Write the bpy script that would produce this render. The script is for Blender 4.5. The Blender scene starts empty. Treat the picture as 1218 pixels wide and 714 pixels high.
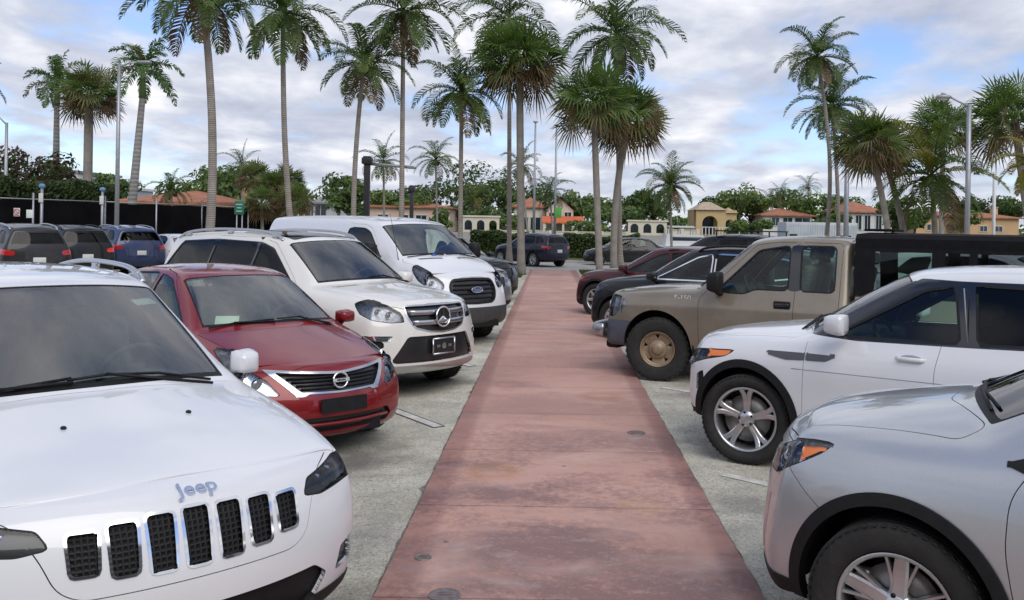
EXPO = 0.68
SUN_E = 1.2
CLOUD_OFF = (3.1, 1.7, 0)
CL0, CL1 = .39, .51
CCOL = [(2.6, 2.9, 3.7), (4.0, 4.25, 5.0), (5.7, 5.8, 6.2), (8.6, 8.3, 7.9)]
SKYTINT = (.86, .92, 1.14)
import bpy, bmesh, math, random
import numpy as np
from mathutils import Vector, Matrix
from mathutils.bvhtree import BVHTree

SC = bpy.context.scene
COL = SC.collection
R = math.radians
# ---------------------------------------------------------------- camera geometry
F, H, HZ, AX, ROLL = 1060.0, 1.93, 271.0, 652.0, R(1.0)
def P(u, v, Y):
    """world point seen at photo pixel (u, v) at distance Y along the walkway"""
    du, dv = u - AX, v - HZ
    c, s = math.cos(ROLL), math.sin(ROLL)
    return Vector(((c*du + s*dv)*Y/F, Y, H - (-s*du + c*dv)*Y/F))
def G(u, v, z=0.0):
    """ground point (height z) seen at photo pixel"""
    du, dv = u - AX, v - HZ
    c, s = math.cos(ROLL), math.sin(ROLL)
    b = -s*du + c*dv
    Y = (H - z)*F/b
    return Vector(((c*du + s*dv)*Y/F, Y, z))

# ---------------------------------------------------------------- materials
def newmat(name):
    m = bpy.data.materials.new(name); m.use_nodes = True
    nt = m.node_tree; nt.nodes.clear()
    out = nt.nodes.new('ShaderNodeOutputMaterial')
    return m, nt, out
def nd(nt, t, **kw):
    n = nt.nodes.new(t)
    for k, v in kw.items():
        if k.startswith('i_'):
            key = k[2:].replace('_', ' ')
            n.inputs[key].default_value = v
        else: setattr(n, k, v)
    return n
def c4(c): return (c[0], c[1], c[2], 1.0)
def noise(nt, scale, detail=5, rough=.55, vec=None, dim=None):
    n = nd(nt, 'ShaderNodeTexNoise'); n.inputs['Scale'].default_value = scale
    n.inputs['Detail'].default_value = detail; n.inputs['Roughness'].default_value = rough
    if vec: nt.links.new(vec, n.inputs['Vector'])
    return n
def ramp(nt, fac, stops):
    r = nd(nt, 'ShaderNodeValToRGB'); e = r.color_ramp.elements
    while len(e) < len(stops): e.new(0.5)
    for i, (p, c) in enumerate(stops):
        e[i].position = p; e[i].color = c4(c) if len(c) == 3 else c
    nt.links.new(fac, r.inputs['Fac']); return r
def mixc(nt, fac, a, b, mode='MIX'):
    m = nd(nt, 'ShaderNodeMix', data_type='RGBA', blend_type=mode)
    for i, x in ((0, fac), (6, a), (7, b)):
        if isinstance(x, (int, float)): m.inputs[i].default_value = x
        elif isinstance(x, (tuple, list)): m.inputs[i].default_value = c4(x)
        else: nt.links.new(x, m.inputs[i])
    return m.outputs[2]
def simple(name, col, rough=.6, metal=0, coat=0, spec=.5, var=0, vscale=8, bump=0, bscale=60, coords='Object', crough=.03):
    m, nt, out = newmat(name)
    b = nd(nt, 'ShaderNodeBsdfPrincipled')
    b.inputs['Base Color'].default_value = c4(col); b.inputs['Roughness'].default_value = rough
    b.inputs['Metallic'].default_value = metal; b.inputs['Coat Weight'].default_value = coat
    b.inputs['Coat Roughness'].default_value = crough; b.inputs['Specular IOR Level'].default_value = spec
    tc = nd(nt, 'ShaderNodeTexCoord')
    if var:
        n = noise(nt, vscale, 6, .6, tc.outputs[coords])
        r = ramp(nt, n.outputs['Fac'], [(.3, tuple(x*(1-var) for x in col)), (.7, tuple(min(1, x*(1+var)) for x in col))])
        nt.links.new(r.outputs['Color'], b.inputs['Base Color'])
    if bump:
        n = noise(nt, bscale, 4, .6, tc.outputs[coords])
        bp = nd(nt, 'ShaderNodeBump'); bp.inputs['Strength'].default_value = bump; bp.inputs['Distance'].default_value = .01
        nt.links.new(n.outputs['Fac'], bp.inputs['Height']); nt.links.new(bp.outputs['Normal'], b.inputs['Normal'])
    nt.links.new(b.outputs[0], out.inputs[0]); return m
def paint(name, col, metal=0.0, rough=.35, coat=1.0, flake=0, dust=.06, spec=.5):
    """car paint: coloured base, clear coat, a little dust towards flat tops and orange-peel"""
    m, nt, out = newmat(name)
    b = nd(nt, 'ShaderNodeBsdfPrincipled')
    b.inputs['Metallic'].default_value = metal; b.inputs['Specular IOR Level'].default_value = spec
    b.inputs['Coat Weight'].default_value = coat; b.inputs['Coat Roughness'].default_value = .03
    tc = nd(nt, 'ShaderNodeTexCoord')
    n = noise(nt, 3.0, 6, .65, tc.outputs['Object'])
    d = ramp(nt, n.outputs['Fac'], [(.42, (0, 0, 0)), (.8, (dust*2.2,)*3)])
    dirt = (.42, .38, .33)
    cc = mixc(nt, d.outputs['Color'], col, dirt)
    if flake:
        v = nd(nt, 'ShaderNodeTexVoronoi'); v.inputs['Scale'].default_value = 900
        nt.links.new(tc.outputs['Object'], v.inputs['Vector'])
        cc = mixc(nt, flake, cc, v.outputs['Color'], 'SOFT_LIGHT')
    nt.links.new(cc, b.inputs['Base Color'])
    rr = nd(nt, 'ShaderNodeMapRange'); rr.inputs['To Min'].default_value = rough-.06; rr.inputs['To Max'].default_value = rough+.12
    nt.links.new(n.outputs['Fac'], rr.inputs['Value']); nt.links.new(rr.outputs[0], b.inputs['Roughness'])
    nt.links.new(b.outputs[0], out.inputs[0]); return m
def glassmat(name, tint, refl=1.0, ior=1.5, rough=0.0):
    m, nt, out = newmat(name)
    t = nd(nt, 'ShaderNodeBsdfTransparent'); t.inputs[0].default_value = c4(tint)
    g = nd(nt, 'ShaderNodeBsdfGlossy'); g.inputs['Roughness'].default_value = rough; g.inputs[0].default_value = (refl, refl, refl, 1)
    fr = nd(nt, 'ShaderNodeFresnel'); fr.inputs['IOR'].default_value = ior
    mx = nd(nt, 'ShaderNodeMixShader')
    nt.links.new(fr.outputs[0], mx.inputs[0]); nt.links.new(t.outputs[0], mx.inputs[1]); nt.links.new(g.outputs[0], mx.inputs[2])
    nt.links.new(mx.outputs[0], out.inputs[0]); return m

M = {}
M['black_plastic'] = simple('black_plastic', (.010, .010, .011), .55, spec=.3, var=.3, vscale=20, bump=.05, bscale=300)
M['grey_plastic'] = simple('grey_plastic', (.05, .052, .055), .5, var=.2)
M['rubber'] = simple('tyre_rubber', (.020, .019, .018), .8, var=.35, vscale=14, bump=.25, bscale=90)
M['gap'] = simple('gap_dark', (.004, .004, .004), .9)
M['chrome'] = simple('chrome', (.78, .79, .80), .08, metal=1)
M['chrome_soft'] = simple('soft_chrome', (.50, .51, .53), .2, metal=1)
M['satin'] = simple('satin_metal', (.55, .56, .58), .28, metal=1)
M['alloy'] = simple('alloy_silver', (.52, .53, .55), .3, metal=.85, coat=.6, var=.08)
M['alloy_dark'] = simple('alloy_dark', (.03, .03, .032), .4, metal=.5)
M['interior'] = simple('cabin_trim', (.13, .135, .135), .85, var=.2)
M['interior_tan'] = simple('cabin_trim_tan', (.22, .19, .16), .85, var=.2)
M['seat_grey'] = simple('seat_fabric', (.26, .265, .26), .9, var=.25, vscale=40)
M['glass'] = glassmat('clear_glass', (.72, .90, .81), 1.0, 1.5)
M['glass_front'] = glassmat('windscreen_glass', (.76, .93, .84), 1.0, 2.4)
M['glass_tint'] = glassmat('privacy_glass', (.012, .014, .015), .7, 1.45)
M['glass_mid'] = glassmat('tinted_glass', (.45, .57, .51), 1.0, 1.5)
M['lens'] = glassmat('lamp_lens', (.86, .88, .9), 1.0, 1.45)
M['lamp_chrome'] = simple('lamp_reflector', (.24, .25, .28), .36, metal=.85, var=.6, vscale=26)
M['lamp_dark'] = simple('lamp_bezel', (.02, .02, .022), .25)
M['lamp_bright'] = simple('bright_reflector', (.62, .64, .68), .16, metal=.85, var=.45, vscale=16)
M['vent_grey'] = simple('vent_grey', (.10, .105, .11), .35, metal=.5)
M['amber'] = simple('amber_reflector', (.85, .20, .015), .2, coat=1)
M['red_lens'] = simple('red_lens', (.42, .012, .012), .15, coat=1)
M['paper'] = simple('paper', (.75, .80, .76), .8)
M['blue_cloth'] = simple('blue_cloth', (.05, .16, .45), .8, var=.3)
M['plate_white'] = simple('plate_white', (.62, .62, .6), .5, var=.1)
M['bulb'] = simple('projector_glass', (.25, .3, .4), .05, metal=.9)
M['disc'] = simple('brake_disc', (.22, .21, .2), .4, metal=.8)

# ---------------------------------------------------------------- objects
def setp(o, label=None, cat=None, group=None, kind=None):
    if label: o['label'] = label
    if cat: o['category'] = cat
    if group: o['group'] = group
    if kind: o['kind'] = kind
    return o
def empty(name, loc=(0, 0, 0), rz=0.0, label=None, cat=None, group=None, kind=None):
    o = bpy.data.objects.new(name, None); COL.objects.link(o)
    o.location = loc; o.rotation_euler = (0, 0, rz)
    o.empty_display_size = .2
    return setp(o, label, cat, group, kind)
def link(name, me, parent=None, label=None, cat=None, group=None, kind=None):
    o = bpy.data.objects.new(name, me); COL.objects.link(o)
    if parent is not None: o.parent = parent
    return setp(o, label, cat, group, kind)
def copy_tree(o, parent=None):
    c = o.copy(); COL.objects.link(c)
    if parent is not None: c.parent = parent
    for ch in list(o.children): copy_tree(ch, c)
    return c

class MB:
    """collects shapes into one mesh"""
    def __init__(s): s.v = []; s.f = []; s.m = []; s.sm = []
    def add(s, verts, faces, mi=0, smooth=False):
        o = len(s.v); s.v.extend([tuple(p) for p in verts])
        s.f.extend([tuple(i+o for i in f) for f in faces])
        s.m.extend([mi]*len(faces)); s.sm.extend([smooth]*len(faces)); return s
    def box(s, c, d, mi=0, rot=None, bev=0.0):
        x, y, z = (d[0]/2, d[1]/2, d[2]/2)
        bev = min(bev, x*.9, y*.9, z*.9)
        if bev <= 0:
            vs = [Vector((i*x, j*y, k*z)) for i in (-1, 1) for j in (-1, 1) for k in (-1, 1)]
            fs = [(0, 1, 3, 2), (4, 6, 7, 5), (0, 4, 5, 1), (2, 3, 7, 6), (0, 2, 6, 4), (1, 5, 7, 3)]
        else:
            bm = bmesh.new(); bmesh.ops.create_cube(bm, size=1)
            for v in bm.verts: v.co = Vector((v.co.x*d[0], v.co.y*d[1], v.co.z*d[2]))
            bmesh.ops.bevel(bm, geom=bm.edges[:], offset=bev, segments=2, affect='EDGES', profile=.5)
            bm.verts.index_update()
            vs = [v.co.copy() for v in bm.verts]; fs = [tuple(v.index for v in f.verts) for f in bm.faces]; bm.free()
        if rot is not None:
            if isinstance(rot, (int, float)): rot = Matrix.Rotation(rot, 3, 'Z')
            vs = [rot @ p for p in vs]
        c = Vector(c)
        return s.add([p+c for p in vs], fs, mi, bev > 0)
    def tube(s, pts, rad, n=8, mi=0, caps=True, smooth=True, flat=None):
        """tube along pts; rad number or list; flat=(sx,sy) squashes the section"""
        pts = [Vector(p) for p in pts]; k = len(pts)
        if isinstance(rad, (int, float)): rad = [rad]*k
        vs = []; up = Vector((0, 0, 1)); e = pts[-1]-pts[0]
        if abs(e.z) > .75*e.length and e.length > 0: up = Vector((0, 1, 0))
        for i, p in enumerate(pts):
            t = (pts[min(i+1, k-1)] - pts[max(i-1, 0)]).normalized()
            a = t.cross(up)
            if a.length < 1e-3: a = t.cross(Vector((1, 0, 0)))
            a.normalize(); b = a.cross(t).normalized()
            fx, fy = flat or (1, 1)
            for q in range(n):
                an = 2*math.pi*q/n
                vs.append(p + a*math.cos(an)*rad[i]*fx + b*math.sin(an)*rad[i]*fy)
        fs = [(i*n+q, i*n+(q+1) % n, (i+1)*n+(q+1) % n, (i+1)*n+q) for i in range(k-1) for q in range(n)]
        if caps: fs += [tuple(range(n-1, -1, -1)), tuple((k-1)*n+q for q in range(n))]
        return s.add(vs, fs, mi, smooth)
    def lathe(s, prof, n=32, axis='z', c=(0, 0, 0), mi=0, smooth=True, mis=None):
        """prof: list of (radius, height)"""
        vs = []; c = Vector(c)
        for r, h in prof:
            for q in range(n):
                a = 2*math.pi*q/n; x, y = r*math.cos(a), r*math.sin(a)
                p = {'z': (x, y, h), 'y': (x, h, y), 'x': (h, x, y)}[axis]
                vs.append(Vector(p)+c)
        k = len(prof)
        for i in range(k-1):
            fs = [(i*n+q, i*n+(q+1) % n, (i+1)*n+(q+1) % n, (i+1)*n+q) for q in range(n)]
            if i == 0: base = len(s.v); s.add(vs, fs, mis[i] if mis else mi, smooth)
            else:
                s.f.extend([tuple(j+base for j in f) for f in fs]); s.m.extend([mis[i] if mis else mi]*n); s.sm.extend([smooth]*n)
        return s
    def sphere(s, c, r, mi=0, nu=16, nv=10):
        r = (r, r, r) if isinstance(r, (int, float)) else r
        vs = []; 
        for i in range(nv+1):
            t = math.pi*i/nv
            for q in range(nu):
                a = 2*math.pi*q/nu
                vs.append((c[0]+r[0]*math.sin(t)*math.cos(a), c[1]+r[1]*math.sin(t)*math.sin(a), c[2]+r[2]*math.cos(t)))
        fs = [(i*nu+q, (i+1)*nu+q, (i+1)*nu+(q+1) % nu, i*nu+(q+1) % nu) for i in range(nv) for q in range(nu)]
        return s.add(vs, fs, mi, True)
    def prism(s, poly, h, fn=None, mi=0, smooth=False):
        """poly 2D list extruded 0..h ; fn maps (a,b,t)->point"""
        n = len(poly); fn = fn or (lambda a, b, t: (a, b, t))
        vs = [fn(a, b, 0) for a, b in poly] + [fn(a, b, h) for a, b in poly]
        fs = [tuple(range(n-1, -1, -1)), tuple(range(n, 2*n))] + [(i, (i+1) % n, n+(i+1) % n, n+i) for i in range(n)]
        return s.add(vs, fs, mi, smooth)
    def mesh(s, name, mats):
        me = bpy.data.meshes.new(name); me.from_pydata(s.v, [], s.f)
        for m in (mats if isinstance(mats, (list, tuple)) else [mats]): me.materials.append(m)
        me.polygons.foreach_set('material_index', s.m); me.polygons.foreach_set('use_smooth', s.sm)
        me.validate(); me.update(); return me
    def build(s, name, mats, parent=None, fix=True, **kw):
        me = s.mesh(name, mats)
        if fix:
            bm = bmesh.new(); bm.from_mesh(me); bmesh.ops.recalc_face_normals(bm, faces=bm.faces[:]); bm.to_mesh(me); bm.free()
        return link(name, me, parent, **kw)
def text_mesh(txt, size, depth, name, mats, parent, mtx, **kw):
    cu = bpy.data.curves.new(name, 'FONT'); cu.body = txt; cu.size = size; cu.extrude = depth; cu.align_x = 'CENTER'; cu.align_y = 'CENTER'
    cu.resolution_u = 3; cu.offset = size*.006
    t = bpy.data.objects.new(name+'_tmp', cu); COL.objects.link(t)
    dg = bpy.context.evaluated_depsgraph_get(); me = bpy.data.meshes.new_from_object(t.evaluated_get(dg))
    bpy.data.objects.remove(t); me.transform(mtx)
    me.materials.clear(); me.materials.append(mats)
    return link(name, me, parent, **kw)
def round_poly(pts, r, n=5):
    """round the corners of a 2D polygon"""
    out = []; k = len(pts)
    rs = r if isinstance(r, (list, tuple)) else [r]*k
    for i in range(k):
        p = np.array(pts[i], float); a = np.array(pts[i-1], float); b = np.array(pts[(i+1) % k], float)
        la, lb = np.linalg.norm(a-p), np.linalg.norm(b-p)
        d = min(rs[i], la*.48, lb*.48)
        if d <= 1e-5: out.append(tuple(p)); continue
        p0 = p+(a-p)/la*d; p2 = p+(b-p)/lb*d
        for t in np.linspace(0, 1, n):
            out.append(tuple((1-t)**2*p0+2*t*(1-t)*p+t*t*p2))
    return out
def sdf_poly(pts, X, Y):
    """signed distance (negative inside) of points to polygon"""
    p = np.array(pts, float); n = len(p); d = np.full(X.shape, 1e9); ins = np.zeros(X.shape, bool)
    for i in range(n):
        a, b = p[i], p[(i+1) % n]; e = b-a; L = e@e+1e-12
        t = np.clip(((X-a[0])*e[0]+(Y-a[1])*e[1])/L, 0, 1)
        d = np.minimum(d, (X-a[0]-t*e[0])**2+(Y-a[1]-t*e[1])**2)
        c = ((a[1] > Y) != (b[1] > Y))
        with np.errstate(divide='ignore', invalid='ignore'):
            xi = a[0]+(Y-a[1])*e[0]/(e[1] if abs(e[1]) > 1e-12 else 1e-12)
        ins ^= c & (X < xi)
    return np.where(ins, -1, 1)*np.sqrt(d)
def sdf_line(pts, X, Y):
    p = np.array(pts, float); d = np.full(X.shape, 1e9)
    for i in range(len(p)-1):
        a, b = p[i], p[i+1]; e = b-a; L = e@e+1e-12
        t = np.clip(((X-a[0])*e[0]+(Y-a[1])*e[1])/L, 0, 1)
        d = np.minimum(d, (X-a[0]-t*e[0])**2+(Y-a[1]-t*e[1])**2)
    return np.sqrt(d)
# ---------------------------------------------------------------- vehicle shell
def bspline_rows(Pm, sub):
    n = Pm.shape[0]-3
    subs = list(sub) if isinstance(sub, (list, tuple)) else [sub]*n
    out = []; us = []
    for i in range(n):
        k = subs[i] + (1 if i == n-1 else 0)
        for q in range(k):
            t = q/subs[i]; b = np.array([(1-t)**3, 3*t**3-6*t*t+4, -3*t**3+3*t*t+3*t+1, t**3])/6
            out.append(np.tensordot(b, Pm[i:i+4], (0, 0))); us.append(i+t)
    return np.array(out), np.array(us)
def bspline_rows_old(Pm, sub):
    """cubic B-spline along axis 0 of Pm (already padded with one ghost each end); returns samples and params"""
    n = Pm.shape[0]-3; out = []; us = []
    for i in range(n):
        k = sub + (1 if i == n-1 else 0)
        for q in range(k):
            t = q/sub; b = np.array([(1-t)**3, 3*t**3-6*t*t+4, -3*t**3+3*t*t+3*t+1, t**3])/6
            out.append(np.tensordot(b, Pm[i:i+4], (0, 0))); us.append(i+t)
    return np.array(out), np.array(us)
QR = [1, .84, .58, .3, 0]
NBASE = {}
class Shell:
    """half body (y>=0) of a vehicle: spline surface, cut into parts by outlines"""
    def __init__(s, sp, sub=(6, 5)):
        s.sp = sp
        side = np.array(sp['side'], float)   # x, W, zs, z2, z3, z4, zb, yb   (front to rear, x falling)
        xs = side[::-1, 0]
        def at(x): return [np.interp(x, xs, side[::-1, k]) for k in range(1, 8)]
        cols = []
        def endcols(e, flip):
            res = []
            for q in (0, .45, .80, .97):
                c = []
                for j in range(7):
                    x, z, w, sb = e[j]
                    c.append((x - flip*sb*q**e[7][0], q*w, z))
                x, z, w, sb = e[6]
                for r in range(1, 5):
                    y = q*w*QR[r]
                    c.append((x - flip*sb*(q*QR[r])**e[7][0] - flip*e[7][1]*r, y, z+e[7][2]*r))
                res.append(c)
            return res
        cols += endcols(sp['nose'], 1)
        for (xl, xe, ye, ze, xc, zc) in sp['upper']:
            W, zs, z2, z3, z4, zb, yb = at(xl)
            c = [(xl, W-.14, zs), (xl, W-.035, zs+.015), (xl, W-.005+sp.get('w2', 0), z2), (xl, W, z3), (xl, W-sp.get('w4', .012), z4), (xl, yb, zb)]
            pw = sp.get('crown', 2.4)
            for r in range(5):
                q = QR[r]; c.append((xc+(xe-xc)*q**2, ye*q, zc-(zc-ze)*q**pw))
            cols.append(c)
        cols += endcols(sp['tail'], -1)[::-1]
        A = np.array(cols, float)                       # C x 11 x 3
        for j in sp.get('dup', []):                     # sharpen a row
            A = np.insert(A, j, A[:, j], axis=1)
        mir = np.array([1, -1, 1.])
        A = np.concatenate([A[1:2]*mir, A, A[-2:-1]*mir], 0)
        nsp = A.shape[0]-3; ns = sub[2] if len(sub) > 2 else sub[0]*2
        B, us = bspline_rows(A, [ns]*4+[sub[0]]*(nsp-4))
        B = B.transpose(1, 0, 2)
        B = np.concatenate([2*B[:1]-B[1:2], B, B[-2:-1]*mir], 0)
        Cc, vs = bspline_rows(B, sub[1])
        Cc = Cc.transpose(1, 0, 2)                      # u x v x 3
        nu, nv = Cc.shape[:2]
        Cc[..., 1] = np.maximum(Cc[..., 1], 0)
        Cc[0, :, 1] = 0; Cc[-1, :, 1] = 0; Cc[:, -1, 1] = 0
        kz = int(4*sub[1])
        pl = np.r_[0, np.cumsum(np.hypot(np.diff(Cc[:, kz, 0]), np.diff(Cc[:, kz, 1])))]
        s.slen = pl[-1]
        bm = bmesh.new(); s.bm = bm
        lu = bm.verts.layers.float.new('u'); lv = bm.verts.layers.float.new('v'); ls = bm.verts.layers.float.new('s')
        lp = bm.faces.layers.int.new('part')
        V = []
        for i in range(nu):
            row = []
            for j in range(nv):
                v = bm.verts.new(Cc[i, j]); v[lu] = us[i]; v[lv] = vs[j]; v[ls] = pl[i]; row.append(v)
            V.append(row)
        for i in range(nu-1):
            for j in range(nv-1):
                q = [V[i][j], V[i][j+1], V[i+1][j+1], V[i+1][j]]
                bm.faces.new(q)
        bmesh.ops.remove_doubles(bm, verts=bm.verts[:], dist=2e-4)
        bmesh.ops.dissolve_degenerate(bm, dist=1e-4, edges=bm.edges[:])
        bmesh.ops.recalc_face_normals(bm, faces=bm.faces[:])
        # outward
        cen = Vector((-1.2, 0, .6)); f = max(bm.faces, key=lambda f: f.calc_center_median().y)
        if f.normal.y < 0: bmesh.ops.reverse_faces(bm, faces=bm.faces[:])
        s.parts = [('body', None)]
        s.bvh = BVHTree.FromBMesh(bm)
        s.refresh()
    def refresh(s):
        bm = s.bm; bm.verts.ensure_lookup_table(); bm.faces.ensure_lookup_table(); bm.normal_update()
    # surface queries on the untouched shell
    def front(s, y, z, off=0):
        h = s.bvh.ray_cast(Vector((6, abs(y), z)), Vector((-1, 0, 0)))
        p, n = h[0].copy(), h[1].copy()
        if y < 0: p.y *= -1; n.y *= -1
        return p+n*off, n
    def rear(s, y, z, off=0):
        h = s.bvh.ray_cast(Vector((-12, abs(y), z)), Vector((1, 0, 0))); p, n = h[0].copy(), h[1].copy()
        if y < 0: p.y *= -1; n.y *= -1
        return p+n*off, n
    def sidep(s, x, z, sg=1, off=0):
        h = s.bvh.ray_cast(Vector((x, 5, z)), Vector((0, -1, 0))); p, n = h[0].copy(), h[1].copy()
        p = p+n*off
        if sg < 0: p.y *= -1; n.y *= -1
        return p, n
    def top(s, x, y, off=0):
        h = s.bvh.ray_cast(Vector((x, abs(y), 5)), Vector((0, 0, -1))); p, n = h[0].copy(), h[1].copy()
        if y < 0: p.y *= -1; n.y *= -1
        return p+n*off, n
    def arrays(s):
        bm = s.bm; L = bm.verts.layers.float
        n = len(bm.verts); bm.verts.index_update()
        co = np.array([v.co[:] for v in bm.verts]); lu, lv, ls = L['u'], L['v'], L['s']
        uvs = np.array([(v[lu], v[lv], v[ls]) for v in bm.verts])
        return co, uvs
    def coords(s, proj, co, uvs):
        if proj == 'side': return co[:, 0], co[:, 2]
        if proj == 'front': return co[:, 1], co[:, 2]
        if proj == 'top': return co[:, 0], co[:, 1]
        if proj == 'uv': return uvs[:, 0], uvs[:, 1]
        if proj == 'wrap': return uvs[:, 2], co[:, 2]
        if proj == 'rwrap': return s.slen-uvs[:, 2], co[:, 2]
    def cutval(s, val, act):
        """split faces along val=0 where act"""
        bm = s.bm
        val = np.where(np.abs(val) < 4e-4, 0.0, val)
        vals = {}
        for v in bm.verts:
            if act[v.index]: vals[v] = val[v.index]
        on = set(v for v, x in vals.items() if x == 0)
        cross = [e for e in bm.edges if e.verts[0] in vals and e.verts[1] in vals and vals[e.verts[0]]*vals[e.verts[1]] < 0]
        for e in cross:
            a, b = e.verts; va, vb = vals[a], vals[b]
            ne, nv = bmesh.utils.edge_split(e, a, va/(va-vb)); on.add(nv); vals[nv] = 0.0
        fset = set(f for v in on for f in v.link_faces)
        for f in fset:
            stack = [f]
            while stack:
                g = stack.pop(); fv = list(g.verts); k = len(fv)
                idx = [i for i, v in enumerate(fv) if v in on]
                if len(idx) < 2: continue
                for a, b in zip(idx, idx[1:]+[idx[0]+k]):
                    mid = [fv[i % k] for i in range(a+1, b)]
                    rest = [fv[i % k] for i in range(b+1, a+k)]
                    if not mid or not rest: continue
                    sm = [vals.get(v, 0) for v in mid]; sr = [vals.get(v, 0) for v in rest]
                    if min(sm) < 0 and max(sr) > 0 or (len(idx) == 2 and max(sm) > 0 and min(sr) < 0):
                        try:
                            nf, _ = bmesh.utils.face_split(g, fv[a % k], fv[b % k]); stack += [g, nf]
                        except ValueError: pass
                        break
        s.refresh()
    def region(s, name, proj, poly, mat, where=None, r=0, grow=0.0, over=False, fn=None, gap=0.0, gapname='gap', keep=None, **opt):
        """cut outline `poly` and give the faces inside to part `name`; optional gap strip round it"""
        pts = round_poly(poly, r) if (poly is not None and r) else poly
        def value():
            co, uvs = s.arrays(); X, Y = s.coords(proj, co, uvs)
            v = fn(X, Y) if fn else sdf_poly(pts, X, Y)
            act = np.ones(len(co), bool)
            if where: act = where(co[:, 0], co[:, 1], co[:, 2], uvs[:, 0], uvs[:, 1])
            return v-grow, act
        for g in ([gap, 0.0] if gap else [0.0]):
            v, act = value(); s.cutval(v-g, act & (np.abs(v-g) < .35))
        pid = s.pid(name, mat, **opt)
        gid = s.pid(gapname, 'gap', delete=True) if gap else 0
        bm = s.bm; lp = bm.faces.layers.int['part']
        fc = [f for f in bm.faces]
        co = np.array([f.calc_center_median()[:] for f in fc])
        L = bm.verts.layers.float; lu, lv, ls = L['u'], L['v'], L['s']
        uvs = np.array([[sum(v[l] for v in f.verts)/len(f.verts) for l in (lu, lv, ls)] for f in fc])
        X, Y = s.coords(proj, co, uvs)
        v = (fn(X, Y) if fn else sdf_poly(pts, X, Y))-grow
        act = np.ones(len(co), bool) if not where else where(co[:, 0], co[:, 1], co[:, 2], uvs[:, 0], uvs[:, 1])
        for i, f in enumerate(fc):
            if not act[i]: continue
            if v[i] < 0 and (over or f[lp] == 0 or (keep and s.parts[f[lp]][0] in keep)): f[lp] = pid
            elif gap and 0 <= v[i] < gap and (f[lp] == 0): f[lp] = gid
        return s
    def pid(s, name, mat, **opt):
        for i, p in enumerate(s.parts):
            if p[0] == name and p[1] is not None and p[1]['mat'] == mat and p[1].get('tag') == opt.get('tag'): return i
        s.parts.append((name, dict(mat=mat, **opt))); return len(s.parts)-1
    # ------------------------------------------------------------ output
    def emit(s, root, paintmat, names=None):
        """make the objects. opts per part: off (along normal), depth (rim return), split (left/right objects),
           under (name of parent part), merge (name of part whose object it joins as a material), delete"""
        bm = s.bm; s.refresh()
        bmesh.ops.triangulate(bm, faces=[f for f in bm.faces if len(f.verts) > 4])
        s.refresh(); bm.verts.index_update()
        co = np.array([v.co[:] for v in bm.verts]); no = np.array([v.normal[:] for v in bm.verts])
        m0 = co[:, 1] < 1e-5; no[m0, 1] = 0; no /= np.linalg.norm(no, axis=1)[:, None]+1e-9
        lp = bm.faces.layers.int['part']
        groups = {}
        for f in bm.faces:
            pid = f[lp]; name, o = s.parts[pid]
            if o and o.get('delete'): continue
            tgt = pid
            if o and o.get('merge'):
                tgt = next(i for i, p in enumerate(s.parts) if p[0] == o['merge'])
            groups.setdefault(tgt, []).append((pid, [v.index for v in f.verts]))
        made = {}; nbase = NBASE
        order = sorted(groups, key=lambda t: (s.parts[t][1] or {}).get('under') is not None)
        for t in order:
            name, o = s.parts[t]; o = o or {}
            split = o.get('split', False)
            sides = [(1,), (-1,)] if split else [(1, -1)]
            for sd in sides:
                V = []; N = []; Fc = []; Mi = []; mats = []; rims = []
                for sg in sd:
                    # offset differs per sub material -> index verts per (pid, vert)
                    idx = {}; edges = {}
                    for pid, fv in groups[t]:
                        po = s.parts[pid][1] or {}
                        off = po.get('off', 0.0)
                        mt = po.get('mat') or paintmat
                        mt = paintmat if mt == 'paint' else (M[mt] if isinstance(mt, str) else mt)
                        if mt not in mats: mats.append(mt)
                        q = []
                        for vi in fv:
                            k = (off, vi)
                            if k not in idx:
                                idx[k] = len(V); p = co[vi]+no[vi]*off; n = no[vi].copy()
                                V.append((p[0], p[1]*sg, p[2])); N.append((n[0], n[1]*sg, n[2]))
                            q.append(idx[k])
                        for a, b in zip(fv, fv[1:]+fv[:1]):
                            edges.setdefault((min(a, b), max(a, b)), []).append((off, a, b, mats.index(mt)))
                        Fc.append(tuple(q) if sg > 0 else tuple(q[::-1])); Mi.append(mats.index(mt))
                    # rims
                    dep = o.get('depth', .02)
                    if dep:
                        for (a, b), l in edges.items():
                            if len(l) == 1:
                                if co[a][1] < 1e-5 and co[b][1] < 1e-5: continue
                                off, x, y, mi = l[0]
                                pa = co[x]+no[x]*off; pb = co[y]+no[y]*off
                                na, nb = pa-no[x]*dep, pb-no[y]*dep
                            elif len(l) == 2 and l[0][0] != l[1][0]:
                                (o1, x, y, mi), (o2, _, _, m2) = sorted(l, key=lambda q: -q[0])
                                pa = co[x]+no[x]*o1; pb = co[y]+no[y]*o1; na = co[x]+no[x]*o2; nb = co[y]+no[y]*o2
                            else: continue
                            i0 = len(V)
                            e = pb-pa; fn = np.cross(e, na-pa); fn /= np.linalg.norm(fn)+1e-9; fn = -fn
                            for p in (pa, pb, nb, na):
                                V.append((p[0], p[1]*sg, p[2])); N.append((fn[0], fn[1]*sg, fn[2]))
                            rims.append(((i0+3, i0+2, i0+1, i0) if sg > 0 else (i0, i0+1, i0+2, i0+3), mi))
                nbf = len(Fc)
                for q, mi in rims: Fc.append(q); Mi.append(mi)
                me = bpy.data.meshes.new(name); me.from_pydata(V, [], Fc)
                for m in mats: me.materials.append(m)
                me.polygons.foreach_set('material_index', Mi); me.polygons.foreach_set('use_smooth', [True]*len(Fc))
                me.update()
                me.normals_split_custom_set_from_vertices(N)
                par = root
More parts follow.
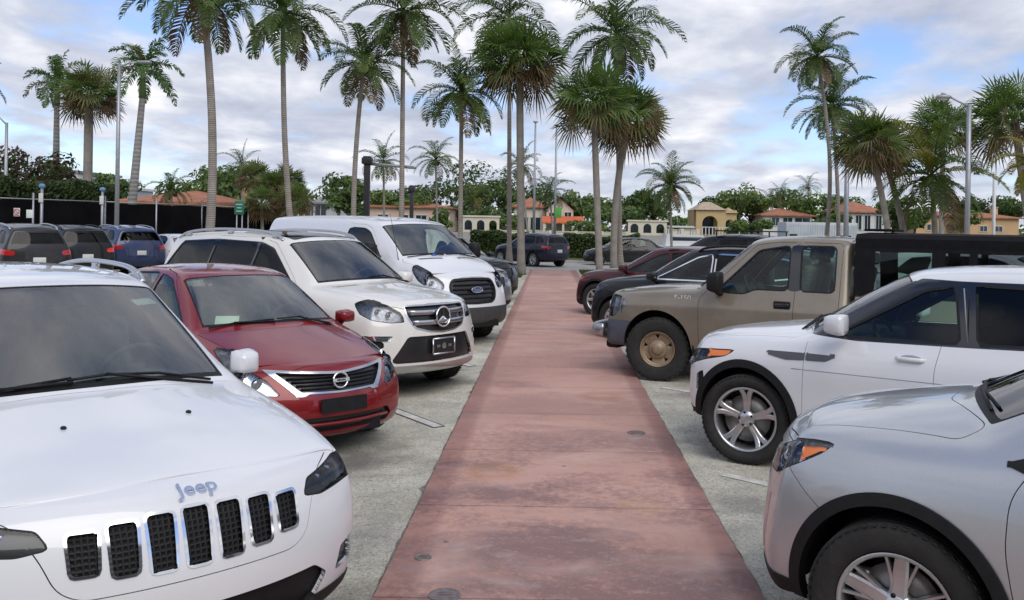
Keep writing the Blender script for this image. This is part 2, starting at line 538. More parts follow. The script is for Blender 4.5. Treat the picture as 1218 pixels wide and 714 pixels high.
                if o.get('under'):
                    c = made.get(o['under'])
                    if c: par = c[0] if (len(c) == 1 or sd[0] > 0) else c[1]
                ob = link(name, me, par); nbase[ob.name] = nbf
                made.setdefault(name, []).append(ob)
        s.made = made
        return made

def wheel_mesh(style, r, w, rr):
    """returns (tyre mesh, rim mesh); axis along y, outer face at +y"""
    t = MB(); n = 64; hw = w/2
    side = [(rr+.004, hw*.70), (rr+.012, hw*.90), (rr+.03, hw*.97), (r-.075, hw*1.02), (r-.035, hw*1.0), (r-.012, hw*.9), (r-.002, hw*.8)]
    tread = []
    k = 5
    for i in range(k):
        a = hw*.8 - i*(hw*1.6/(k)); b = a-(hw*1.6/k)*.78
        tread += [(r, a-.002), (r, b), (r-.009, b-.001), (r-.009, a-(hw*1.6/k)+.001)]
    prof = side+tread+[(x, -y) for x, y in side[::-1]]
    t.lathe(prof, n, 'y', mi=0)
    # shoulder blocks
    nb = 54 if style != 'steel' else 34
    for q in range(nb):
        a = 2*math.pi*q/nb
        for sg in (1, -1):
            m = Matrix.Rotation(-a, 3, 'Y')
            d = (.020 if style != 'steel' else .042, .03, .008 if style != 'steel' else .02)
            c = m @ Vector((0, sg*(hw*.86), r-(.0075 if style != 'steel' else .007))); t.box(c, d, 0, m)
    rim = MB(); 
    barrel = [(rr-.004, hw*.72), (rr+.006, hw*.80), (rr+.004, hw*.84), (rr-.008, hw*.82), (rr-.018, hw*.70), (rr-.022, hw*.2), (rr-.03, -hw*.75)]
    mats = {'bright': [M['alloy'], M['alloy_dark'], M['disc'], M['black_plastic']]}['bright']
    rim.lathe(barrel, n, 'y', mi=0)
    rim.lathe([(rr-.02, -hw*.5), (.02, -hw*.5)], 32, 'y', mi=3)              # dark backing
    rim.lathe([(rr*.74, hw*.02), (rr*.74, hw*.10), (.05, hw*.10)], 40, 'y', mi=2)   # disc
    def spoke(a, w0, w1, r0, r1, y0, y1, th, mi, skew=0.0):
        pts = []
        ns = 7
        for i in range(ns):
            f = i/(ns-1); rad = r0+(r1-r0)*f; yy = y0+(y1-y0)*f - .012*math.sin(f*math.pi)
            ww = w0+(w1-w0)*f; an = a+skew*math.sin(f*math.pi*.9)
            er = Vector((math.cos(an), 0, math.sin(an))); et = Vector((-math.sin(an), 0, math.cos(an)))
            pts.append([er*rad+et*(-ww/2)+Vector((0, yy-.006, 0)), er*rad+et*(-ww*.32)+Vector((0, yy, 0)), er*rad+et*(ww*.32)+Vector((0, yy, 0)), er*rad+et*(ww/2)+Vector((0, yy-.006, 0)),
                        er*rad+et*(ww/2)+Vector((0, yy-th, 0)), er*rad+et*(-ww/2)+Vector((0, yy-th, 0))])
        vs = [p for q in pts for p in q]
        fs = [(i*6+j, i*6+(j+1) % 6, (i+1)*6+(j+1) % 6, (i+1)*6+j) for i in range(ns-1) for j in range(6)]
        rim.add(vs, fs, mi, False)
    yf = hw*.74
    if style == 'ten':           # ten swept spokes in pairs
        for q in range(5):
            a = 2*math.pi*q/5+.3
            spoke(a-.20, .030, .046, .045, rr-.008, yf-.03, yf, .035, 0, .13)
            spoke(a+.24, .030, .046, .045, rr-.008, yf-.03, yf, .035, 0, -.13)
    elif style == 'five_twin':
        for q in range(5):
            a = 2*math.pi*q/5+1.68
            spoke(a, .075, .055, .04, rr-.008, yf-.02, yf, .03, 0)
            spoke(a-.29, .018, .016, .06, rr-.008, yf-.025, yf, .03, 0)
            spoke(a+.29, .018, .016, .06, rr-.008, yf-.025, yf, .03, 0)
    elif style == 'plain':
        for q in range(7):
            spoke(2*math.pi*q/7, .05, .06, .04, rr-.008, yf-.03, yf, .03, 0)
    elif style == 'steel':
        # pressed steel disc with holes: ring of wide spokes
        for q in range(5):
            spoke(2*math.pi*q/5+.9, .135, .19, .05, rr-.004, yf-.035, yf-.03, .02, 0)
        rim.lathe([(rr-.002, yf-.025), (rr-.035, yf-.03), (rr-.04, yf-.05)], 48, 'y', mi=0)
        rim.lathe([(.12, yf-.05), (.118, yf-.02), (.10, yf-.008), (.075, yf-.012), (.07, yf+.01), (.05, yf+.02), (0.0005, yf+.022)], 40, 'y', mi=0)
    if style != 'steel':
        rim.lathe([(.075, yf-.05), (.07, yf-.028), (.045, yf-.018), (.035, yf-.012), (.0005, yf-.01)], 24, 'y', mi=0)
        for q in range(5):
            a = 2*math.pi*q/5+.1
            rim.lathe([(.011, yf-.03), (.011, yf-.018), (.0005, yf-.016)], 8, 'y', (.054*math.cos(a), 0, .054*math.sin(a)), mi=3)
        # caliper
        rim.box((rr*.62, hw*.12, rr*.25), (.07, .06, .14), 2, None, .015)
    return t, rim, mats
WH = {}
def add_wheels(root, style, r, w, rr, track, wb, steer=0.0, rimmat=None):
    key = (style, r, w, rr, rimmat)
    if key not in WH:
        t, rim, mats = wheel_mesh(style, r, w, rr)
        if rimmat: mats = [M[rimmat]]+mats[1:]
        WH[key] = (t, rim, mats, None)
    t, rim, mats, me = WH[key]
    if me is None:
        bm = bmesh.new(); out = []
        for mb, mm, nm in ((t, [M['rubber']], 'tyre'), (rim, mats, 'rim')):
            o = mb.mesh(nm, mm); b = bmesh.new(); b.from_mesh(o); bmesh.ops.recalc_face_normals(b, faces=b.faces[:]); b.to_mesh(o); b.free(); out.append(o)
        me = out; WH[key] = (t, rim, mats, me)
    for x, st in ((0, steer), (-wb, 0)):
        for sg in (1, -1):
            e = bpy.data.objects.new('wheel', None); COL.objects.link(e); e.parent = root; e.empty_display_size = .1
            e.location = (x, sg*track, r)
            e.rotation_euler = (0, 0, st + (0 if sg > 0 else math.pi))
            for m in me:
                o = bpy.data.objects.new(m.name.split('.')[0], m); COL.objects.link(o); o.parent = e
def liners(root, wb, track, z, R_, y0, y1, under):
    """dark wheel wells and floor pan"""
    b = MB(); R_ = R_-.004; y0 = y0-.05
    for x in (0, -wb):
        for sg in (1, -1):
            n = 20; vs = []
            for i in range(n+1):
                a = math.pi*i/n
                for y in (y0, y1): vs.append((x+R_*math.cos(a), sg*y, z+R_*math.sin(a)))
            fs = [(2*i, 2*i+1, 2*i+3, 2*i+2) for i in range(n)]
            b.add(vs, fs, 0, True)
            k = len(vs)//2
            b.add([vs[2*i+1] for i in range(k)], [tuple(range(k))], 0)
    x0, x1, w, zb = under
    b.box((-wb/2, 0, zb+.055), (wb-2*R_, 2*w, .09), 0)
    b.box(((x0-wb)/2, 0, zb+.09), (x0+wb+.5, 2*y1-.05, .10), 0)
    b.tube([(0, -track, z), (0, track, z)], .05, 8); b.tube([(-wb, -track, z), (-wb, track, z)], .05, 8)
    b.build('underbody', [M['black_plastic']], root, fix=False)
def seat(mb, x, y, z, w=.50, mi=0, head=True, h=.62):
    rot = Matrix.Rotation(R(-14), 3, 'Y')
    mb.box((x, y, z), (.5, w, .16), mi, None, .05)
    mb.box((x-.30, y, z+.06+h/2), (.14, w*.92, h), mi, rot, .055)
    if head: mb.box((x-.40, y, z+h+.20), (.10, .25, .18), mi, rot, .045)
def cabin(root, dash_x, dash_z, seat_x, seat_z, rear_x, w, dark='seat_grey', wheel_y=.36, rear=True, floor=None):
    b = MB()
    b.box((dash_x-.12, 0, dash_z-.11), (.42, 2*w, .24), 0, None, .08)
    b.box((dash_x-.32, wheel_y, dash_z-.02), (.18, .38, .12), 0, None, .04)
    b.box((seat_x+.05, 0, seat_z-.02), (.9, .22, .3), 0, None, .04)
    zf = floor if floor is not None else seat_z-.30
    b.box(((dash_x+rear_x)/2-.2, 0, zf), (dash_x-rear_x+1.1, 2*w, .04), 0)
    for sg in (1, -1):
        b.box(((dash_x+rear_x)/2, sg*(w+.01), (zf+dash_z)/2-.06), (dash_x-rear_x+.3, .05, dash_z-zf-.12), 0)
    b.build('dashboard', [M['interior']], root)
    for sg in (1, -1):
        s_ = MB(); seat(s_, seat_x, sg*.37, seat_z); s_.build('seat', [M[dark]], root)
    if rear:
        s_ = MB(); seat(s_, rear_x, 0, seat_z+.02, 1.25, 0, False, .58)
        for y in (-.4, .4): s_.box((rear_x-.42, y, seat_z+.75), (.09, .24, .15), 0, None, .04)
        s_.build('rear_seat', [M[dark]], root)
    sw = MB(); c = Vector((dash_x-.45, wheel_y, dash_z+.02)); rt = Matrix.Rotation(R(-62), 3, 'Y')
    sw.tube([c+rt @ Vector((.18*math.cos(a), .18*math.sin(a), 0)) for a in np.linspace(0, 2*math.pi, 29)], .016, 8, caps=False)
    sw.box(c, (.12, .10, .03), 0, rt, .01); sw.box(c, (.035, .34, .02), 0, rt)
    sw.build('steering_wheel', [M['interior']], root)
def mirror_part(root, p, sg, size, mat, arm=.10, tilt=0, stem_mat='black_plastic', zoff=.0, foot=None):
    """door mirror: shell + black base + glass. p: attach point on the left side (y>0)"""
    lx, ly, lz = size
    b = MB(); c = Vector((p[0], p[1]+arm+ly/2, p[2]+lz/2+zoff))
    prof = []
    bm = bmesh.new(); bmesh.ops.create_cube(bm, size=1)
    for v in bm.verts:
        x, y, z = v.co; k = 1.0 - .28*(x > 0) 
        v.co = Vector((x*lx*1.0, y*ly*k, z*lz*(k if y > 0 else .92*k)))
        if y > 0: v.co.x -= .02
    bmesh.ops.subdivide_edges(bm, edges=bm.edges[:], cuts=3, use_grid_fill=True)
    for _ in range(3): bmesh.ops.smooth_vert(bm, verts=bm.verts[:], factor=.5, use_axis_x=True, use_axis_y=True, use_axis_z=True)
    bm.verts.index_update()
    vs = [c+v.co*1.12 for v in bm.verts]; fs = [tuple(v.index for v in f.verts) for f in bm.faces]; bm.free()
    lowz = c.z-lz*.40
    b.add([(v.x, v.y*sg, v.z) for v in vs], fs, 0, True)
    fp = Vector(foot) if foot else Vector((p[0]-.02, p[1]-.02, p[2]-.02))
    a = Vector((c.x-.01, c.y-ly*.15, lowz+.02))
    b.tube([(fp.x, fp.y*sg, fp.z), ((fp.x+a.x)/2, (fp.y*.4+a.y*.6)*sg, fp.z*.7+a.z*.3-.005), (a.x, a.y*sg, a.z)], [.035, .028, .03], 8, 1, flat=(1.3, .7))
    b.box((c.x-lx*.40, c.y*sg, c.z), (.012, ly*.82, lz*.74), 2, None, .003)
    return b.build('mirror', [mat, M[stem_mat], M['chrome']], root)
def wiper(root, sh, pts, off=.018):
    b = MB(); q = []
    for x, y in pts:
        p, n = sh.top(x, y, off); q.append(p)
    b.tube(q, .009, 6, flat=(1, .8)); q2 = [p+Vector((.012, 0, .006)) for p in q]
    b.tube([q[0]+Vector((.03, 0, -.015)), q2[len(q2)//2]], .008, 6)
    b.build('wiper', [M['black_plastic']], root)
def handle_part(root, sh, x, z, sg, mat, l=.19, name='door_handle', parent=None, h=.035):
    b = MB(); p, n = sh.sidep(x, z, 1, .022)
    y = p.y
    pts = [(x+l/2, (y-.03)*sg, z), (x+l*.36, y*sg, z), (x-l*.36, y*sg, z), (x-l/2, (y-.03)*sg, z)]
    b.tube(pts, h/2, 8, flat=(.7, 1))
    b.sphere((x, (y-.028)*sg, z+.002), (l*.40, .012, h*.9), 1, 12, 8)
    return b.build(name, [mat, M['crease']], parent or root)
def ws(cowl, header, bulge=.02):
    """columns across a windscreen, from cowl to header (each an upper entry)"""
    out = [cowl]
    for f, b in ((.10, .3), (.5, 1), (.90, .3)):
        e = [c+(h-c)*f for c, h in zip(cowl, header)]
        e[5] += bulge*b; e[4] += bulge*b*.6; e[3] += bulge*b*.6; e[1] += bulge*b*.4
        out.append(tuple(e))
    out.append(header); return out
def below(v0): return lambda x, y, z, u, v: (v < v0) & (y > .25)
class Car:
    """shared finishing of a vehicle"""
    def __init__(s, name, sp, pm, x, y, deg, label, cat='car', group=None, sub=(6, 5), mid=None):
        s.sp = sp; s.pm = pm
        c, sn = math.cos(R(deg)), math.sin(R(deg))
        s.root = empty(name, (x, y, sp.get('z0', 0.0)), R(deg), label, cat, group)
        s.sh = Shell(sp, sub)
        s.zmax = sp.get('vside', 5.6)
    def arches(s, Rr, zc, wb, trim=None, trim_mat='black_plastic', off=.008, zcut=None):
        for xc in (0, -wb):
            w = lambda x, y, z, u, v: (v < s.zmax) & (y > .35)
            fn = lambda X, Y, xc=xc: np.hypot(X-xc, Y-zc)-Rr
            fn2 = lambda X, Y, xc=xc: np.hypot(X-xc, (Y-zc)*1.0)-(Rr+(trim or 0))
            s.sh.region('arch', 'side', None, None, w, fn=fn, delete=True)
            if trim: s.sh.region('wheel_arch_trim', 'side', None, trim_mat, w, fn=fn2, off=off, depth=.05, split=True, tag=xc)
    def cladding(s, zfn, mat='black_plastic', off=.006, name='sill_cladding'):
        fn = lambda X, Y: Y-zfn(X)
        s.sh.region(name, 'side', None, mat, lambda x, y, z, u, v: (v < s.zmax), fn=fn, off=off, depth=.03)
    def windows(s, polys, mat, seal=.016, seal_mat='black_plastic', r=.05, vmax=6.9, off=-.006, name='side_window', under=None):
        for i, p in enumerate(polys):
            w = lambda x, y, z, u, v: (v < vmax) & (v > 3.9) & (y > .3)
            m = mat[i] if isinstance(mat, (list, tuple)) else mat
            s.sh.region(name, 'side', p, m, w, r=r, split=True, off=off, depth=.006, tag=i, over=False, under=(under[i] if under else None))
        if seal:
            for p in polys:
                w = lambda x, y, z, u, v: (v < vmax) & (v > 3.9) & (y > .3)
                s.sh.region('window_trim', 'side', p, seal_mat, w, r=r, grow=seal, merge='body', off=.001)
    def doors(s, polys, r=.05, gap=.004):
        for i, p in enumerate(polys):
            w = lambda x, y, z, u, v: (v < 6.9) & (y > .3)
            s.sh.region('door', 'side', p, 'paint', w, r=r, gap=gap, split=True, tag=i, keep=None)
    def windshield(s, uc, mat='glass_front', v0=6.42, band=.14, r=.12, name='windshield', u1=3.55, u0=.30):
        s.sh.region(name, 'uv', [(uc+.62, v0+.12), (uc+.62, 12), (uc+u1-.08, 12), (uc+u1-.08, v0+.12)], mat, lambda x, y, z, u, v: v > 6, r=r, off=-.004, depth=.005)
        s.sh.region(name+'_band', 'uv', [(uc+u0, v0), (uc+u0, 12), (uc+u1, 12), (uc+u1, v0)], 'black_plastic', lambda x, y, z, u, v: v > 6, r=r, merge='body', off=-.002)
    def lamp(s, poly, proj='wrap', where=None, name='headlight', bezel='lamp_dark', depth=.055, r=.02, lens='lens', clear=True):
        """a lamp recessed behind its own lens"""
        s.sh.region(name, proj, poly, bezel, where, r=r, split=True, off=-depth, depth=-depth)
        if clear: s.lens = True
    def finish(s):
        s.made = s.sh.emit(s.root, s.pm)
        return s.made
    def lens_for(s, name='headlight', mat='lens', off=.0):
        """clear cover over a recessed lamp: the same faces at the body surface"""
        for ob in s.made.get(name, []):
            me = ob.data.copy(); 
            n = len(me.vertices)
            bm = bmesh.new(); bm.from_mesh(me)
            me2 = bpy.data.meshes.new('lens')
            bm.free()
        return
def smooth_path(pts, k=6):
    p = [np.array(q, float) for q in pts]; p = [2*p[0]-p[1]]+p+[2*p[-1]-p[-2]]; out = []
    for i in range(1, len(p)-2):
        for t in np.linspace(0, 1, k, endpoint=False):
            out.append(tuple(.5*((2*p[i])+(-p[i-1]+p[i+1])*t+(2*p[i-1]-5*p[i]+4*p[i+1]-p[i+2])*t*t+(-p[i-1]+3*p[i]-3*p[i+1]+p[i+2])*t**3)))
    out.append(tuple(p[-2])); return out
def lens_over(ob, off, root, mat='lens', name='lens'):
    """clear cover: the lamp's own surface moved back out to the skin"""
    me = ob.data; n = len(me.vertices)
    # base faces are those that are not rims: rims were appended after; take faces whose verts have custom normal = smooth
    nb = NBASE[ob.name]
    src = [p for p in me.polygons if p.index < nb]
    ids = sorted({v for p in src for v in p.vertices}); rem = {v: i for i, v in enumerate(ids)}
    nr = me.corner_normals
    vn = {}
    for p in src:
        for li, v in zip(p.loop_indices, p.vertices): vn[v] = nr[li].vector
    V = [me.vertices[v].co+vn[v]*off for v in ids]; Fc = [tuple(rem[v] for v in p.vertices) for p in src]
    m2 = bpy.data.meshes.new(name); m2.from_pydata(V, [], Fc); m2.materials.append(M[mat])
    m2.polygons.foreach_set('use_smooth', [True]*len(Fc)); m2.update()
    o = link(name, m2, ob); return o
def lamp_guts(sh, root, spots, name, inset, mat='bulb', ring='lamp_chrome', parents=None):
    """projector bowls inside the lamps; spots (y, z, radius)"""
    for k, sg in enumerate((1, -1)):
        par = parents[k] if parents else root
        b = MB()
        for y, z, r in spots:
            p, n = sh.front(y, z, -inset)
            p.y *= sg
            b.lathe([(r*1.25, .022), (r*1.05, 0.0), (r*.95, -.01)], 20, 'x', p, 1)
            b.sphere(p, (r*.5, r*.95, r*.95), 0, 14, 8)
        b.build('lamp_projector', [M[mat], M[ring]], par)
def frame_at(p, n, up=(0, 0, 1)):
    n = Vector(n).normalized(); u = Vector(up); x = u.cross(n).normalized(); y = n.cross(x)
    m = Matrix((x, y, n)).transposed().to_4x4(); m.translation = p; return m
def place_text(sh, root, txt, size, depth, name, mat, p, n, sx=1.0, up=(0, 0, 1)):
    m = frame_at(p, n, up) @ Matrix.Diagonal((sx, 1, 1, 1))
    return text_mesh(txt, size, depth, name, mat, root, m)
def glass_card(root, sh, x, y, w, h, name, off, mat='paper'):
    p, n = sh.top(x, y, off); m = frame_at(p, n)
    b = MB(); vs = [m @ Vector((i*w/2, j*h/2, k*.0015)) for i in (-1, 1) for j in (-1, 1) for k in (-1, 1)]
    b.add(vs, [(0, 1, 3, 2), (4, 6, 7, 5), (0, 4, 5, 1), (2, 3, 7, 6), (0, 2, 6, 4), (1, 5, 7, 3)])
    return b.build(name, [M[mat]], root)
M['paint_white_cool'] = paint('white_paint', (.72, .73, .75), 0, .3, 1.0, dust=.03)
M['paint_white_warm'] = paint('cream_white_paint', (.76, .745, .70), 0, .3, 1.0, dust=.03)
M['paint_red'] = paint('dark_red_paint', (.21, .006, .010), .25, .32, .9, .2, dust=.012, spec=.3)
M['paint_tan'] = paint('tan_paint', (.225, .19, .142), .4, .42, .7, .25, dust=.10)
M['paint_silver'] = paint('silver_paint', (.50, .515, .53), .65, .34, 1.0, .3, dust=.04)
M['paint_black'] = paint('black_paint', (.008, .008, .009), .0, .35, .45, 0, dust=.012, spec=.2)
M['paint_maroon'] = paint('maroon_paint', (.055, .004, .006), .1, .35, .5, 0, dust=.02, spec=.3)
M['paint_navy'] = paint('navy_paint', (.008, .022, .085), .2, .35, .8, .2, dust=.02)
M['paint_darkblue'] = paint('dark_blue_paint', (.012, .014, .032), .2, .35, .5, .2, dust=.015, spec=.25)
M['paint_grey'] = paint('grey_paint', (.22, .225, .23), .5, .35, 1.0, .2)
M['paint_brown'] = paint('brown_grey_paint', (.022, .020, .021), .2, .35, .5, .2, dust=.015, spec=.25)
M['chrome_blue'] = simple('brushed_letters', (.60, .66, .80), .2, metal=1)
def mesh_grille():
    m, nt, out = newmat('grille_mesh')
    b = nd(nt, 'ShaderNodeBsdfPrincipled'); b.inputs['Roughness'].default_value = .5; b.inputs['Specular IOR Level'].default_value = .2
    tc = nd(nt, 'ShaderNodeTexCoord'); mp = nd(nt, 'ShaderNodeMapping'); mp.inputs['Scale'].default_value = (0.01, 48, 48)
    nt.links.new(tc.outputs['Object'], mp.inputs[0])
    v = nd(nt, 'ShaderNodeTexVoronoi', feature='DISTANCE_TO_EDGE'); v.inputs['Scale'].default_value = 1; v.inputs['Randomness'].default_value = 0.15
    nt.links.new(mp.outputs[0], v.inputs['Vector'])
    r = ramp(nt, v.outputs['Distance'], [(.10, (.022, .022, .024)), (.2, (.002, .002, .002))])
    nt.links.new(r.outputs['Color'], b.inputs['Base Color'])
    bp = nd(nt, 'ShaderNodeBump', invert=True); bp.inputs['Strength'].default_value = .8; bp.inputs['Distance'].default_value = .01
    nt.links.new(v.outputs['Distance'], bp.inputs['Height']); nt.links.new(bp.outputs['Normal'], b.inputs['Normal'])
    nt.links.new(b.outputs[0], out.inputs[0]); return m
M['grille_mesh'] = mesh_grille()
# ---------------------------------------------------------------- camera, light, sky
cam = bpy.data.cameras.new('camera'); camo = bpy.data.objects.new('camera', cam); COL.objects.link(camo)
cam.sensor_width = 36; cam.lens = 36*F/1218; cam.shift_x = (609-AX)/1218; cam.shift_y = -(357-HZ)/1218
cam.clip_start = .05; cam.clip_end = 4000
camo.location = (0, 0, H); camo.rotation_euler = (R(90), 0, 0)
camo.rotation_euler = (Matrix.Rotation(R(90), 3, 'X') @ Matrix.Rotation(ROLL, 3, 'Z')).to_euler()
SC.camera = camo
SC.view_settings.view_transform = 'Standard'; SC.view_settings.look = 'None'; SC.view_settings.gamma = 1
SC.view_settings.exposure = EXPO
SC.render.engine = 'CYCLES'; SC.cycles.max_bounces = 6; SC.cycles.transparent_max_bounces = 16; SC.cycles.glossy_bounces = 3; SC.cycles.diffuse_bounces = 3
SC.cycles.use_denoising = True
SUN_EL, SUN_AZ = R(46), R(158)      # azimuth measured from +Y (ahead) towards +X
wd = bpy.data.worlds.new('World'); SC.world = wd; wd.use_nodes = True
nt = wd.node_tree; nt.nodes.clear()
wo = nt.nodes.new('ShaderNodeOutputWorld'); bg = nt.nodes.new('ShaderNodeBackground'); bg.inputs[1].default_value = .10
sky = nt.nodes.new('ShaderNodeTexSky'); sky.sky_type = 'NISHITA'; sky.sun_disc = False
sky.sun_elevation = SUN_EL; sky.sun_rotation = SUN_AZ; sky.air_density = 1.0; sky.dust_density = .6; sky.ozone_density = 1.2
tc = nt.nodes.new('ShaderNodeTexCoord'); sep = nt.nodes.new('ShaderNodeSeparateXYZ'); nt.links.new(tc.outputs['Generated'], sep.inputs[0])
def math_(op, a, b=None, clamp=False):
    n = nt.nodes.new('ShaderNodeMath'); n.operation = op; n.use_clamp = clamp
    for i, x in enumerate((a, b)):
        if x is None: continue
        if isinstance(x, (int, float)): n.inputs[i].default_value = x
        else: nt.links.new(x, n.inputs[i])
    return n.outputs[0]
# cloud deck: project the direction on a flat layer overhead
zz = math_('ADD', math_('MAXIMUM', sep.outputs[2], 0.0), .16)
cx = math_('DIVIDE', sep.outputs[0], zz); cy = math_('DIVIDE', sep.outputs[1], zz)
cv = nt.nodes.new('ShaderNodeCombineXYZ'); nt.links.new(cx, cv.inputs[0]); nt.links.new(cy, cv.inputs[1])
mp = nt.nodes.new('ShaderNodeMapping'); nt.links.new(cv.outputs[0], mp.inputs[0]); mp.inputs['Location'].default_value = CLOUD_OFF; mp.inputs['Scale'].default_value = (1, .75, 1)
n1 = noise(nt, 1.55, 10, .54, mp.outputs[0]); n1.inputs['Distortion'].default_value = .15
n2 = noise(nt, .55, 4, .5, mp.outputs[0])
n3 = noise(nt, 3.4, 7, .55, mp.outputs[0]); n3.inputs['Distortion'].default_value = .25
dens = math_('ADD', math_('MULTIPLY', n1.outputs['Fac'], .62), math_('MULTIPLY', n2.outputs['Fac'], .38))
cov = ramp(nt, dens, [(CL0, (0, 0, 0)), (CL1, (1, 1, 1))]); cov.color_ramp.interpolation = 'EASE'
shade = math_('ADD', math_('MULTIPLY', n1.outputs['Fac'], .55), math_('MULTIPLY', n3.outputs['Fac'], .45))
ccol = ramp(nt, shade, [(.36, CCOL[0]), (.50, CCOL[1]), (.60, CCOL[2]), (.72, CCOL[3])])
csc = mixc(nt, 1.0, ccol.outputs['Color'], (1, 1, 1), 'MULTIPLY')
skyc = mixc(nt, 1.0, sky.outputs[0], SKYTINT, 'MULTIPLY')
mixn = mixc(nt, cov.outputs['Color'], skyc, csc)
nt.links.new(mixn, bg.inputs[0]); nt.links.new(bg.outputs[0], wo.inputs[0])
sl = bpy.data.lights.new('sun', 'SUN'); slo = bpy.data.objects.new('sun', sl); COL.objects.link(slo)
sl.energy = SUN_E; sl.angle = R(50); sl.color = (1.0, .95, .88)
sdir = Vector((math.sin(SUN_AZ)*math.cos(SUN_EL), math.cos(SUN_AZ)*math.cos(SUN_EL), math.sin(SUN_EL)))
slo.rotation_euler = sdir.to_track_quat('Z', 'Y').to_euler()
# ---------------------------------------------------------------- white SUV with slotted grille
def build_slot_suv(x, y, deg):
    up = [  # xl, xe, ye, ze, xc, zc
        (.62, .62, .72, .915, .70, .945),
        (.30, .30, .735, .985, .34, 1.03),
        (-.05, -.05, .74, 1.03, -.02, 1.085),
        (-.38, -.36, .735, 1.065, -.20, 1.115)] + ws((-.46, -.44, .725, 1.085, -.27, 1.125), (-1.35, -1.28, .60, 1.555, -1.10, 1.60), .02) + [
        (-1.5, -1.46, .595, 1.595, -1.3, 1.635),
        (-2.0, -2.0, .60, 1.615, -2.0, 1.662),
        (-2.7, -2.7, .59, 1.60, -2.7, 1.645),
        (-3.15, -3.2, .565, 1.555, -3.2, 1.60), (-3.42, -3.36, .55, 1.53, -3.36, 1.575)]
    side = [(.70, .80, .30, .42, .60, .76, .875, .74), (.45, .90, .27, .42, .62, .80, .93, .80), (.0, .935, .25, .42, .64, .84, .99, .84), (-.46, .93, .25, .42, .64, .86, 1.05, .83), (-1.3, .93, .25, .40, .62, .87, 1.075, .83), (-2.2, .93, .25, .40, .64, .90, 1.10, .82), (-2.8, .925, .27, .45, .68, .93, 1.13, .80), (-3.42, .84, .35, .5, .7, .95, 1.16, .74)]
    nose = [(.80, .24, .70, .26), (.885, .27, .76, .26), (.925, .40, .80, .27), (.935, .58, .82, .27), (.905, .72, .82, .27), (.855, .855, .80, .27), (.80, .905, .77, .27), (2.5, .03, .008)]
    tail = [(-3.55, .34, .74, .2), (-3.66, .40, .82, .22), (-3.69, .55, .84, .22), (-3.68, .75, .84, .2), (-3.66, .95, .82, .2), (-3.62, 1.10, .76, .2), (-3.42, 1.50, .57, .1), (2.5, .03, .008)]
    sp = dict(side=side, upper=up, nose=nose, tail=tail, vside=5.5)
    c = Car('parked_suv', sp, M['paint_white_cool'], x, y, deg, 'white SUV with seven black grille slots, filling the near left corner', 'car', sub=(6, 9, 26))
    sh = c.sh; fr = lambda x, y, z, u, v: (x > .45) & (v < 6.2)
    # grille slots
    for k in range(4):
        yc = k*.128; w = .047; tp = .850-.003*k*k; bt = .655+.004*k*k
        poly = [(yc-w, tp), (yc+w, tp), (yc+w*.86, bt), (yc-w*.86, bt)]
        sh.region('grille', 'front', poly, 'grille_mesh', fr, r=.014, off=-.016, depth=-.016)
    for k in range(4):
        yc = k*.128; w = .047; tp = .850-.003*k*k; bt = .655+.004*k*k
        poly = [(yc-w, tp), (yc+w, tp), (yc+w*.86, bt), (yc-w*.86, bt)]
        sh.region('grille_surround', 'front', poly, 'chrome', fr, r=.014, grow=.011, off=.004, depth=.02)
    hl = [(.50, .79), (.54, .842), (.80, .885), (1.24, .915), (1.20, .86), (.98, .80), (.60, .775)]
    hw = lambda x, y, z, u, v: (x > .1) & (v < 6.2) & (y > .2)
    sh.region('headlight', 'wrap', hl, 'lamp_dark', hw, r=.015, split=True, off=-.03, depth=-.03)
    sh.region('headlight_edge', 'wrap', hl, 'black_plastic', hw, r=.015, grow=.006, merge='body')
    sh.region('lower_intake', 'front', [(-.5, .33), (-.5, .50), (.52, .50), (.60, .44), (.52, .33)], 'black_plastic', fr, r=.02, off=-.03, depth=-.03)
    sh.region('fog_lamp_pocket', 'wrap', [(.70, .42), (.72, .52), (.98, .585), (.98, .54), (.86, .42)], 'lamp_dark', hw, r=.015, split=True, off=-.03, depth=-.03)
    sh.region('bumper_lip', 'front', [(-.9, .1), (-.9, .315), (.9, .315), (.9, .1)], 'black_plastic', lambda x, y, z, u, v: (x > .4) & (v < 3), off=.004)
    c.arches(.40, .365, 2.70, .065)
    c.cladding(lambda X: .36)
    wp = [[(-.78, 1.085), (-1.40, 1.47), (-1.72, 1.525), (-1.74, 1.095)], [(-1.82, 1.10), (-1.80, 1.53), (-2.55, 1.52), (-2.72, 1.40), (-2.62, 1.14)], [(-2.75, 1.16), (-2.82, 1.40), (-2.70, 1.50), (-3.05, 1.46), (-3.28, 1.22)]]
    c.windows(wp, ['glass_mid', 'glass_tint', 'glass_tint'])
    c.windshield(8)
    c.doors([[(-.52, .38), (-.50, .95), (-.60, 1.06), (-1.40, 1.535), (-1.77, 1.575), (-1.78, .38)], [(-1.78, .38), (-1.77, 1.58), (-2.60, 1.56), (-2.80, 1.38), (-2.68, 1.0), (-2.36, .70), (-2.25, .38)]])
    sh.region('hood', 'front', [(-.6, 1.4), (-.6, .610), (.40, .610), (.47, .65), (.515, .76), (.58, .865), (.735, .925), (.76, 1.4)], 'paint', lambda x, y, z, u, v: (x > .60), r=.04, gap=.004)
    sh.region('hood', 'top', [(.70, -.1), (.70, .72), (.40, .745), (-.30, .75), (-.40, .70), (-.30, .40), (-.26, -.1)], 'paint', lambda x, y, z, u, v: (v > 4.6) & (x > -.6) & (x <= .66), r=.03, gap=.0035)
    m = c.finish(); root = c.root
    for ob in m['headlight']: lens_over(ob, .03, root)
    lamp_guts(sh, root, [(.62, .835, .030), (.70, .85, .030)], 'headlight', .045)
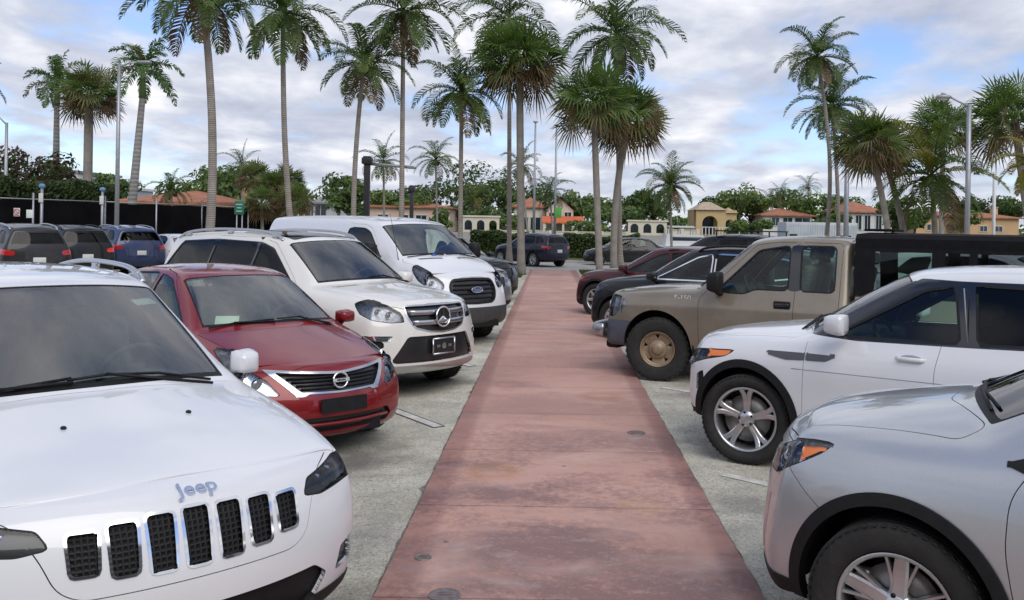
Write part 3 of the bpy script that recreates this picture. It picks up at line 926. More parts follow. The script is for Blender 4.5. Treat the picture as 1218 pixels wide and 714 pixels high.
    # lettering on the hood edge
    p, n = sh.front(0.0, .925, .004)
    p, n = sh.top(.785, .03, .003)
    place_text(sh, root, 'Jeep', .090, .0045, 'hood_lettering', M['chrome_blue'], p, n)
    for sg in (1, -1):
        mirror_part(root, (-.60, .80, 1.075), sg, (.13, .145, .14), M['paint_white_cool'], .0)
        handle_part(root, sh, -1.58, .985, sg, M['paint_white_cool'])
        handle_part(root, sh, -2.5, 1.0, sg, M['paint_white_cool'])
        b = MB(); q = []
        for xx, dz in ((-1.32, .0), (-1.42, .035), (-1.7, .055), (-2.4, .055), (-3.0, .045), (-3.2, .0)):
            pp, nn = sh.top(xx, .555); q.append((pp.x, pp.y*sg, pp.z+dz))
        b.tube(smooth_path(q, 6), .019, 8, flat=(1, .8))
        for xx in (-1.44, -2.2, -3.0):
            pp, nn = sh.top(xx, .555); b.box((pp.x, pp.y*sg, pp.z+.02), (.10, .03, .05), 0, None, .01)
        b.build('roof_rail', [M['satin']], root)
    wiper(root, sh, [(-.36, .56), (-.37, .3), (-.36, .05), (-.35, -.12)], .012); wiper(root, sh, [(-.36, -.10), (-.38, -.4), (-.40, -.62)], .012)
    for yy in (.26, -.26):
        p, n = sh.top(.12, yy, .004); b = MB(); b.sphere(p, (.016, .012, .008)); b.build('washer_nozzle', [M['black_plastic']], root)
    # stickers and papers behind the screen
    p, n = sh.top(-1.06, .48, -.02); glass_card(root, sh, -1.02, .46, .16, .06, 'windshield_sticker', -.016)
    b = MB(); b.box((-.50, .38, 1.085), (.16, .26, .004), 0, Matrix.Rotation(.3, 3, 'Z') @ Matrix.Rotation(R(6), 3, 'Y')); b.build('dash_paper', [M['paper']], root)
    b = MB(); b.box((-1.22, 0, 1.475), (.04, .23, .06), 0, None, .015); b.box((-1.16, 0, 1.535), (.10, .10, .05), 0, None, .01); b.build('rear_view_mirror', [M['black_plastic']], root)
    cabin(root, -.42, 1.08, -1.35, .66, -2.2, .70)
    add_wheels(root, 'ten', .355, .225, .225, .80, 2.70, 0)
    liners(root, 2.70, .80, .36, .405, .89, .45, (.60, -3.3, .78, .22))
    return c
def ring_badge(root, sh, y, z, r, kind, off=.012, parent=None):
    p, n = sh.front(y, z, off); m = frame_at(p, Vector((n.x, n.y, n.z*.3))); b = MB()
    T = lambda a, c, t=0: m @ Vector((a, c, t))
    if kind == 'bar':
        b.tube([T(r*math.cos(a), r*.93*math.sin(a)) for a in np.linspace(0, 2*math.pi, 33)], r*.14, 8, caps=False)
        b.prism([(-r*1.15, -r*.2), (r*1.15, -r*.2), (r*1.15, r*.2), (-r*1.15, r*.2)], .012, lambda a, c, t: T(a, c, t))
        o = b.build('grille_badge', [M['chrome']], root)
        text_mesh('NISSAN', r*.36, .002, 'badge_lettering', M['black_plastic'], o, m @ Matrix.Translation((0, 0, .0135)))
    elif kind == 'star':
        b.tube([T(r*math.cos(a), r*math.sin(a)) for a in np.linspace(0, 2*math.pi, 33)], r*.10, 8, caps=False)
        for k in range(3):
            a = math.pi/2+k*2*math.pi/3; w = r*.17
            vs = [T(0, 0, .025), T(w*math.cos(a+math.pi/2), w*math.sin(a+math.pi/2), .0), T(r*math.cos(a), r*math.sin(a), 0), T(w*math.cos(a-math.pi/2), w*math.sin(a-math.pi/2), .0), T(0, 0, -.005)]
            b.add(vs, [(0, 1, 2), (0, 2, 3), (4, 2, 1), (4, 3, 2)], 0)
        o = b.build('grille_star', [M['chrome']], root)
        d = MB(); d.lathe([(r*.95, 0), (.0005, 0)], 24, 'x', (0, 0, 0)); 
        d = MB(); d.add([T(r*.95*math.cos(a), r*.95*math.sin(a), -.012) for a in np.linspace(0, 2*math.pi, 25)[:-1]], [tuple(range(24))]); d.build('star_backing', [M['lamp_dark']], o)
    elif kind == 'oval':
        pts = [(r*1.0*math.cos(a), r*.40*math.sin(a)) for a in np.linspace(0, 2*math.pi, 33)[:-1]]
        b.prism(pts, .012, lambda a, c, t: T(a, c, t), 0)
        b.tube([T(q[0], q[1], .012) for q in pts+pts[:1]], r*.06, 6, 1, caps=False)
        o = b.build('grille_badge', [M['badge_blue'], M['satin']], root)
        text_mesh('Ford', r*.72, .001, 'badge_lettering', M['satin'], o, m @ Matrix.Translation((0, 0, .0145)) @ Matrix.Shear('XY', 4, (.25, 0)) if False else m @ Matrix.Translation((0, 0, .0145)))
    return o
def grille_bars(root, sh, zs, hw, rad, mat, off, name='grille_bar', flat=(1, 1), n=9, yc=0.0):
    for z, w in zip(zs, hw if isinstance(hw, (list, tuple)) else [hw]*len(zs)):
        b = MB(); b.tube([sh.front(t*w, z, off)[0] for t in np.linspace(-1, 1, n)], rad, 8, flat=flat); b.build(name, [M[mat]], root)
def front_plate(root, sh, z, w, h, mat, name='license_plate', off=.015, frame=None, tilt=0.0):
    p, n = sh.front(0, z, off); m = frame_at(p, Vector((1, 0, n.z*.5)))
    b = MB(); b.prism(round_poly([(-w/2, -h/2), (w/2, -h/2), (w/2, h/2), (-w/2, h/2)], .012), .012, lambda a, c, t: m @ Vector((a, c, t)))
    mats = [M[mat]]
    if frame:
        for (a0, c0, a1, c1) in ((-w/2, h/2, w/2, h/2), (-w/2, -h/2, w/2, -h/2), (-w/2, -h/2, -w/2, h/2), (w/2, -h/2, w/2, h/2)):
            b.tube([m @ Vector((a0, c0, .012)), m @ Vector((a1, c1, .012))], .011, 6, 1)
        mats.append(M[frame])
    return b.build(name, mats, root)
M['badge_blue'] = simple('badge_blue', (.02, .05, .2), .3, coat=1)
M['red_bar'] = M['paint_red']
FRONT = lambda x, y, z, u, v: (x > .35) & (v < 6.2)
CORNER = lambda x, y, z, u, v: (x > .0) & (v < 6.4) & (y > .15)

# ---------------------------------------------------------------- red sedan
def build_sedan_red(x, y, deg):
    up = [(.52, .52, .60, .775, .60, .80), (.25, .22, .64, .86, .28, .89), (-.10, -.12, .67, .925, -.02, .965), (-.36, -.36, .69, .965, -.15, 1.0)] + \
        ws((-.44, -.44, .685, .985, -.20, 1.015), (-1.25, -1.18, .56, 1.405, -1.02, 1.445), .025) + [
        (-1.45, -1.42, .55, 1.455, -1.3, 1.49), (-1.9, -1.9, .55, 1.47, -1.9, 1.515), (-2.4, -2.4, .54, 1.43, -2.4, 1.48), (-2.62, -2.64, .53, 1.38, -2.64, 1.43)] + \
        ws((-2.68, -2.70, .53, 1.36, -2.72, 1.41), (-3.02, -3.12, .62, 1.04, -3.20, 1.07), .015) + [(-3.2, -3.25, .64, 1.01, -3.3, 1.035), (-3.38, -3.42, .63, .99, -3.45, 1.015)]
    side = [(.60, .74, .20, .34, .50, .62, .745, .62), (.40, .80, .20, .34, .52, .66, .80, .70), (0, .845, .19, .34, .54, .74, .88, .755), (-.44, .85, .18, .34, .55, .79, .945, .765), (-1.2, .85, .18, .33, .56, .82, .97, .765), (-2.2, .85, .18, .33, .58, .84, .99, .755), (-2.8, .84, .2, .36, .6, .86, 1.0, .735), (-3.4, .78, .26, .4, .62, .84, .97, .68)]
    nose = [(.76, .19, .66, .24), (.85, .21, .72, .28), (.885, .36, .76, .30), (.875, .50, .77, .32), (.83, .62, .75, .33), (.775, .735, .70, .34), (.72, .775, .66, .34), (2.3, .03, .006)]
    tail = [(-3.42, .3, .7, .2), (-3.52, .34, .74, .2), (-3.56, .5, .77, .22), (-3.55, .7, .77, .2), (-3.53, .88, .74, .2), (-3.52, .96, .70, .2), (-3.46, 1.0, .66, .2), (2.5, .03, .003)]
    pm = M['paint_red']
    c = Car('parked_sedan', dict(side=side, upper=up, nose=nose, tail=tail, vside=5.5), pm, x, y, deg, 'dark red sedan with a chrome V grille and a paper on its dashboard', 'car')
    sh = c.sh
    sh.region('grille', 'front', [(-.4, .70), (0, .698), (.488, .729), (.335, .578), (0, .570), (-.3, .570)], 'lamp_dark', FRONT, r=.01, off=-.03, depth=-.03)
    sh.region('grille_surround', 'front', [(-.4, .722), (0, .717), (.56, .752), (.37, .548), (.31, .543), (.295, .563), (0, .555), (-.3, .555)], 'chrome_soft', FRONT, r=.008, off=.008, depth=.03)
    sh.region('lower_intake', 'front', [(-.5, .255), (-.5, .375), (.50, .375), (.56, .30), (.50, .255)], 'lamp_dark', FRONT, r=.02, off=-.03, depth=-.03)
    sh.region('fog_lamp_pocket', 'wrap', [(.74, .33), (.76, .45), (.93, .50), (.95, .42), (.86, .33)], 'lamp_dark', CORNER, r=.02, split=True, off=-.02, depth=-.02)
    sh.region('headlight', 'wrap', [(.49, .560), (.62, .568), (.82, .645), (1.02, .75), (1.34, .885), (1.18, .875), (.86, .80), (.60, .672)], 'lamp_bright', CORNER, r=.015, split=True, off=-.045, depth=-.045)
    sh.region('headlight_edge', 'wrap', [(.49, .560), (.62, .568), (.82, .645), (1.02, .75), (1.34, .885), (1.18, .875), (.86, .80), (.60, .672)], 'gap', CORNER, r=.015, grow=.004, merge='body')
    c.arches(.345, .305, 2.60)
    c.windows([[(-.62, .985), (-1.30, 1.37), (-1.58, 1.415), (-1.60, 1.0)], [(-1.68, 1.0), (-1.66, 1.425), (-2.25, 1.40), (-2.50, 1.30), (-2.45, 1.03)]], 'glass', r=.04)
    c.windshield(8); c.windshield(8+4+5, name='rear_window')
    c.doors([[(-.50, .28), (-.47, .75), (-.58, .95), (-1.30, 1.425), (-1.62, 1.47), (-1.64, .28)], [(-1.64, .28), (-1.62, 1.47), (-2.30, 1.455), (-2.58, 1.30), (-2.52, .95), (-2.30, .65), (-2.20, .28)]])
    sh.region('hood', 'top', [(.70, -.1), (.66, .40), (.52, .60), (-.38, .705), (-.30, .6), (-.16, .3), (-.13, -.1)], 'paint', lambda x, y, z, u, v: (v > 4.7) & (x > -.6), r=.03, gap=.004)
    m = c.finish(); root = c.root
    for ob in m['headlight']: lens_over(ob, .045, root)
    lamp_guts(sh, root, [(.62, .66, .05), (.69, .74, .045)], 'headlight', .04)
    grille_bars(root, sh, [.606, .634, .663, .69], [.33, .36, .39, .42], .008, 'black_plastic', -.012)
    ring_badge(root, sh, 0, .648, .066, 'bar', .012)
    front_plate(root, sh, .465, .42, .115, 'black_plastic', 'plate_holder', .012)
    grille_bars(root, sh, [.315], [.50], .014, 'red_bar', -.004, 'bumper_bar')
    for sg in (1, -1):
        mirror_part(root, (-.58, .79, .945), sg, (.14, .19, .13), pm, .0); handle_part(root, sh, -1.48, .86, sg, pm); handle_part(root, sh, -2.32, .87, sg, pm)
    wiper(root, sh, [(-.28, .52), (-.30, .2), (-.27, -.02)], .012); wiper(root, sh, [(-.27, -.05), (-.33, -.4), (-.38, -.6)], .012)
    glass_card(root, sh, -.42, -.42, .20, .13, 'dash_paper', -.03)
    glass_card(root, sh, -1.0, 0.02, .07, .03, 'windshield_sticker', -.01)
    b = MB(); b.box((-1.08, 0, 1.36), (.05, .24, .07), 0, None, .015); b.build('rear_view_mirror', [M['black_plastic']], root)
    b = MB(); b.box((-1.5, -.68, 1.0), (.5, .06, .30), 0, None, .03); b.build('blue_cloth', [M['blue_cloth']], root)
    cabin(root, -.36, .97, -1.35, .56, -2.2, .62, dark='seat_light')
    add_wheels(root, 'plain', .31, .185, .195, .74, 2.60, 0)
    liners(root, 2.60, .74, .305, .35, .81, .42, (.55, -3.2, .72, .17))
    return c
M['seat_light'] = simple('light_seat_fabric', (.32, .32, .30), .9, var=.2, vscale=40)

# ---------------------------------------------------------------- large cream-white SUV
def build_star_suv(x, y, deg):
    up = [(.50, .50, .66, 1.07, .62, 1.10), (.22, .20, .71, 1.13, .25, 1.17), (-.15, -.15, .73, 1.165, -.08, 1.205), (-.46, -.45, .735, 1.195, -.28, 1.235)] + \
        ws((-.54, -.53, .73, 1.21, -.33, 1.245), (-1.36, -1.28, .62, 1.70, -1.10, 1.75), .02) + [
        (-1.55, -1.5, .62, 1.755, -1.35, 1.79), (-2.1, -2.1, .625, 1.79, -2.1, 1.83), (-3.0, -3.0, .62, 1.79, -3.0, 1.825), (-3.6, -3.6, .60, 1.755, -3.6, 1.79), (-3.82, -3.82, .59, 1.735, -3.82, 1.77)]
    side = [(.58, .82, .30, .46, .66, .86, 1.03, .70), (.38, .90, .29, .46, .68, .90, 1.06, .78), (0, .955, .28, .46, .70, .94, 1.11, .84), (-.54, .96, .27, .44, .70, .97, 1.16, .845), (-1.4, .96, .27, .44, .70, .98, 1.17, .845), (-2.6, .96, .28, .46, .72, .99, 1.18, .84), (-3.3, .955, .30, .5, .75, 1.0, 1.20, .83), (-3.82, .88, .4, .56, .78, 1.0, 1.21, .77)]
    nose = [(.74, .28, .74, .24), (.86, .30, .82, .28), (.885, .45, .84, .30), (.88, .64, .84, .31), (.865, .82, .82, .32), (.82, 1.03, .76, .34), (.76, 1.075, .70, .34), (2.4, .03, .006)]
    tail = [(-4.0, .38, .78, .2), (-4.12, .44, .86, .2), (-4.18, .6, .87, .2), (-4.16, .8, .87, .18), (-4.13, 1.0, .84, .15), (-4.10, 1.2, .79, .12), (-3.95, 1.70, .60, .08), (2.5, .03, .006)]
    pm = M['paint_white_warm']
    c = Car('parked_suv', dict(side=side, upper=up, nose=nose, tail=tail, vside=5.5), pm, x, y, deg, 'large cream white SUV with a round star on its two-bar grille', 'car')
    sh = c.sh
    gp = [(-.4, 1.03), (0, 1.03), (.445, 1.025), (.44, .92), (.37, .80), (.20, .755), (0, .74), (-.4, .74)]
    sh.region('grille', 'front', gp, 'lamp_dark', FRONT, r=.03, off=-.035, depth=-.035)
    sh.region('grille_surround', 'front', gp, 'satin', FRONT, r=.03, grow=.016, off=.005, depth=.03)
    sh.region('lower_intake', 'front', [(-.5, .41), (-.5, .70), (.46, .70), (.64, .44), (.60, .41)], 'lamp_dark', FRONT, r=.03, off=-.03, depth=-.03)
    sh.region('bumper_vent', 'wrap', [(.72, .60), (.74, .66), (1.06, .68), (1.10, .62), (.94, .50)], 'lamp_dark', CORNER, r=.02, split=True, off=-.03, depth=-.03)
    sh.region('running_light', 'wrap', [(.64, .655), (.64, .715), (1.20, .725), (1.22, .69), (.90, .67)], 'chrome', CORNER, r=.015, split=True, off=.006, depth=.03)
    hl = [(.50, .865), (.54, .955), (.70, 1.04), (.90, 1.082), (1.08, 1.092), (1.16, 1.055), (1.03, .95), (.86, .89), (.66, .86)]
    sh.region('headlight', 'wrap', hl, 'lamp_chrome', CORNER, r=.012, split=True, off=-.045, depth=-.045)
    sh.region('headlight_edge', 'wrap', hl, 'lamp_dark', CORNER, r=.012, grow=.008, merge='body')
    sh.region('skid_trim', 'front', [(-.9, .30), (-.9, .385), (.62, .385), (.74, .34), (.74, .30)], 'satin', lambda x, y, z, u, v: (x > .4) & (v < 4), r=.01, off=.012, depth=.03)
    c.arches(.435, .39, 3.075)
    sh.region('sill_cladding', 'side', None, 'black_plastic', lambda x, y, z, u, v: (v < 4) & (x < .3), fn=lambda X, Y: Y-.33, off=.006, depth=.03)
    c.windows([[(-.82, 1.185), (-1.44, 1.60), (-1.70, 1.665), (-1.74, 1.19)], [(-1.80, 1.19), (-1.77, 1.675), (-2.68, 1.69), (-2.72, 1.20)], [(-2.78, 1.20), (-2.74, 1.69), (-3.55, 1.65), (-3.86, 1.27), (-3.7, 1.22)]], ['glass_tint']*3, r=.05)
    sh.region('pillar_trim', 'side', [(-.78, 1.165), (-1.42, 1.62), (-1.70, 1.69), (-2.7, 1.71), (-3.57, 1.67), (-3.90, 1.27), (-3.72, 1.20)], 'pillar_black', lambda x, y, z, u, v: (v > 4.3) & (v < 6.9) & (y > .3), r=.03, merge='body', off=.001)
    c.windshield(8)
    c.doors([[(-.62, .36), (-.58, 1.0), (-.70, 1.16), (-1.42, 1.68), (-1.73, 1.74), (-1.77, .36)], [(-1.77, .36), (-1.74, 1.745), (-2.72, 1.75), (-2.76, 1.1), (-2.55, .80), (-2.52, .36)]])
    sh.region('hood', 'top', [(.78, -.1), (.74, .40), (.55, .66), (-.40, .755), (-.42, .66), (-.27, .3), (-.25, -.1)], 'paint', lambda x, y, z, u, v: (v > 4.7) & (x > -.7), r=.03, gap=.004)
    sh.region('hood_vent', 'top', [(-.20, .32), (-.25, .32), (-.33, .62), (-.28, .62)], 'lamp_dark', lambda x, y, z, u, v: (v > 5), r=.01, split=True, off=-.006, over=True)
    sh.region('sunroof', 'top', [(-1.22, -.1), (-1.24, .50), (-2.35, .52), (-2.35, -.1)], 'glass_tint', lambda x, y, z, u, v: (v > 6.3) & (z > 1.6), r=.05, off=.002, depth=.01)
    m = c.finish(); root = c.root
    for ob in m['headlight']: lens_over(ob, .045, root)
    lamp_guts(sh, root, [(.62, .95, .036), (.71, .985, .030)], 'headlight', .04)
    for z, w in ((.955, .43), (.845, .395)):
        b = MB(); b.tube([sh.front(t*w, z, .005)[0] for t in np.linspace(-1, 1, 11)], .03, 10, flat=(.35, 1.0)); b.build('grille_bar', [M['satin']], root)
    ring_badge(root, sh, 0, .895, .11, 'star', .03)
    front_plate(root, sh, .575, .34, .17, 'lamp_dark', 'license_plate', .0, 'satin'); p, n = sh.front(0, .575, .014); m_ = frame_at(p, Vector((1, 0, n.z*.5))); b = MB(); b.lathe([(.035, .004), (.0005, .006)], 16, 'z'); b.box((-.09, 0, .003), (.05, .03, .004)); b.box((.09, 0, .003), (.05, .03, .004)); b.v = [tuple(m_ @ Vector(q)) for q in b.v]; b.build('plate_emblem', [M['satin']], root)
    for sg in (1, -1):
        mirror_part(root, (-.84, .90, 1.15), sg, (.15, .20, .17), pm, .0); handle_part(root, sh, -1.58, 1.03, sg, M['chrome']); handle_part(root, sh, -2.58, 1.04, sg, M['chrome'])
        q = []
        for xx, dz in ((-1.35, .0), (-1.5, .045), (-1.9, .06), (-2.8, .06), (-3.5, .05), (-3.75, .0)):
            pp, nn = sh.top(xx, .575); q.append((pp.x, pp.y*sg, pp.z+dz))
        b = MB(); b.tube(smooth_path(q, 6), .02, 8, flat=(1, .9))
        for xx in (-1.52, -2.5, -3.5):
            pp, nn = sh.top(xx, .575); b.box((pp.x, pp.y*sg, pp.z+.02), (.12, .03, .06), 0, None, .01)
        b.build('roof_rail', [M['satin'] if sg < 0 else M['satin']], root)
    wiper(root, sh, [(-.38, .6), (-.42, .2), (-.40, -.02)], .012)
    b = MB(); b.box((-1.16, 0, 1.64), (.06, .26, .08), 0, None, .015); b.build('rear_view_mirror', [M['black_plastic']], root)
    cabin(root, -.50, 1.19, -1.55, .80, -2.5, .72)
    add_wheels(root, 'plain', .385, .275, .255, .81, 3.075, R(-12))
    liners(root, 3.075, .80, .39, .44, .92, .45, (.5, -3.8, .8, .24))
    return c

# ---------------------------------------------------------------- white cargo van
def build_van(x, y, deg):
    up = [(.66, .66, .70, 1.16, .70, 1.19), (.50, .48, .78, 1.25, .55, 1.28), (.25, .25, .82, 1.325, .35, 1.36), (.02, .04, .835, 1.375, .20, 1.41)] + \
        ws((-.04, -.03, .83, 1.40, .13, 1.435), (-.85, -.78, .75, 1.93, -.62, 1.985), .03) + [
        (-1.05, -1.0, .75, 2.0, -.85, 2.04), (-1.6, -1.6, .76, 2.03, -1.6, 2.075), (-2.6, -2.6, .765, 2.035, -2.6, 2.085), (-3.6, -3.6, .765, 2.035, -3.6, 2.085), (-4.2, -4.2, .76, 2.03, -4.2, 2.075), (-4.40, -4.40, .755, 2.02, -4.40, 2.06)]
    side = [(.70, .84, .34, .50, .70, .92, 1.13, .73), (.5, .92, .34, .50, .72, .98, 1.20, .83), (0, 1.0, .33, .50, .75, 1.05, 1.30, .93), (-.8, 1.03, .32, .50, .78, 1.10, 1.38, .95), (-2.0, 1.03, .32, .50, .8, 1.12, 1.42, .965), (-4.4, 1.02, .34, .52, .8, 1.12, 1.42, .96)]
    nose = [(.80, .30, .74, .2), (.96, .34, .86, .26), (1.0, .48, .88, .28), (.99, .64, .88, .28), (.95, .86, .86, .29), (.86, 1.10, .80, .30), (.80, 1.15, .76, .30), (2.5, .03, .012)]
    tail = [(-4.45, .38, .9, .1), (-4.50, .44, .95, .1), (-4.54, .6, .97, .1), (-4.54, .9, .97, .1), (-4.53, 1.2, .96, .1), (-4.52, 1.42, .93, .08), (-4.46, 2.0, .745, .05), (3, .02, .01)]
    pm = M['paint_white_cool']
    c = Car('cargo_van', dict(side=side, upper=up, nose=nose, tail=tail, vside=5.5, w4=.025), pm, x, y, deg, 'white windowless cargo van with a big black grille', 'van')
    sh = c.sh
    gp = [(-.4, 1.06), (0, 1.065), (.40, 1.05), (.46, .94), (.42, .78), (.34, .72), (0, .71), (-.4, .71)]
    sh.region('grille', 'front', gp, 'lamp_dark', FRONT, r=.06, off=-.03, depth=-.03)
    sh.region('grille_surround', 'front', gp, 'black_plastic', FRONT, r=.06, grow=.035, off=.006, depth=.03)
    sh.region('front_bumper', 'front', [(-1.2, .1), (-1.2, .625), (1.2, .625), (1.2, .1)], 'grey_plastic', lambda x, y, z, u, v: (x > .48) & (v < 5), r=.0, off=.012, depth=.03)
    hl = [(.60, .92), (.58, 1.00), (.66, 1.08), (.92, 1.20), (1.24, 1.30), (1.20, 1.20), (1.05, 1.06), (.80, .93)]
    sh.region('headlight', 'wrap', hl, 'lamp_chrome', CORNER, r=.03, split=True, off=-.045, depth=-.045)
    sh.region('headlight_edge', 'wrap', hl, 'lamp_dark', CORNER, r=.03, grow=.012, merge='body')
    c.arches(.41, .36, 3.30, .04)
    c.windows([[(-.42, 1.36), (-.92, 1.80), (-1.10, 1.86), (-1.55, 1.875), (-1.60, 1.36), (-1.0, 1.30)]], 'glass_mid', r=.07)
    c.windshield(8, band=.1)
    c.doors([[(-.30, .40), (-.26, 1.2), (-.36, 1.36), (-.90, 1.87), (-1.10, 1.93), (-1.66, 1.94), (-1.70, .40)]], r=.08)
    for z0 in (1.52, .78):
        sh.region('body_groove', 'side', None, 'paint', lambda x, y, z, u, v: (v < 6) & (x < -1.95) & (x > -4.2), fn=lambda X, Y, z0=z0: np.abs(Y-z0)-.012, merge='body', off=-.012)
    for xx in (-1.95, -3.2):
        sh.region('body_seam', 'side', None, 'gap', lambda x, y, z, u, v: (v < 6.4) & (z > .45), fn=lambda X, Y, xx=xx: np.abs(X-xx)-.004, merge='body', off=-.004)
    for yy in (.16, .40, .60):
        sh.region('roof_rib', 'top', None, 'paint', lambda x, y, z, u, v: (z > 1.9) & (x < -1.2) & (x > -4.2), fn=lambda X, Y, yy=yy: np.abs(Y-yy)-.03, merge='body', off=.010)
    sh.region('hood', 'top', [(.83, -.1), (.80, .5), (.62, .72), (.10, .85), (.0, .80), (.12, .4), (.155, -.1)], 'paint', lambda x, y, z, u, v: (v > 4.7) & (x > -.3), r=.03, gap=.005)
    sh.region('hood_vent', 'top', [(.26, .16), (.21, .16), (.13, .60), (.19, .60)], 'lamp_dark', lambda x, y, z, u, v: (v > 5), r=.012, split=True, off=-.006, over=True)
    m = c.finish(); root = c.root
    for ob in m['headlight']: lens_over(ob, .045, root)
    lamp_guts(sh, root, [(.72, 1.02, .042), (.80, 1.10, .034)], 'headlight', .04)
    grille_bars(root, sh, [.78, .85, .92, .99], [.40, .42, .42, .40], .014, 'black_plastic', .0, flat=(.6, 1))
    ring_badge(root, sh, 0, .90, .115, 'oval', .02)
    for sg in (1, -1):
        mirror_part(root, (-.42, .98, 1.33), sg, (.17, .20, .32), M['black_plastic'], .04)
        handle_part(root, sh, -1.45, 1.12, sg, M['black_plastic'])
    wiper(root, sh, [(.06, .7), (.09, .3), (.12, .0)], .014); wiper(root, sh, [(.11, -.05), (.09, -.3), (.03, -.72)], .014)
    p, n = sh.top(-.02, -.86); b = MB(); b.tube([p, p+Vector((-.25, 0, .75))], [.006, .003], 6); b.build('antenna', [M['black_plastic']], root)
    b = MB(); b.box((-.02, -.15, 1.42), (.25, .34, .10), 0, Matrix.Rotation(.3, 3, 'Z'), .04); b.box((-.02, .12, 1.41), (.2, .2, .06), 0, Matrix.Rotation(-.2, 3, 'Z'), .03); b.build('blue_rag', [M['blue_cloth']], root)
    b = MB(); b.box((.0, .42, 1.41), (.2, .24, .03), 0, Matrix.Rotation(.2, 3, 'Z')); b.build('dash_paper', [M['paper']], root)
    cabin(root, -.06, 1.40, -.95, .98, -1.0, .84, rear=False, wheel_y=.42)
    add_wheels(root, 'steel', .355, .235, .205, .86, 3.30, R(-10), 'alloy')
    liners(root, 3.30, .86, .36, .42, .98, .5, (.7, -4.3, .85, .26))
    return c
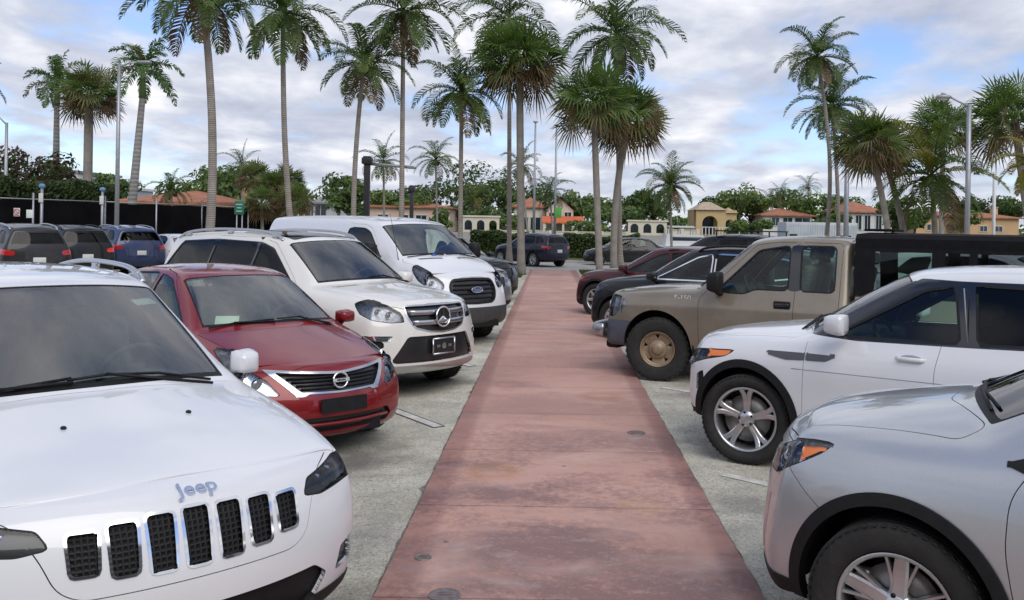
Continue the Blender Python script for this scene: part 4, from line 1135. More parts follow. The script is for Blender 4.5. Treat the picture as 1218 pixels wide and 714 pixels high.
# ---------------------------------------------------------------- white crossover with blacked-out pillars (right)
def build_crossover(x, y, deg):
    up = [(.50, .50, .68, .945, .58, .985), (.20, .20, .72, 1.0, .24, 1.045), (-.15, -.15, .735, 1.03, -.08, 1.08), (-.42, -.42, .74, 1.05, -.26, 1.105)] + \
        ws((-.50, -.50, .735, 1.06, -.32, 1.115), (-1.36, -1.30, .60, 1.50, -1.12, 1.56), .02) + [
        (-1.55, -1.5, .60, 1.545, -1.35, 1.60), (-2.0, -2.0, .605, 1.575, -2.0, 1.635), (-2.7, -2.7, .60, 1.55, -2.7, 1.61), (-3.05, -3.05, .58, 1.52, -3.05, 1.58), (-3.25, -3.25, .565, 1.50, -3.25, 1.555)]
    side = [(.58, .84, .30, .44, .62, .80, .90, .72), (.38, .90, .29, .44, .64, .82, .94, .79), (0, .945, .27, .44, .66, .86, .985, .84), (-.5, .95, .26, .42, .66, .89, 1.02, .85), (-1.4, .95, .26, .42, .68, .92, 1.05, .85), (-2.3, .95, .26, .44, .70, .95, 1.085, .84), (-2.9, .945, .30, .48, .74, .98, 1.12, .82), (-3.25, .87, .38, .54, .76, 1.0, 1.14, .76)]
    nose = [(.68, .28, .72, .24), (.80, .30, .80, .28), (.84, .44, .83, .30), (.845, .60, .84, .31), (.83, .76, .82, .31), (.775, .89, .76, .31), (.72, .935, .70, .31), (2.4, .03, .010)]
    tail = [(-3.35, .36, .78, .2), (-3.46, .42, .85, .2), (-3.50, .6, .87, .2), (-3.48, .8, .87, .18), (-3.46, 1.0, .84, .15), (-3.44, 1.15, .79, .12), (-3.30, 1.48, .58, .08), (2.5, .03, .01)]
    K = 1.05
    side = [(r[0], r[1])+tuple(v*K for v in r[2:7])+(r[7],) for r in side]; up = [(a, b_, d, e*K, f, h*K) for a, b_, d, e, f, h in up]
    nose = [(a, b_*K, d, e) for a, b_, d, e in nose[:7]]+nose[7:]; tail = [(a, b_*K, d, e) for a, b_, d, e in tail[:7]]+tail[7:]
    pm = M['paint_white_cool']
    c = Car('parked_crossover', dict(side=side, upper=up, nose=nose, tail=tail, vside=5.5), pm, x, y, deg, 'white crossover with black pillars under a white roof and a silver fender vent', 'car', sub=(8, 6, 12))
    sh = c.sh; KZ = lambda p: [(q[0], q[1]*K) for q in p]
    sh.region('grille', 'front', KZ([(-.5, .70), (-.5, .80), (.46, .80), (.42, .70)]), 'lamp_dark', FRONT, r=.02, off=-.02, depth=-.02)
    sh.region('lower_intake', 'front', KZ([(-.5, .34), (-.5, .54), (.42, .54), (.60, .60), (.62, .42), (.5, .34)]), 'lamp_dark', FRONT, r=.02, off=-.02, depth=-.02)
    hl = KZ([(.56, .70), (.54, .80), (.80, .845), (1.02, .865), (1.30, .885), (1.22, .835), (1.02, .79), (.8, .72)])
    sh.region('amber_marker', 'wrap', KZ([(1.00, .815), (1.00, .90), (1.34, .93), (1.34, .815)]), 'amber', lambda x, y, z, u, v: (x > 0) & (v < 6.4) & (y > .15), off=-.004, split=True, depth=.01, fn=lambda X, Y: np.maximum(sdf_poly(round_poly(hl, .015), X, Y), np.maximum(1.04-X, (.815+.10*(X-1.04))*K-Y)))
    sh.region('headlight', 'wrap', hl, 'lamp_dark', CORNER, r=.015, split=True, off=-.03, depth=-.03)
    sh.region('headlight_edge', 'wrap', hl, 'gap', CORNER, r=.015, grow=.006, merge='body')
    sh.region('bumper_vent', 'wrap', KZ([(.93, .52), (.93, .66), (1.0, .70), (1.02, .58)]), 'lamp_dark', CORNER, r=.015, split=True, off=-.02, depth=-.02)
    sh.region('bumper_lip', 'front', KZ([(-.95, .1), (-.95, .37), (.95, .37), (.95, .1)]), 'black_plastic', lambda x, y, z, u, v: (x > .3) & (v < 4), off=.004)
    c.arches(.425, .375, 2.66, .065)
    c.cladding(lambda X: .355)
    # fender vent and crease
    sh.region('fender_vent', 'side', KZ([(-.22, .885), (-.17, .915), (-.52, .925), (-.52, .872), (-.36, .862)]), 'vent_grey', below(5.2), r=.012, split=True, off=.006, depth=.02)
    sh.region('door_vent', 'side', KZ([(-.53, .872), (-.53, .925), (-.78, .925), (-.70, .878)]), 'vent_grey', below(5.2), r=.012, split=True, off=.006, depth=.02)
    c.windows([KZ(p) for p in [[(-.74, 1.075), (-1.36, 1.425), (-1.56, 1.462), (-1.64, 1.095)], [(-1.78, 1.10), (-1.72, 1.475), (-2.50, 1.462), (-2.72, 1.18), (-2.68, 1.14)], [(-2.78, 1.16), (-2.60, 1.45), (-3.0, 1.425), (-3.2, 1.25), (-3.15, 1.20)]]], ['glass', 'glass_tint', 'glass_tint'], r=.03, seal=.02)
    # everything else of the side glass band is gloss black
    sh.region('pillar_trim', 'side', KZ([(-.52, 1.06), (-1.30, 1.515), (-1.6, 1.508), (-2.1, 1.512), (-2.8, 1.49), (-3.24, 1.45), (-3.3, 1.18), (-2.7, 1.105), (-1.7, 1.068), (-.9, 1.045)]), 'pillar_black', lambda x, y, z, u, v: (v > 4.5) & (v < 7.2) & (y > .3), r=.02, merge='body', off=.001)
    sh.region('pillar_front', 'uv', [(8.3, 5.9), (8.3, 6.6), (11.8, 6.6), (11.8, 5.9)], 'pillar_black', lambda x, y, z, u, v: (y > .2), merge='body', off=.001)
    c.windshield(8, v0=6.5)
    sh.region('door', 'side', KZ([(-.52, .36), (-.52, 1.05), (-.60, 1.12), (-1.36, 1.515), (-1.60, 1.515), (-1.50, .9), (-1.50, .36)]), 'paint', lambda x, y, z, u, v: (v < 5.05) & (y > .3), r=.03, gap=.004, split=True, tag=0)
    sh.region('door', 'side', KZ([(-1.50, .36), (-1.50, .9), (-1.60, 1.515), (-2.6, 1.5), (-2.74, 1.1), (-2.4, .75), (-2.28, .36)]), 'paint', lambda x, y, z, u, v: (v < 5.05) & (y > .3), r=.03, gap=.004, split=True, tag=1)
    sh.region('hood', 'top', [(.70, -.1), (.60, .56), (.40, .72), (-.40, .80), (-.50, .70), (-.28, .3), (-.26, -.1)], 'paint', lambda x, y, z, u, v: (v > 4.6) & (x > -.7), r=.03, gap=.004)
    m = c.finish(); root = c.root
    for ob in m['headlight']: lens_over(ob, .03, root)
    lamp_guts(sh, root, [(.68, .77, .035)], 'headlight', .025)
    # door crease
    for sg in (1, -1):
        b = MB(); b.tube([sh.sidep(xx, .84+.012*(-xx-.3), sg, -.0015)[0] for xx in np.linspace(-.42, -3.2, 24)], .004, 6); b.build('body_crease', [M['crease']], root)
        mirror_part(root, (-.80, .90, 1.15), sg, (.15, .235, .165), pm, .01)
        handle_part(root, sh, -1.33, 1.005, sg, pm, .21); handle_part(root, sh, -2.45, 1.03, sg, pm, .21)
    b = MB(); b.tube([(-1.70, .832, 1.155), (-1.645, .727, 1.54)], .005, 6); b.build('pillar_strip', [M['galv_dull']], root)
    b = MB(); b.box((-1.2, 0, 1.45), (.06, .26, .08), 0, None, .015); b.build('rear_view_mirror', [M['black_plastic']], root)
    wiper(root, sh, [(-.40, .6), (-.43, .3), (-.38, .0)], .012)
    cabin(root, -.52, 1.09, -1.5, .66, -2.3, .68)
    add_wheels(root, 'ten', .37, .235, .262, .825, 2.66, R(10))
    liners(root, 2.66, .80, .375, .43, .91, .45, (.5, -3.1, .78, .22))
    return c
M['galv_dull'] = simple('dull_strip', (.25, .25, .26), .5)
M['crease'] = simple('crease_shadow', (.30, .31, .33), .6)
M['pillar_black'] = simple('gloss_black', (.008, .008, .009), .15, coat=1)

# ---------------------------------------------------------------- silver SUV, near right
def build_silver(x, y, deg):
    up = [(.55, .55, .64, 1.0, .64, 1.045), (.34, .32, .69, 1.055, .38, 1.105), (.05, .04, .72, 1.09, .14, 1.15), (-.22, -.22, .735, 1.115, -.02, 1.18)] + \
        ws((-.32, -.32, .73, 1.125, -.08, 1.195), (-1.26, -1.20, .60, 1.56, -1.0, 1.64), .02) + [
        (-1.55, -1.5, .60, 1.60, -1.35, 1.66), (-2.0, -2.0, .605, 1.635, -2.0, 1.70), (-2.7, -2.7, .60, 1.61, -2.7, 1.67), (-3.1, -3.1, .58, 1.57, -3.1, 1.63), (-3.3, -3.3, .565, 1.54, -3.3, 1.60)]
    side = [(.62, .80, .26, .42, .62, .83, .965, .70), (.42, .87, .26, .42, .64, .88, 1.01, .77), (0, .92, .25, .42, .66, .91, 1.045, .82), (-.52, .92, .24, .40, .66, .90, 1.05, .83), (-1.4, .92, .24, .40, .66, .92, 1.08, .83), (-2.3, .92, .25, .42, .68, .95, 1.10, .82), (-3.0, .91, .30, .48, .74, .98, 1.13, .80), (-3.3, .85, .38, .54, .76, 1.0, 1.15, .74)]
    nose = [(.74, .22, .70, .24), (.86, .25, .78, .28), (.905, .40, .81, .31), (.90, .58, .82, .33), (.88, .76, .80, .34), (.81, .935, .72, .35), (.755, .98, .66, .35), (2.2, .03, .012)]
    tail = [(-3.5, .34, .76, .2), (-3.62, .40, .84, .2), (-3.67, .6, .86, .2), (-3.65, .8, .86, .18), (-3.63, 1.0, .83, .15), (-3.60, 1.15, .78, .12), (-3.42, 1.52, .58, .08), (2.5, .03, .01)]
    pm = M['paint_silver']
    c = Car('parked_suv', dict(side=side, upper=up, nose=nose, tail=tail, vside=5.5), pm, x, y, deg, 'silver SUV with an amber lamp corner, cut off by the lower right edge', 'car', sub=(9, 7, 14))
    sh = c.sh
    sh.region('grille', 'front', [(-.5, .80), (-.5, .86), (.5, .88), (.48, .82)], 'lamp_dark', FRONT, r=.02, off=-.02, depth=-.02)
    sh.region('lower_intake', 'front', [(-.5, .32), (-.5, .60), (.36, .62), (.50, .40), (.46, .32)], 'lamp_dark', FRONT, r=.03, off=-.03, depth=-.03)
    sh.region('fog_lamp_trim', 'wrap', [(.62, .40), (.66, .66), (.72, .70), (.74, .58), (.69, .40)], 'satin', CORNER, r=.02, split=True, off=.002, depth=.02)
    hl = [(.52, .76), (.52, .86), (.70, .925), (.90, .968), (1.02, .985), (1.12, .990), (1.08, .95), (.98, .892), (.86, .83), (.70, .775)]
    sh.region('amber_marker', 'wrap', None, 'amber', CORNER, split=True, off=-.006, depth=.012, fn=lambda X, Y: np.maximum(sdf_poly(round_poly(hl, .015), X, Y)+.008, np.maximum(.955+.45*(.95-Y)-X, Y-(.957+.14*(X-1.0)))))
    sh.region('headlight', 'wrap', hl, 'lamp_bright', CORNER, r=.015, split=True, off=-.05, depth=-.05)
    sh.region('headlight_edge', 'wrap', hl, 'gap', CORNER, r=.015, grow=.004, merge='body')
    c.arches(.425, .365, 2.66, .055, off=.012)
    sh.region('bumper_lip', 'front', [(-.95, .1), (-.95, .345), (.95, .345), (.95, .1)], 'black_plastic', lambda x, y, z, u, v: (x > .3) & (v < 4), off=.006)
    c.cladding(lambda X: .34)
    c.windows([[(-.80, 1.12), (-1.36, 1.44), (-1.70, 1.52), (-1.74, 1.13)], [(-1.82, 1.13), (-1.78, 1.53), (-2.5, 1.52), (-2.7, 1.36), (-2.64, 1.16)], [(-2.75, 1.17), (-2.78, 1.36), (-2.70, 1.5), (-3.0, 1.47), (-3.2, 1.24)]], ['glass_mid', 'glass_tint', 'glass_tint'], r=.04)
    sh.region('mirror_sail', 'side', [(-.40, 1.035), (-.70, 1.15), (-.80, 1.17), (-.80, 1.06), (-.50, 1.005)], 'black_plastic', lambda x, y, z, u, v: (v > 4) & (v < 6.5) & (y > .3), r=.02, split=True, off=.006, depth=.02)
    c.windshield(8)
    c.doors([[(-.50, .37), (-.46, .55), (-.43, .72), (-.44, .92), (-.52, 1.05), (-.62, 1.10), (-1.34, 1.53), (-1.74, 1.60), (-1.78, .37)]], r=.06)
    sh.region('hood', 'top', [(.72, -.1), (.68, .40), (.52, .63), (.20, .70), (-.22, .765), (-.30, .68), (-.05, .3), (-.03, -.1)], 'paint', lambda x, y, z, u, v: (v > 4.6) & (x > -.7), r=.04, gap=.004)
    sh.region('front_bumper', 'side', [(1.3, .935), (.58, .915), (.40, .76), (.20, .62), (.20, .0), (1.3, .0)], 'paint', lambda x, y, z, u, v: (v < 5.5) & (x > .1), r=.02, gap=.0035)
    m = c.finish(); root = c.root
    for ob in m['headlight']: lens_over(ob, .05, root)
    lamp_guts(sh, root, [(.60, .86, .045), (.68, .90, .04)], 'headlight', .05)
    for sg in (1, -1):
        mirror_part(root, (-.72, .90, 1.09), sg, (.15, .22, .16), pm, .02)
        handle_part(root, sh, -1.55, .98, sg, pm)
    wiper(root, sh, [(-.32, .56), (-.20, .3), (-.13, .0)], .006); wiper(root, sh, [(-.14, -.04), (-.20, -.35), (-.30, -.56)], .006)
    cabin(root, -.36, 1.12, -1.5, .68, -2.3, .66)
    add_wheels(root, 'five_twin', .362, .225, .235, .80, 2.66, R(6), 'alloy')
    liners(root, 2.66, .78, .365, .43, .88, .42, (.55, -3.3, .76, .20))
    return c

# ---------------------------------------------------------------- tan pickup with black canopy
def build_pickup(x, y, deg):
    up = [(.62, .62, .76, 1.075, .72, 1.12), (.35, .35, .785, 1.125, .40, 1.175), (-.10, -.10, .79, 1.165, -.05, 1.21), (-.42, -.42, .79, 1.18, -.36, 1.225)] + \
        ws((-.52, -.52, .785, 1.19, -.43, 1.235), (-1.22, -1.16, .665, 1.77, -1.06, 1.83), .02) + [
        (-1.36, -1.32, .665, 1.82, -1.22, 1.865), (-1.7, -1.7, .67, 1.845, -1.7, 1.895), (-2.05, -2.05, .67, 1.84, -2.05, 1.89), (-2.28, -2.28, .665, 1.825, -2.28, 1.87)]
    side = [(.66, .88, .40, .55, .74, .93, 1.06, .80), (.45, .95, .40, .55, .75, .95, 1.10, .86), (0, .99, .40, .55, .76, .97, 1.14, .90), (-.52, .99, .40, .55, .76, .98, 1.17, .90), (-1.3, .99, .40, .55, .76, .98, 1.18, .90), (-2.28, .99, .40, .55, .76, .98, 1.18, .90)]
    nose = [(.80, .40, .84, .10), (.86, .43, .90, .12), (.86, .55, .92, .14), (.85, .72, .92, .14), (.84, .90, .91, .14), (.82, 1.06, .86, .14), (.78, 1.10, .82, .14), (3, .03, .008)]
    tail = [(-2.36, .42, .9, .02), (-2.37, .45, .96, .02), (-2.38, .55, .98, .02), (-2.38, .76, .98, .02), (-2.38, .98, .97, .02), (-2.38, 1.18, .89, .02), (-2.345, 1.80, .66, .02), (4, .02, .012)]
    pm = M['paint_tan']
    c = Car('pickup_truck', dict(side=side, upper=up, nose=nose, tail=tail, vside=5.5, dup=[4], w4=.01), pm, x, y, deg, 'tan pickup truck with a black soft canopy over its bed', 'pickup', sub=(8, 6, 12))
    c.sp['vside'] = 6.5; c.zmax = 6.5
    sh = c.sh
    # with the doubled row the belt is row 6 and the rail row 7
    c.arches(.475, .43, 3.67)
    sh.region('grille', 'front', [(-.6, .74), (-.6, 1.03), (.50, 1.03), (.54, .90), (.48, .74)], 'lamp_dark', FRONT, r=.03, off=-.03, depth=-.03)
    sh.region('grille_surround', 'front', [(-.6, .70), (-.6, 1.07), (.56, 1.07), (.60, .90), (.52, .70)], 'satin', FRONT, r=.03, off=.006, depth=.03)
    hl = [(.60, .78), (.60, 1.04), (.92, 1.07), (1.06, 1.05), (1.07, .90), (.98, .78)]
    sh.region('headlight', 'wrap', hl, 'lamp_chrome', lambda x, y, z, u, v: (x > .3) & (v < 7.2) & (y > .3), r=.03, split=True, off=-.05, depth=-.05)
    sh.region('amber_marker', 'wrap', [(1.07, .82), (1.08, 1.03), (1.15, 1.0), (1.13, .84)], 'lamp_chrome', lambda x, y, z, u, v: (x > .3) & (v < 7.2) & (y > .3), r=.02, split=True, off=-.01, depth=-.01)
    sh.region('bumper_cover', 'wrap', [(-.1, .2), (-.1, .74), (1.08, .74), (1.24, .74), (1.30, .60), (1.30, .2)], 'bumper_grey', lambda x, y, z, u, v: (x > .3) & (v < 6), off=.006)
    kw = lambda x, y, z, u, v: (v < 7.9) & (v > 4.4) & (y > .3)
    w1 = [(-.74, 1.18), (-.82, 1.235), (-1.25, 1.69), (-1.62, 1.755), (-1.64, 1.235), (-1.25, 1.235), (-1.12, 1.175)]
    w2 = [(-1.80, 1.235), (-1.77, 1.755), (-2.16, 1.755), (-2.18, 1.235)]
    for i, p in enumerate((w1, w2)):
        sh.region('side_window', 'side', p, 'glass', kw, r=.05, split=True, off=-.008, depth=.008, tag=i)
    for p in (w1, w2): sh.region('window_trim', 'side', p, 'black_plastic', kw, r=.05, grow=.018, merge='body')
    sh.region('pillar_trim', 'side', [(-1.64, 1.225), (-1.64, 1.77), (-1.79, 1.77), (-1.80, 1.225)], 'pillar_black', kw, merge='body', off=.001)
    c.windshield(8, v0=7.42)
    sh.region('door', 'side', [(-.58, .50), (-.56, 1.08), (-.66, 1.20), (-1.20, 1.76), (-1.45, 1.80), (-1.72, 1.80), (-1.74, .50)], 'paint', lambda x, y, z, u, v: (v < 7.9) & (y > .3), r=.05, gap=.005, split=True, tag=0)
    sh.region('door', 'side', [(-1.74, .50), (-1.72, 1.80), (-2.24, 1.80), (-2.25, .50)], 'paint', lambda x, y, z, u, v: (v < 7.9) & (y > .3), r=.05, gap=.005, split=True, tag=1)
    sh.region('hood', 'top', [(.80, -.1), (.74, .6), (.62, .77), (-.46, .80), (-.50, .70), (-.40, .3), (-.38, -.1)], 'paint', lambda x, y, z, u, v: (v > 5.6) & (x > -.7), r=.03, gap=.005)
    m = c.finish(); root = c.root
    for ob in m['headlight']: lens_over(ob, .05, root)
    lamp_guts(sh, root, [(.76, .92, .075)], 'headlight', .05)
    grille_bars(root, sh, [.82, .93], [.5, .52], .022, 'satin', .0)
    b = MB(); q = [(.74, -.97), (.90, -.90), (.97, -.6), (.99, 0), (.97, .6), (.90, .90), (.74, .97)]
    b.tube([(a, d, .60) for a, d in smooth_path([(a, d, 0) for a, d in q], 6) for a, d in [(a, d)]] if False else [(p[0], p[1], .60) for p in smooth_path([(a, d, 0) for a, d in q], 5)], .085, 10, flat=(.45, 1.0)); b.build('front_bumper', [M['bumper_chrome']], root)
    b = MB(); b.box((.72, 0, .40), (.2, 1.5, .12), 0, None, .04); b.build('air_dam', [M['black_plastic']], root)
    for sg in (1, -1):
        mirror_part(root, (-.80, .93, 1.17), sg, (.17, .26, .27), M['black_plastic'], .03)
        # door handle: black recessed pocket with bar
        hb = MB(); p, n = sh.sidep(-1.60, 1.045, sg, .004); hb.box(p, (.20, .02, .115), 0, None, .012); hb.box(p+Vector((0, .012*sg, .012)), (.17, .02, .04), 1, None, .01); hb.build('door_handle', [M['black_plastic'], M['pillar_black']], root)
        p, n = sh.sidep(-.34, 1.075, sg, .004)
        text_mesh('F-150', .085, .003, 'fender_badge', M['plate_white'], root, Matrix.Translation(p) @ Matrix.Rotation(0 if sg < 0 else math.pi, 4, 'Z') @ Matrix.Rotation(R(90), 4, 'X') @ Matrix.Diagonal((1.15, 1, 1, 1)))
        b = MB(); b.box((-.50, sg*.86, .50), (.02, .22, .34), 0, None, .004); b.build('mud_flap', [M['black_plastic']], root)
        # bed side
        sd = MB(); prof = [(.99, .42), (.995, .55), (1.0, .76), (.99, .98), (.955, 1.10), (.93, 1.20), (.86, 1.21), (.86, .50)]
        xs = list(np.linspace(-2.43, -4.90, 30))
        for part_x in (0,):
            vs = []; k = len(prof)
            for xx in xs:
                dx = abs(xx+3.67); arch = .43+math.sqrt(max(0, .475**2-dx*dx)) if dx < .475 else 0
                for (yy, zz) in prof: vs.append((xx, yy*sg, max(zz, arch) if zz < 1.0 else zz))
            fs = [(i*k+j, i*k+(j+1) % k, (i+1)*k+(j+1) % k, (i+1)*k+j) for i in range(len(xs)-1) for j in range(k)]
            fs += [tuple(range(k)), tuple((len(xs)-1)*k+j for j in range(k))]
            sd.add(vs, fs, 0, False)
        sd.build('bed_side', [pm], root)
    b = MB(); b.box((-2.445, 0, .85), (.03, 1.7, .72), 0, None, .01); b.box((-4.88, 0, .85), (.05, 1.72, .72), 0, None, .01); b.box((-3.66, 0, .62), (2.45, 1.7, .05), 0); b.build('bed_floor', [pm], root)
    wiper(root, sh, [(-.50, .6), (-.51, .3), (-.47, .02)], .014)
    # canopy: frame, roof, windows
    xs = (-2.46, -2.50, -4.86, -4.90)
    cz, tz = 1.215, 1.90
    b = MB()
    roof = [(-.80, tz-.03), (-.74, tz+.02), (0, tz+.04), (.74, tz+.02), (.80, tz-.03), (.80, tz-.14), (-.80, tz-.14)]
    b.prism(roof, 2.46, lambda a, d, t: (-2.40-t, a, d)); b.build('canopy_roof', [M['canvas']], root)
    for sg in (1, -1):
        b = MB(); y0, y1 = .90*sg, .80*sg
        def sp_(xx, f): return Vector((xx, y0+(y1-y0)*f, cz+(tz-.14-cz)*f))
        def panel(xa, xb, fa, fb, mat=0):
            vs = [sp_(xa, fa), sp_(xb, fa), sp_(xb, fb), sp_(xa, fb)]; o = Vector((0, -.02*sg, 0))
            b.add(vs+[v+o for v in vs], [(0, 1, 2, 3), (7, 6, 5, 4), (0, 4, 5, 1), (1, 5, 6, 2), (2, 6, 7, 3), (3, 7, 4, 0)], mat)
        edges = [-2.40, -2.62, -3.22, -3.36, -3.60, -3.68, -4.34, -4.42, -4.80, -4.90]
        for i in range(0, len(edges), 2): panel(edges[i], edges[i+1], 0, 1)
        for i in range(1, len(edges)-1, 2): panel(edges[i], edges[i+1], 0, .10); panel(edges[i], edges[i+1], .93, 1)
        b.build('canopy_frame', [M['canvas']], root)
        for i in range(1, len(edges)-1, 2):
            g_ = MB(); vs = [sp_(edges[i], .1), sp_(edges[i+1], .1), sp_(edges[i+1], .93), sp_(edges[i], .93)]; o = Vector((0, -.010*sg, 0))
            vs = [v+o for v in vs]; g_.add(vs, [(0, 1, 2, 3)]); g_.build('canopy_window', [M['glass_mid' if i == 1 else 'vinyl']], root)
    b = MB(); b.box((-2.60, .1, tz+.07), (.35, .7, .03), 0, None, .012); b.build('canopy_hatch', [M['canvas']], root)
    cabin(root, -.62, 1.20, -1.45, .86, -2.0, .70, rear=True, wheel_y=.38)
    b = MB(); b.box((-.80, .52, 1.16), (.25, .22, .2), 0, Matrix.Rotation(.4, 3, 'Z'), .08); b.build('blue_bag', [M['blue_cloth']], root)
    add_wheels(root, 'steel', .405, .275, .222, .86, 3.67, R(12), 'steel_tan')
    liners(root, 3.67, .82, .43, .48, .95, .45, (.6, -2.3, .82, .34))
    return c
M['bumper_grey'] = simple('bumper_grey', (.085, .095, .125), .5, var=.15)
M['bumper_chrome'] = simple('bumper_steel', (.42, .42, .43), .3, metal=.9, var=.15)
M['steel_tan'] = simple('tan_wheel', (.30, .225, .15), .45, metal=.3, var=.25, vscale=12)
M['canvas'] = simple('black_canvas', (.010, .010, .012), .85, spec=.15, var=.25, vscale=9, bump=.15, bscale=120)
M['vinyl'] = glassmat('clear_vinyl', (.36, .39, .40), 1.0, 1.45, .05)
# ---------------------------------------------------------------- plainer vehicles farther off
def build_generic(kind, name, label, cat, pm, x, y, deg, group=None, L=1.0, Wd=1.0, Hh=1.0, rails=None, outline=None, lampmat='lamp_chrome', glass='glass_tint', front_glass='glass_mid', wheel='plain', grille=True, sub=(4, 4, 6), brake=False):
    S = lambda rows, ix, iy, iz: [tuple(v*(L if k in ix else Wd if k in iy else Hh if k in iz else 1) for k, v in enumerate(r)) for r in rows]
    if kind == 'suv':
        up = [(.55, .55, .64, .975, .64, 1.02), (.28, .25, .69, 1.035, .30, 1.08), (-.08, -.10, .72, 1.07, -.02, 1.12), (-.42, -.42, .735, 1.09, -.24, 1.145)] + \
            ws((-.52, -.52, .73, 1.10, -.30, 1.16), (-1.36, -1.30, .60, 1.55, -1.12, 1.62), .02) + [
            (-1.55, -1.5, .60, 1.60, -1.35, 1.66), (-2.0, -2.0, .605, 1.635, -2.0, 1.70), (-2.7, -2.7, .60, 1.61, -2.7, 1.67), (-3.1, -3.1, .58, 1.57, -3.1, 1.63), (-3.3, -3.3, .565, 1.54, -3.3, 1.60)]
        side = [(.62, .80, .26, .42, .61, .81, .94, .70), (.42, .87, .26, .42, .63, .86, .985, .77), (0, .92, .25, .42, .66, .89, 1.025, .82), (-.52, .92, .24, .40, .66, .91, 1.06, .83), (-1.4, .92, .24, .40, .66, .92, 1.08, .83), (-2.3, .92, .25, .42, .68, .95, 1.10, .82), (-3.0, .91, .30, .48, .74, .98, 1.13, .80), (-3.3, .85, .38, .54, .76, 1.0, 1.15, .74)]
        nose = [(.74, .22, .70, .24), (.86, .25, .78, .28), (.905, .40, .81, .31), (.90, .57, .82, .33), (.875, .74, .80, .34), (.805, .91, .72, .35), (.75, .955, .66, .35), (2.2, .03, .012)]
        tail = [(-3.5, .34, .76, .2), (-3.62, .40, .84, .2), (-3.67, .6, .86, .2), (-3.65, .8, .86, .18), (-3.63, 1.0, .83, .15), (-3.60, 1.15, .78, .12), (-3.42, 1.52, .58, .08), (2.5, .03, .01)]
        wins = [[(-.74, 1.11), (-1.44, 1.47), (-1.70, 1.53), (-1.74, 1.12)], [(-1.82, 1.13), (-1.78, 1.535), (-2.5, 1.53), (-2.62, 1.16)], [(-2.72, 1.17), (-2.62, 1.52), (-3.0, 1.48), (-3.25, 1.24)]]
        drs = [[(-.58, .37), (-.56, .90), (-.66, 1.06), (-1.40, 1.54), (-1.74, 1.60), (-1.78, .37)], [(-1.78, .37), (-1.75, 1.60), (-2.58, 1.59), (-2.68, 1.1), (-2.4, .8), (-2.28, .37)]]
        wr, wz, ar, wb, tr, rr = .36, .365, .42, 2.66, .80, .24
        tl = [(.55, .92), (.55, 1.02), (.80, 1.06), (1.12, 1.08), (1.05, .96), (.8, .93)]; rw = [(-.5, 1.20), (-.5, 1.47), (.50, 1.47), (.64, 1.20)]
        hl = [(.52, .74), (.52, .84), (.70, .90), (.95, .945), (1.14, .965), (1.2, .95), (1.02, .86), (.70, .75)]; cab = (-.52, 1.08, -1.5, .68, -2.3, .66)
        gp = [(-.5, .66), (-.5, .84), (.48, .86), (.42, .66)]; plate_z = .80
    else:
        up = [(.52, .52, .60, .775, .60, .80), (.25, .22, .64, .86, .28, .89), (-.10, -.12, .67, .925, -.02, .965), (-.36, -.36, .69, .965, -.15, 1.0)] + \
            ws((-.44, -.44, .685, .985, -.20, 1.015), (-1.25, -1.18, .56, 1.385, -1.02, 1.425), .025) + [
            (-1.45, -1.42, .55, 1.435, -1.3, 1.47), (-1.9, -1.9, .55, 1.45, -1.9, 1.49), (-2.4, -2.4, .54, 1.41, -2.4, 1.46), (-2.62, -2.64, .53, 1.36, -2.64, 1.41)] + \
            ws((-2.68, -2.70, .53, 1.34, -2.72, 1.39), (-3.02, -3.12, .62, 1.04, -3.20, 1.07), .015) + [(-3.2, -3.25, .64, 1.01, -3.3, 1.035), (-3.38, -3.42, .63, .99, -3.45, 1.015)]
        side = [(.60, .74, .20, .34, .50, .62, .745, .62), (.40, .80, .20, .34, .52, .66, .80, .70), (0, .845, .19, .34, .54, .74, .88, .755), (-.44, .85, .18, .34, .55, .79, .945, .765), (-1.2, .85, .18, .33, .56, .82, .97, .765), (-2.2, .85, .18, .33, .58, .84, .99, .755), (-2.8, .84, .2, .36, .6, .86, 1.0, .735), (-3.4, .78, .26, .4, .62, .84, .97, .68)]
        nose = [(.76, .19, .66, .24), (.85, .21, .72, .28), (.885, .36, .76, .30), (.875, .50, .77, .32), (.83, .62, .75, .33), (.775, .735, .70, .34), (.72, .775, .66, .34), (2.3, .03, .006)]
        tail = [(-3.42, .3, .7, .2), (-3.52, .34, .74, .2), (-3.56, .5, .77, .22), (-3.55, .7, .77, .2), (-3.53, .88, .74, .2), (-3.52, .96, .70, .2), (-3.46, 1.0, .66, .2), (2.5, .03, .003)]
        wins = [[(-.62, .985), (-1.30, 1.35), (-1.58, 1.395), (-1.60, 1.0)], [(-1.68, 1.0), (-1.66, 1.405), (-2.25, 1.38), (-2.50, 1.28), (-2.45, 1.03)]]
        drs = [[(-.50, .28), (-.47, .75), (-.58, .95), (-1.30, 1.405), (-1.62, 1.45), (-1.64, .28)], [(-1.64, .28), (-1.62, 1.45), (-2.30, 1.435), (-2.58, 1.28), (-2.52, .95), (-2.20, .28)]]
        wr, wz, ar, wb, tr, rr = .32, .315, .36, 2.60, .74, .21
        tl = [(.55, .80), (.55, .90), (.90, .93), (1.05, .90), (.9, .78)]; rw = None
        hl = [(.60, .60), (.74, .60), (1.06, .75), (1.30, .86), (1.1, .85), (.66, .69)]; cab = (-.36, .97, -1.35, .56, -2.2, .62)
        gp = [(-.5, .56), (-.5, .70), (.45, .70), (.35, .56)]; plate_z = .72
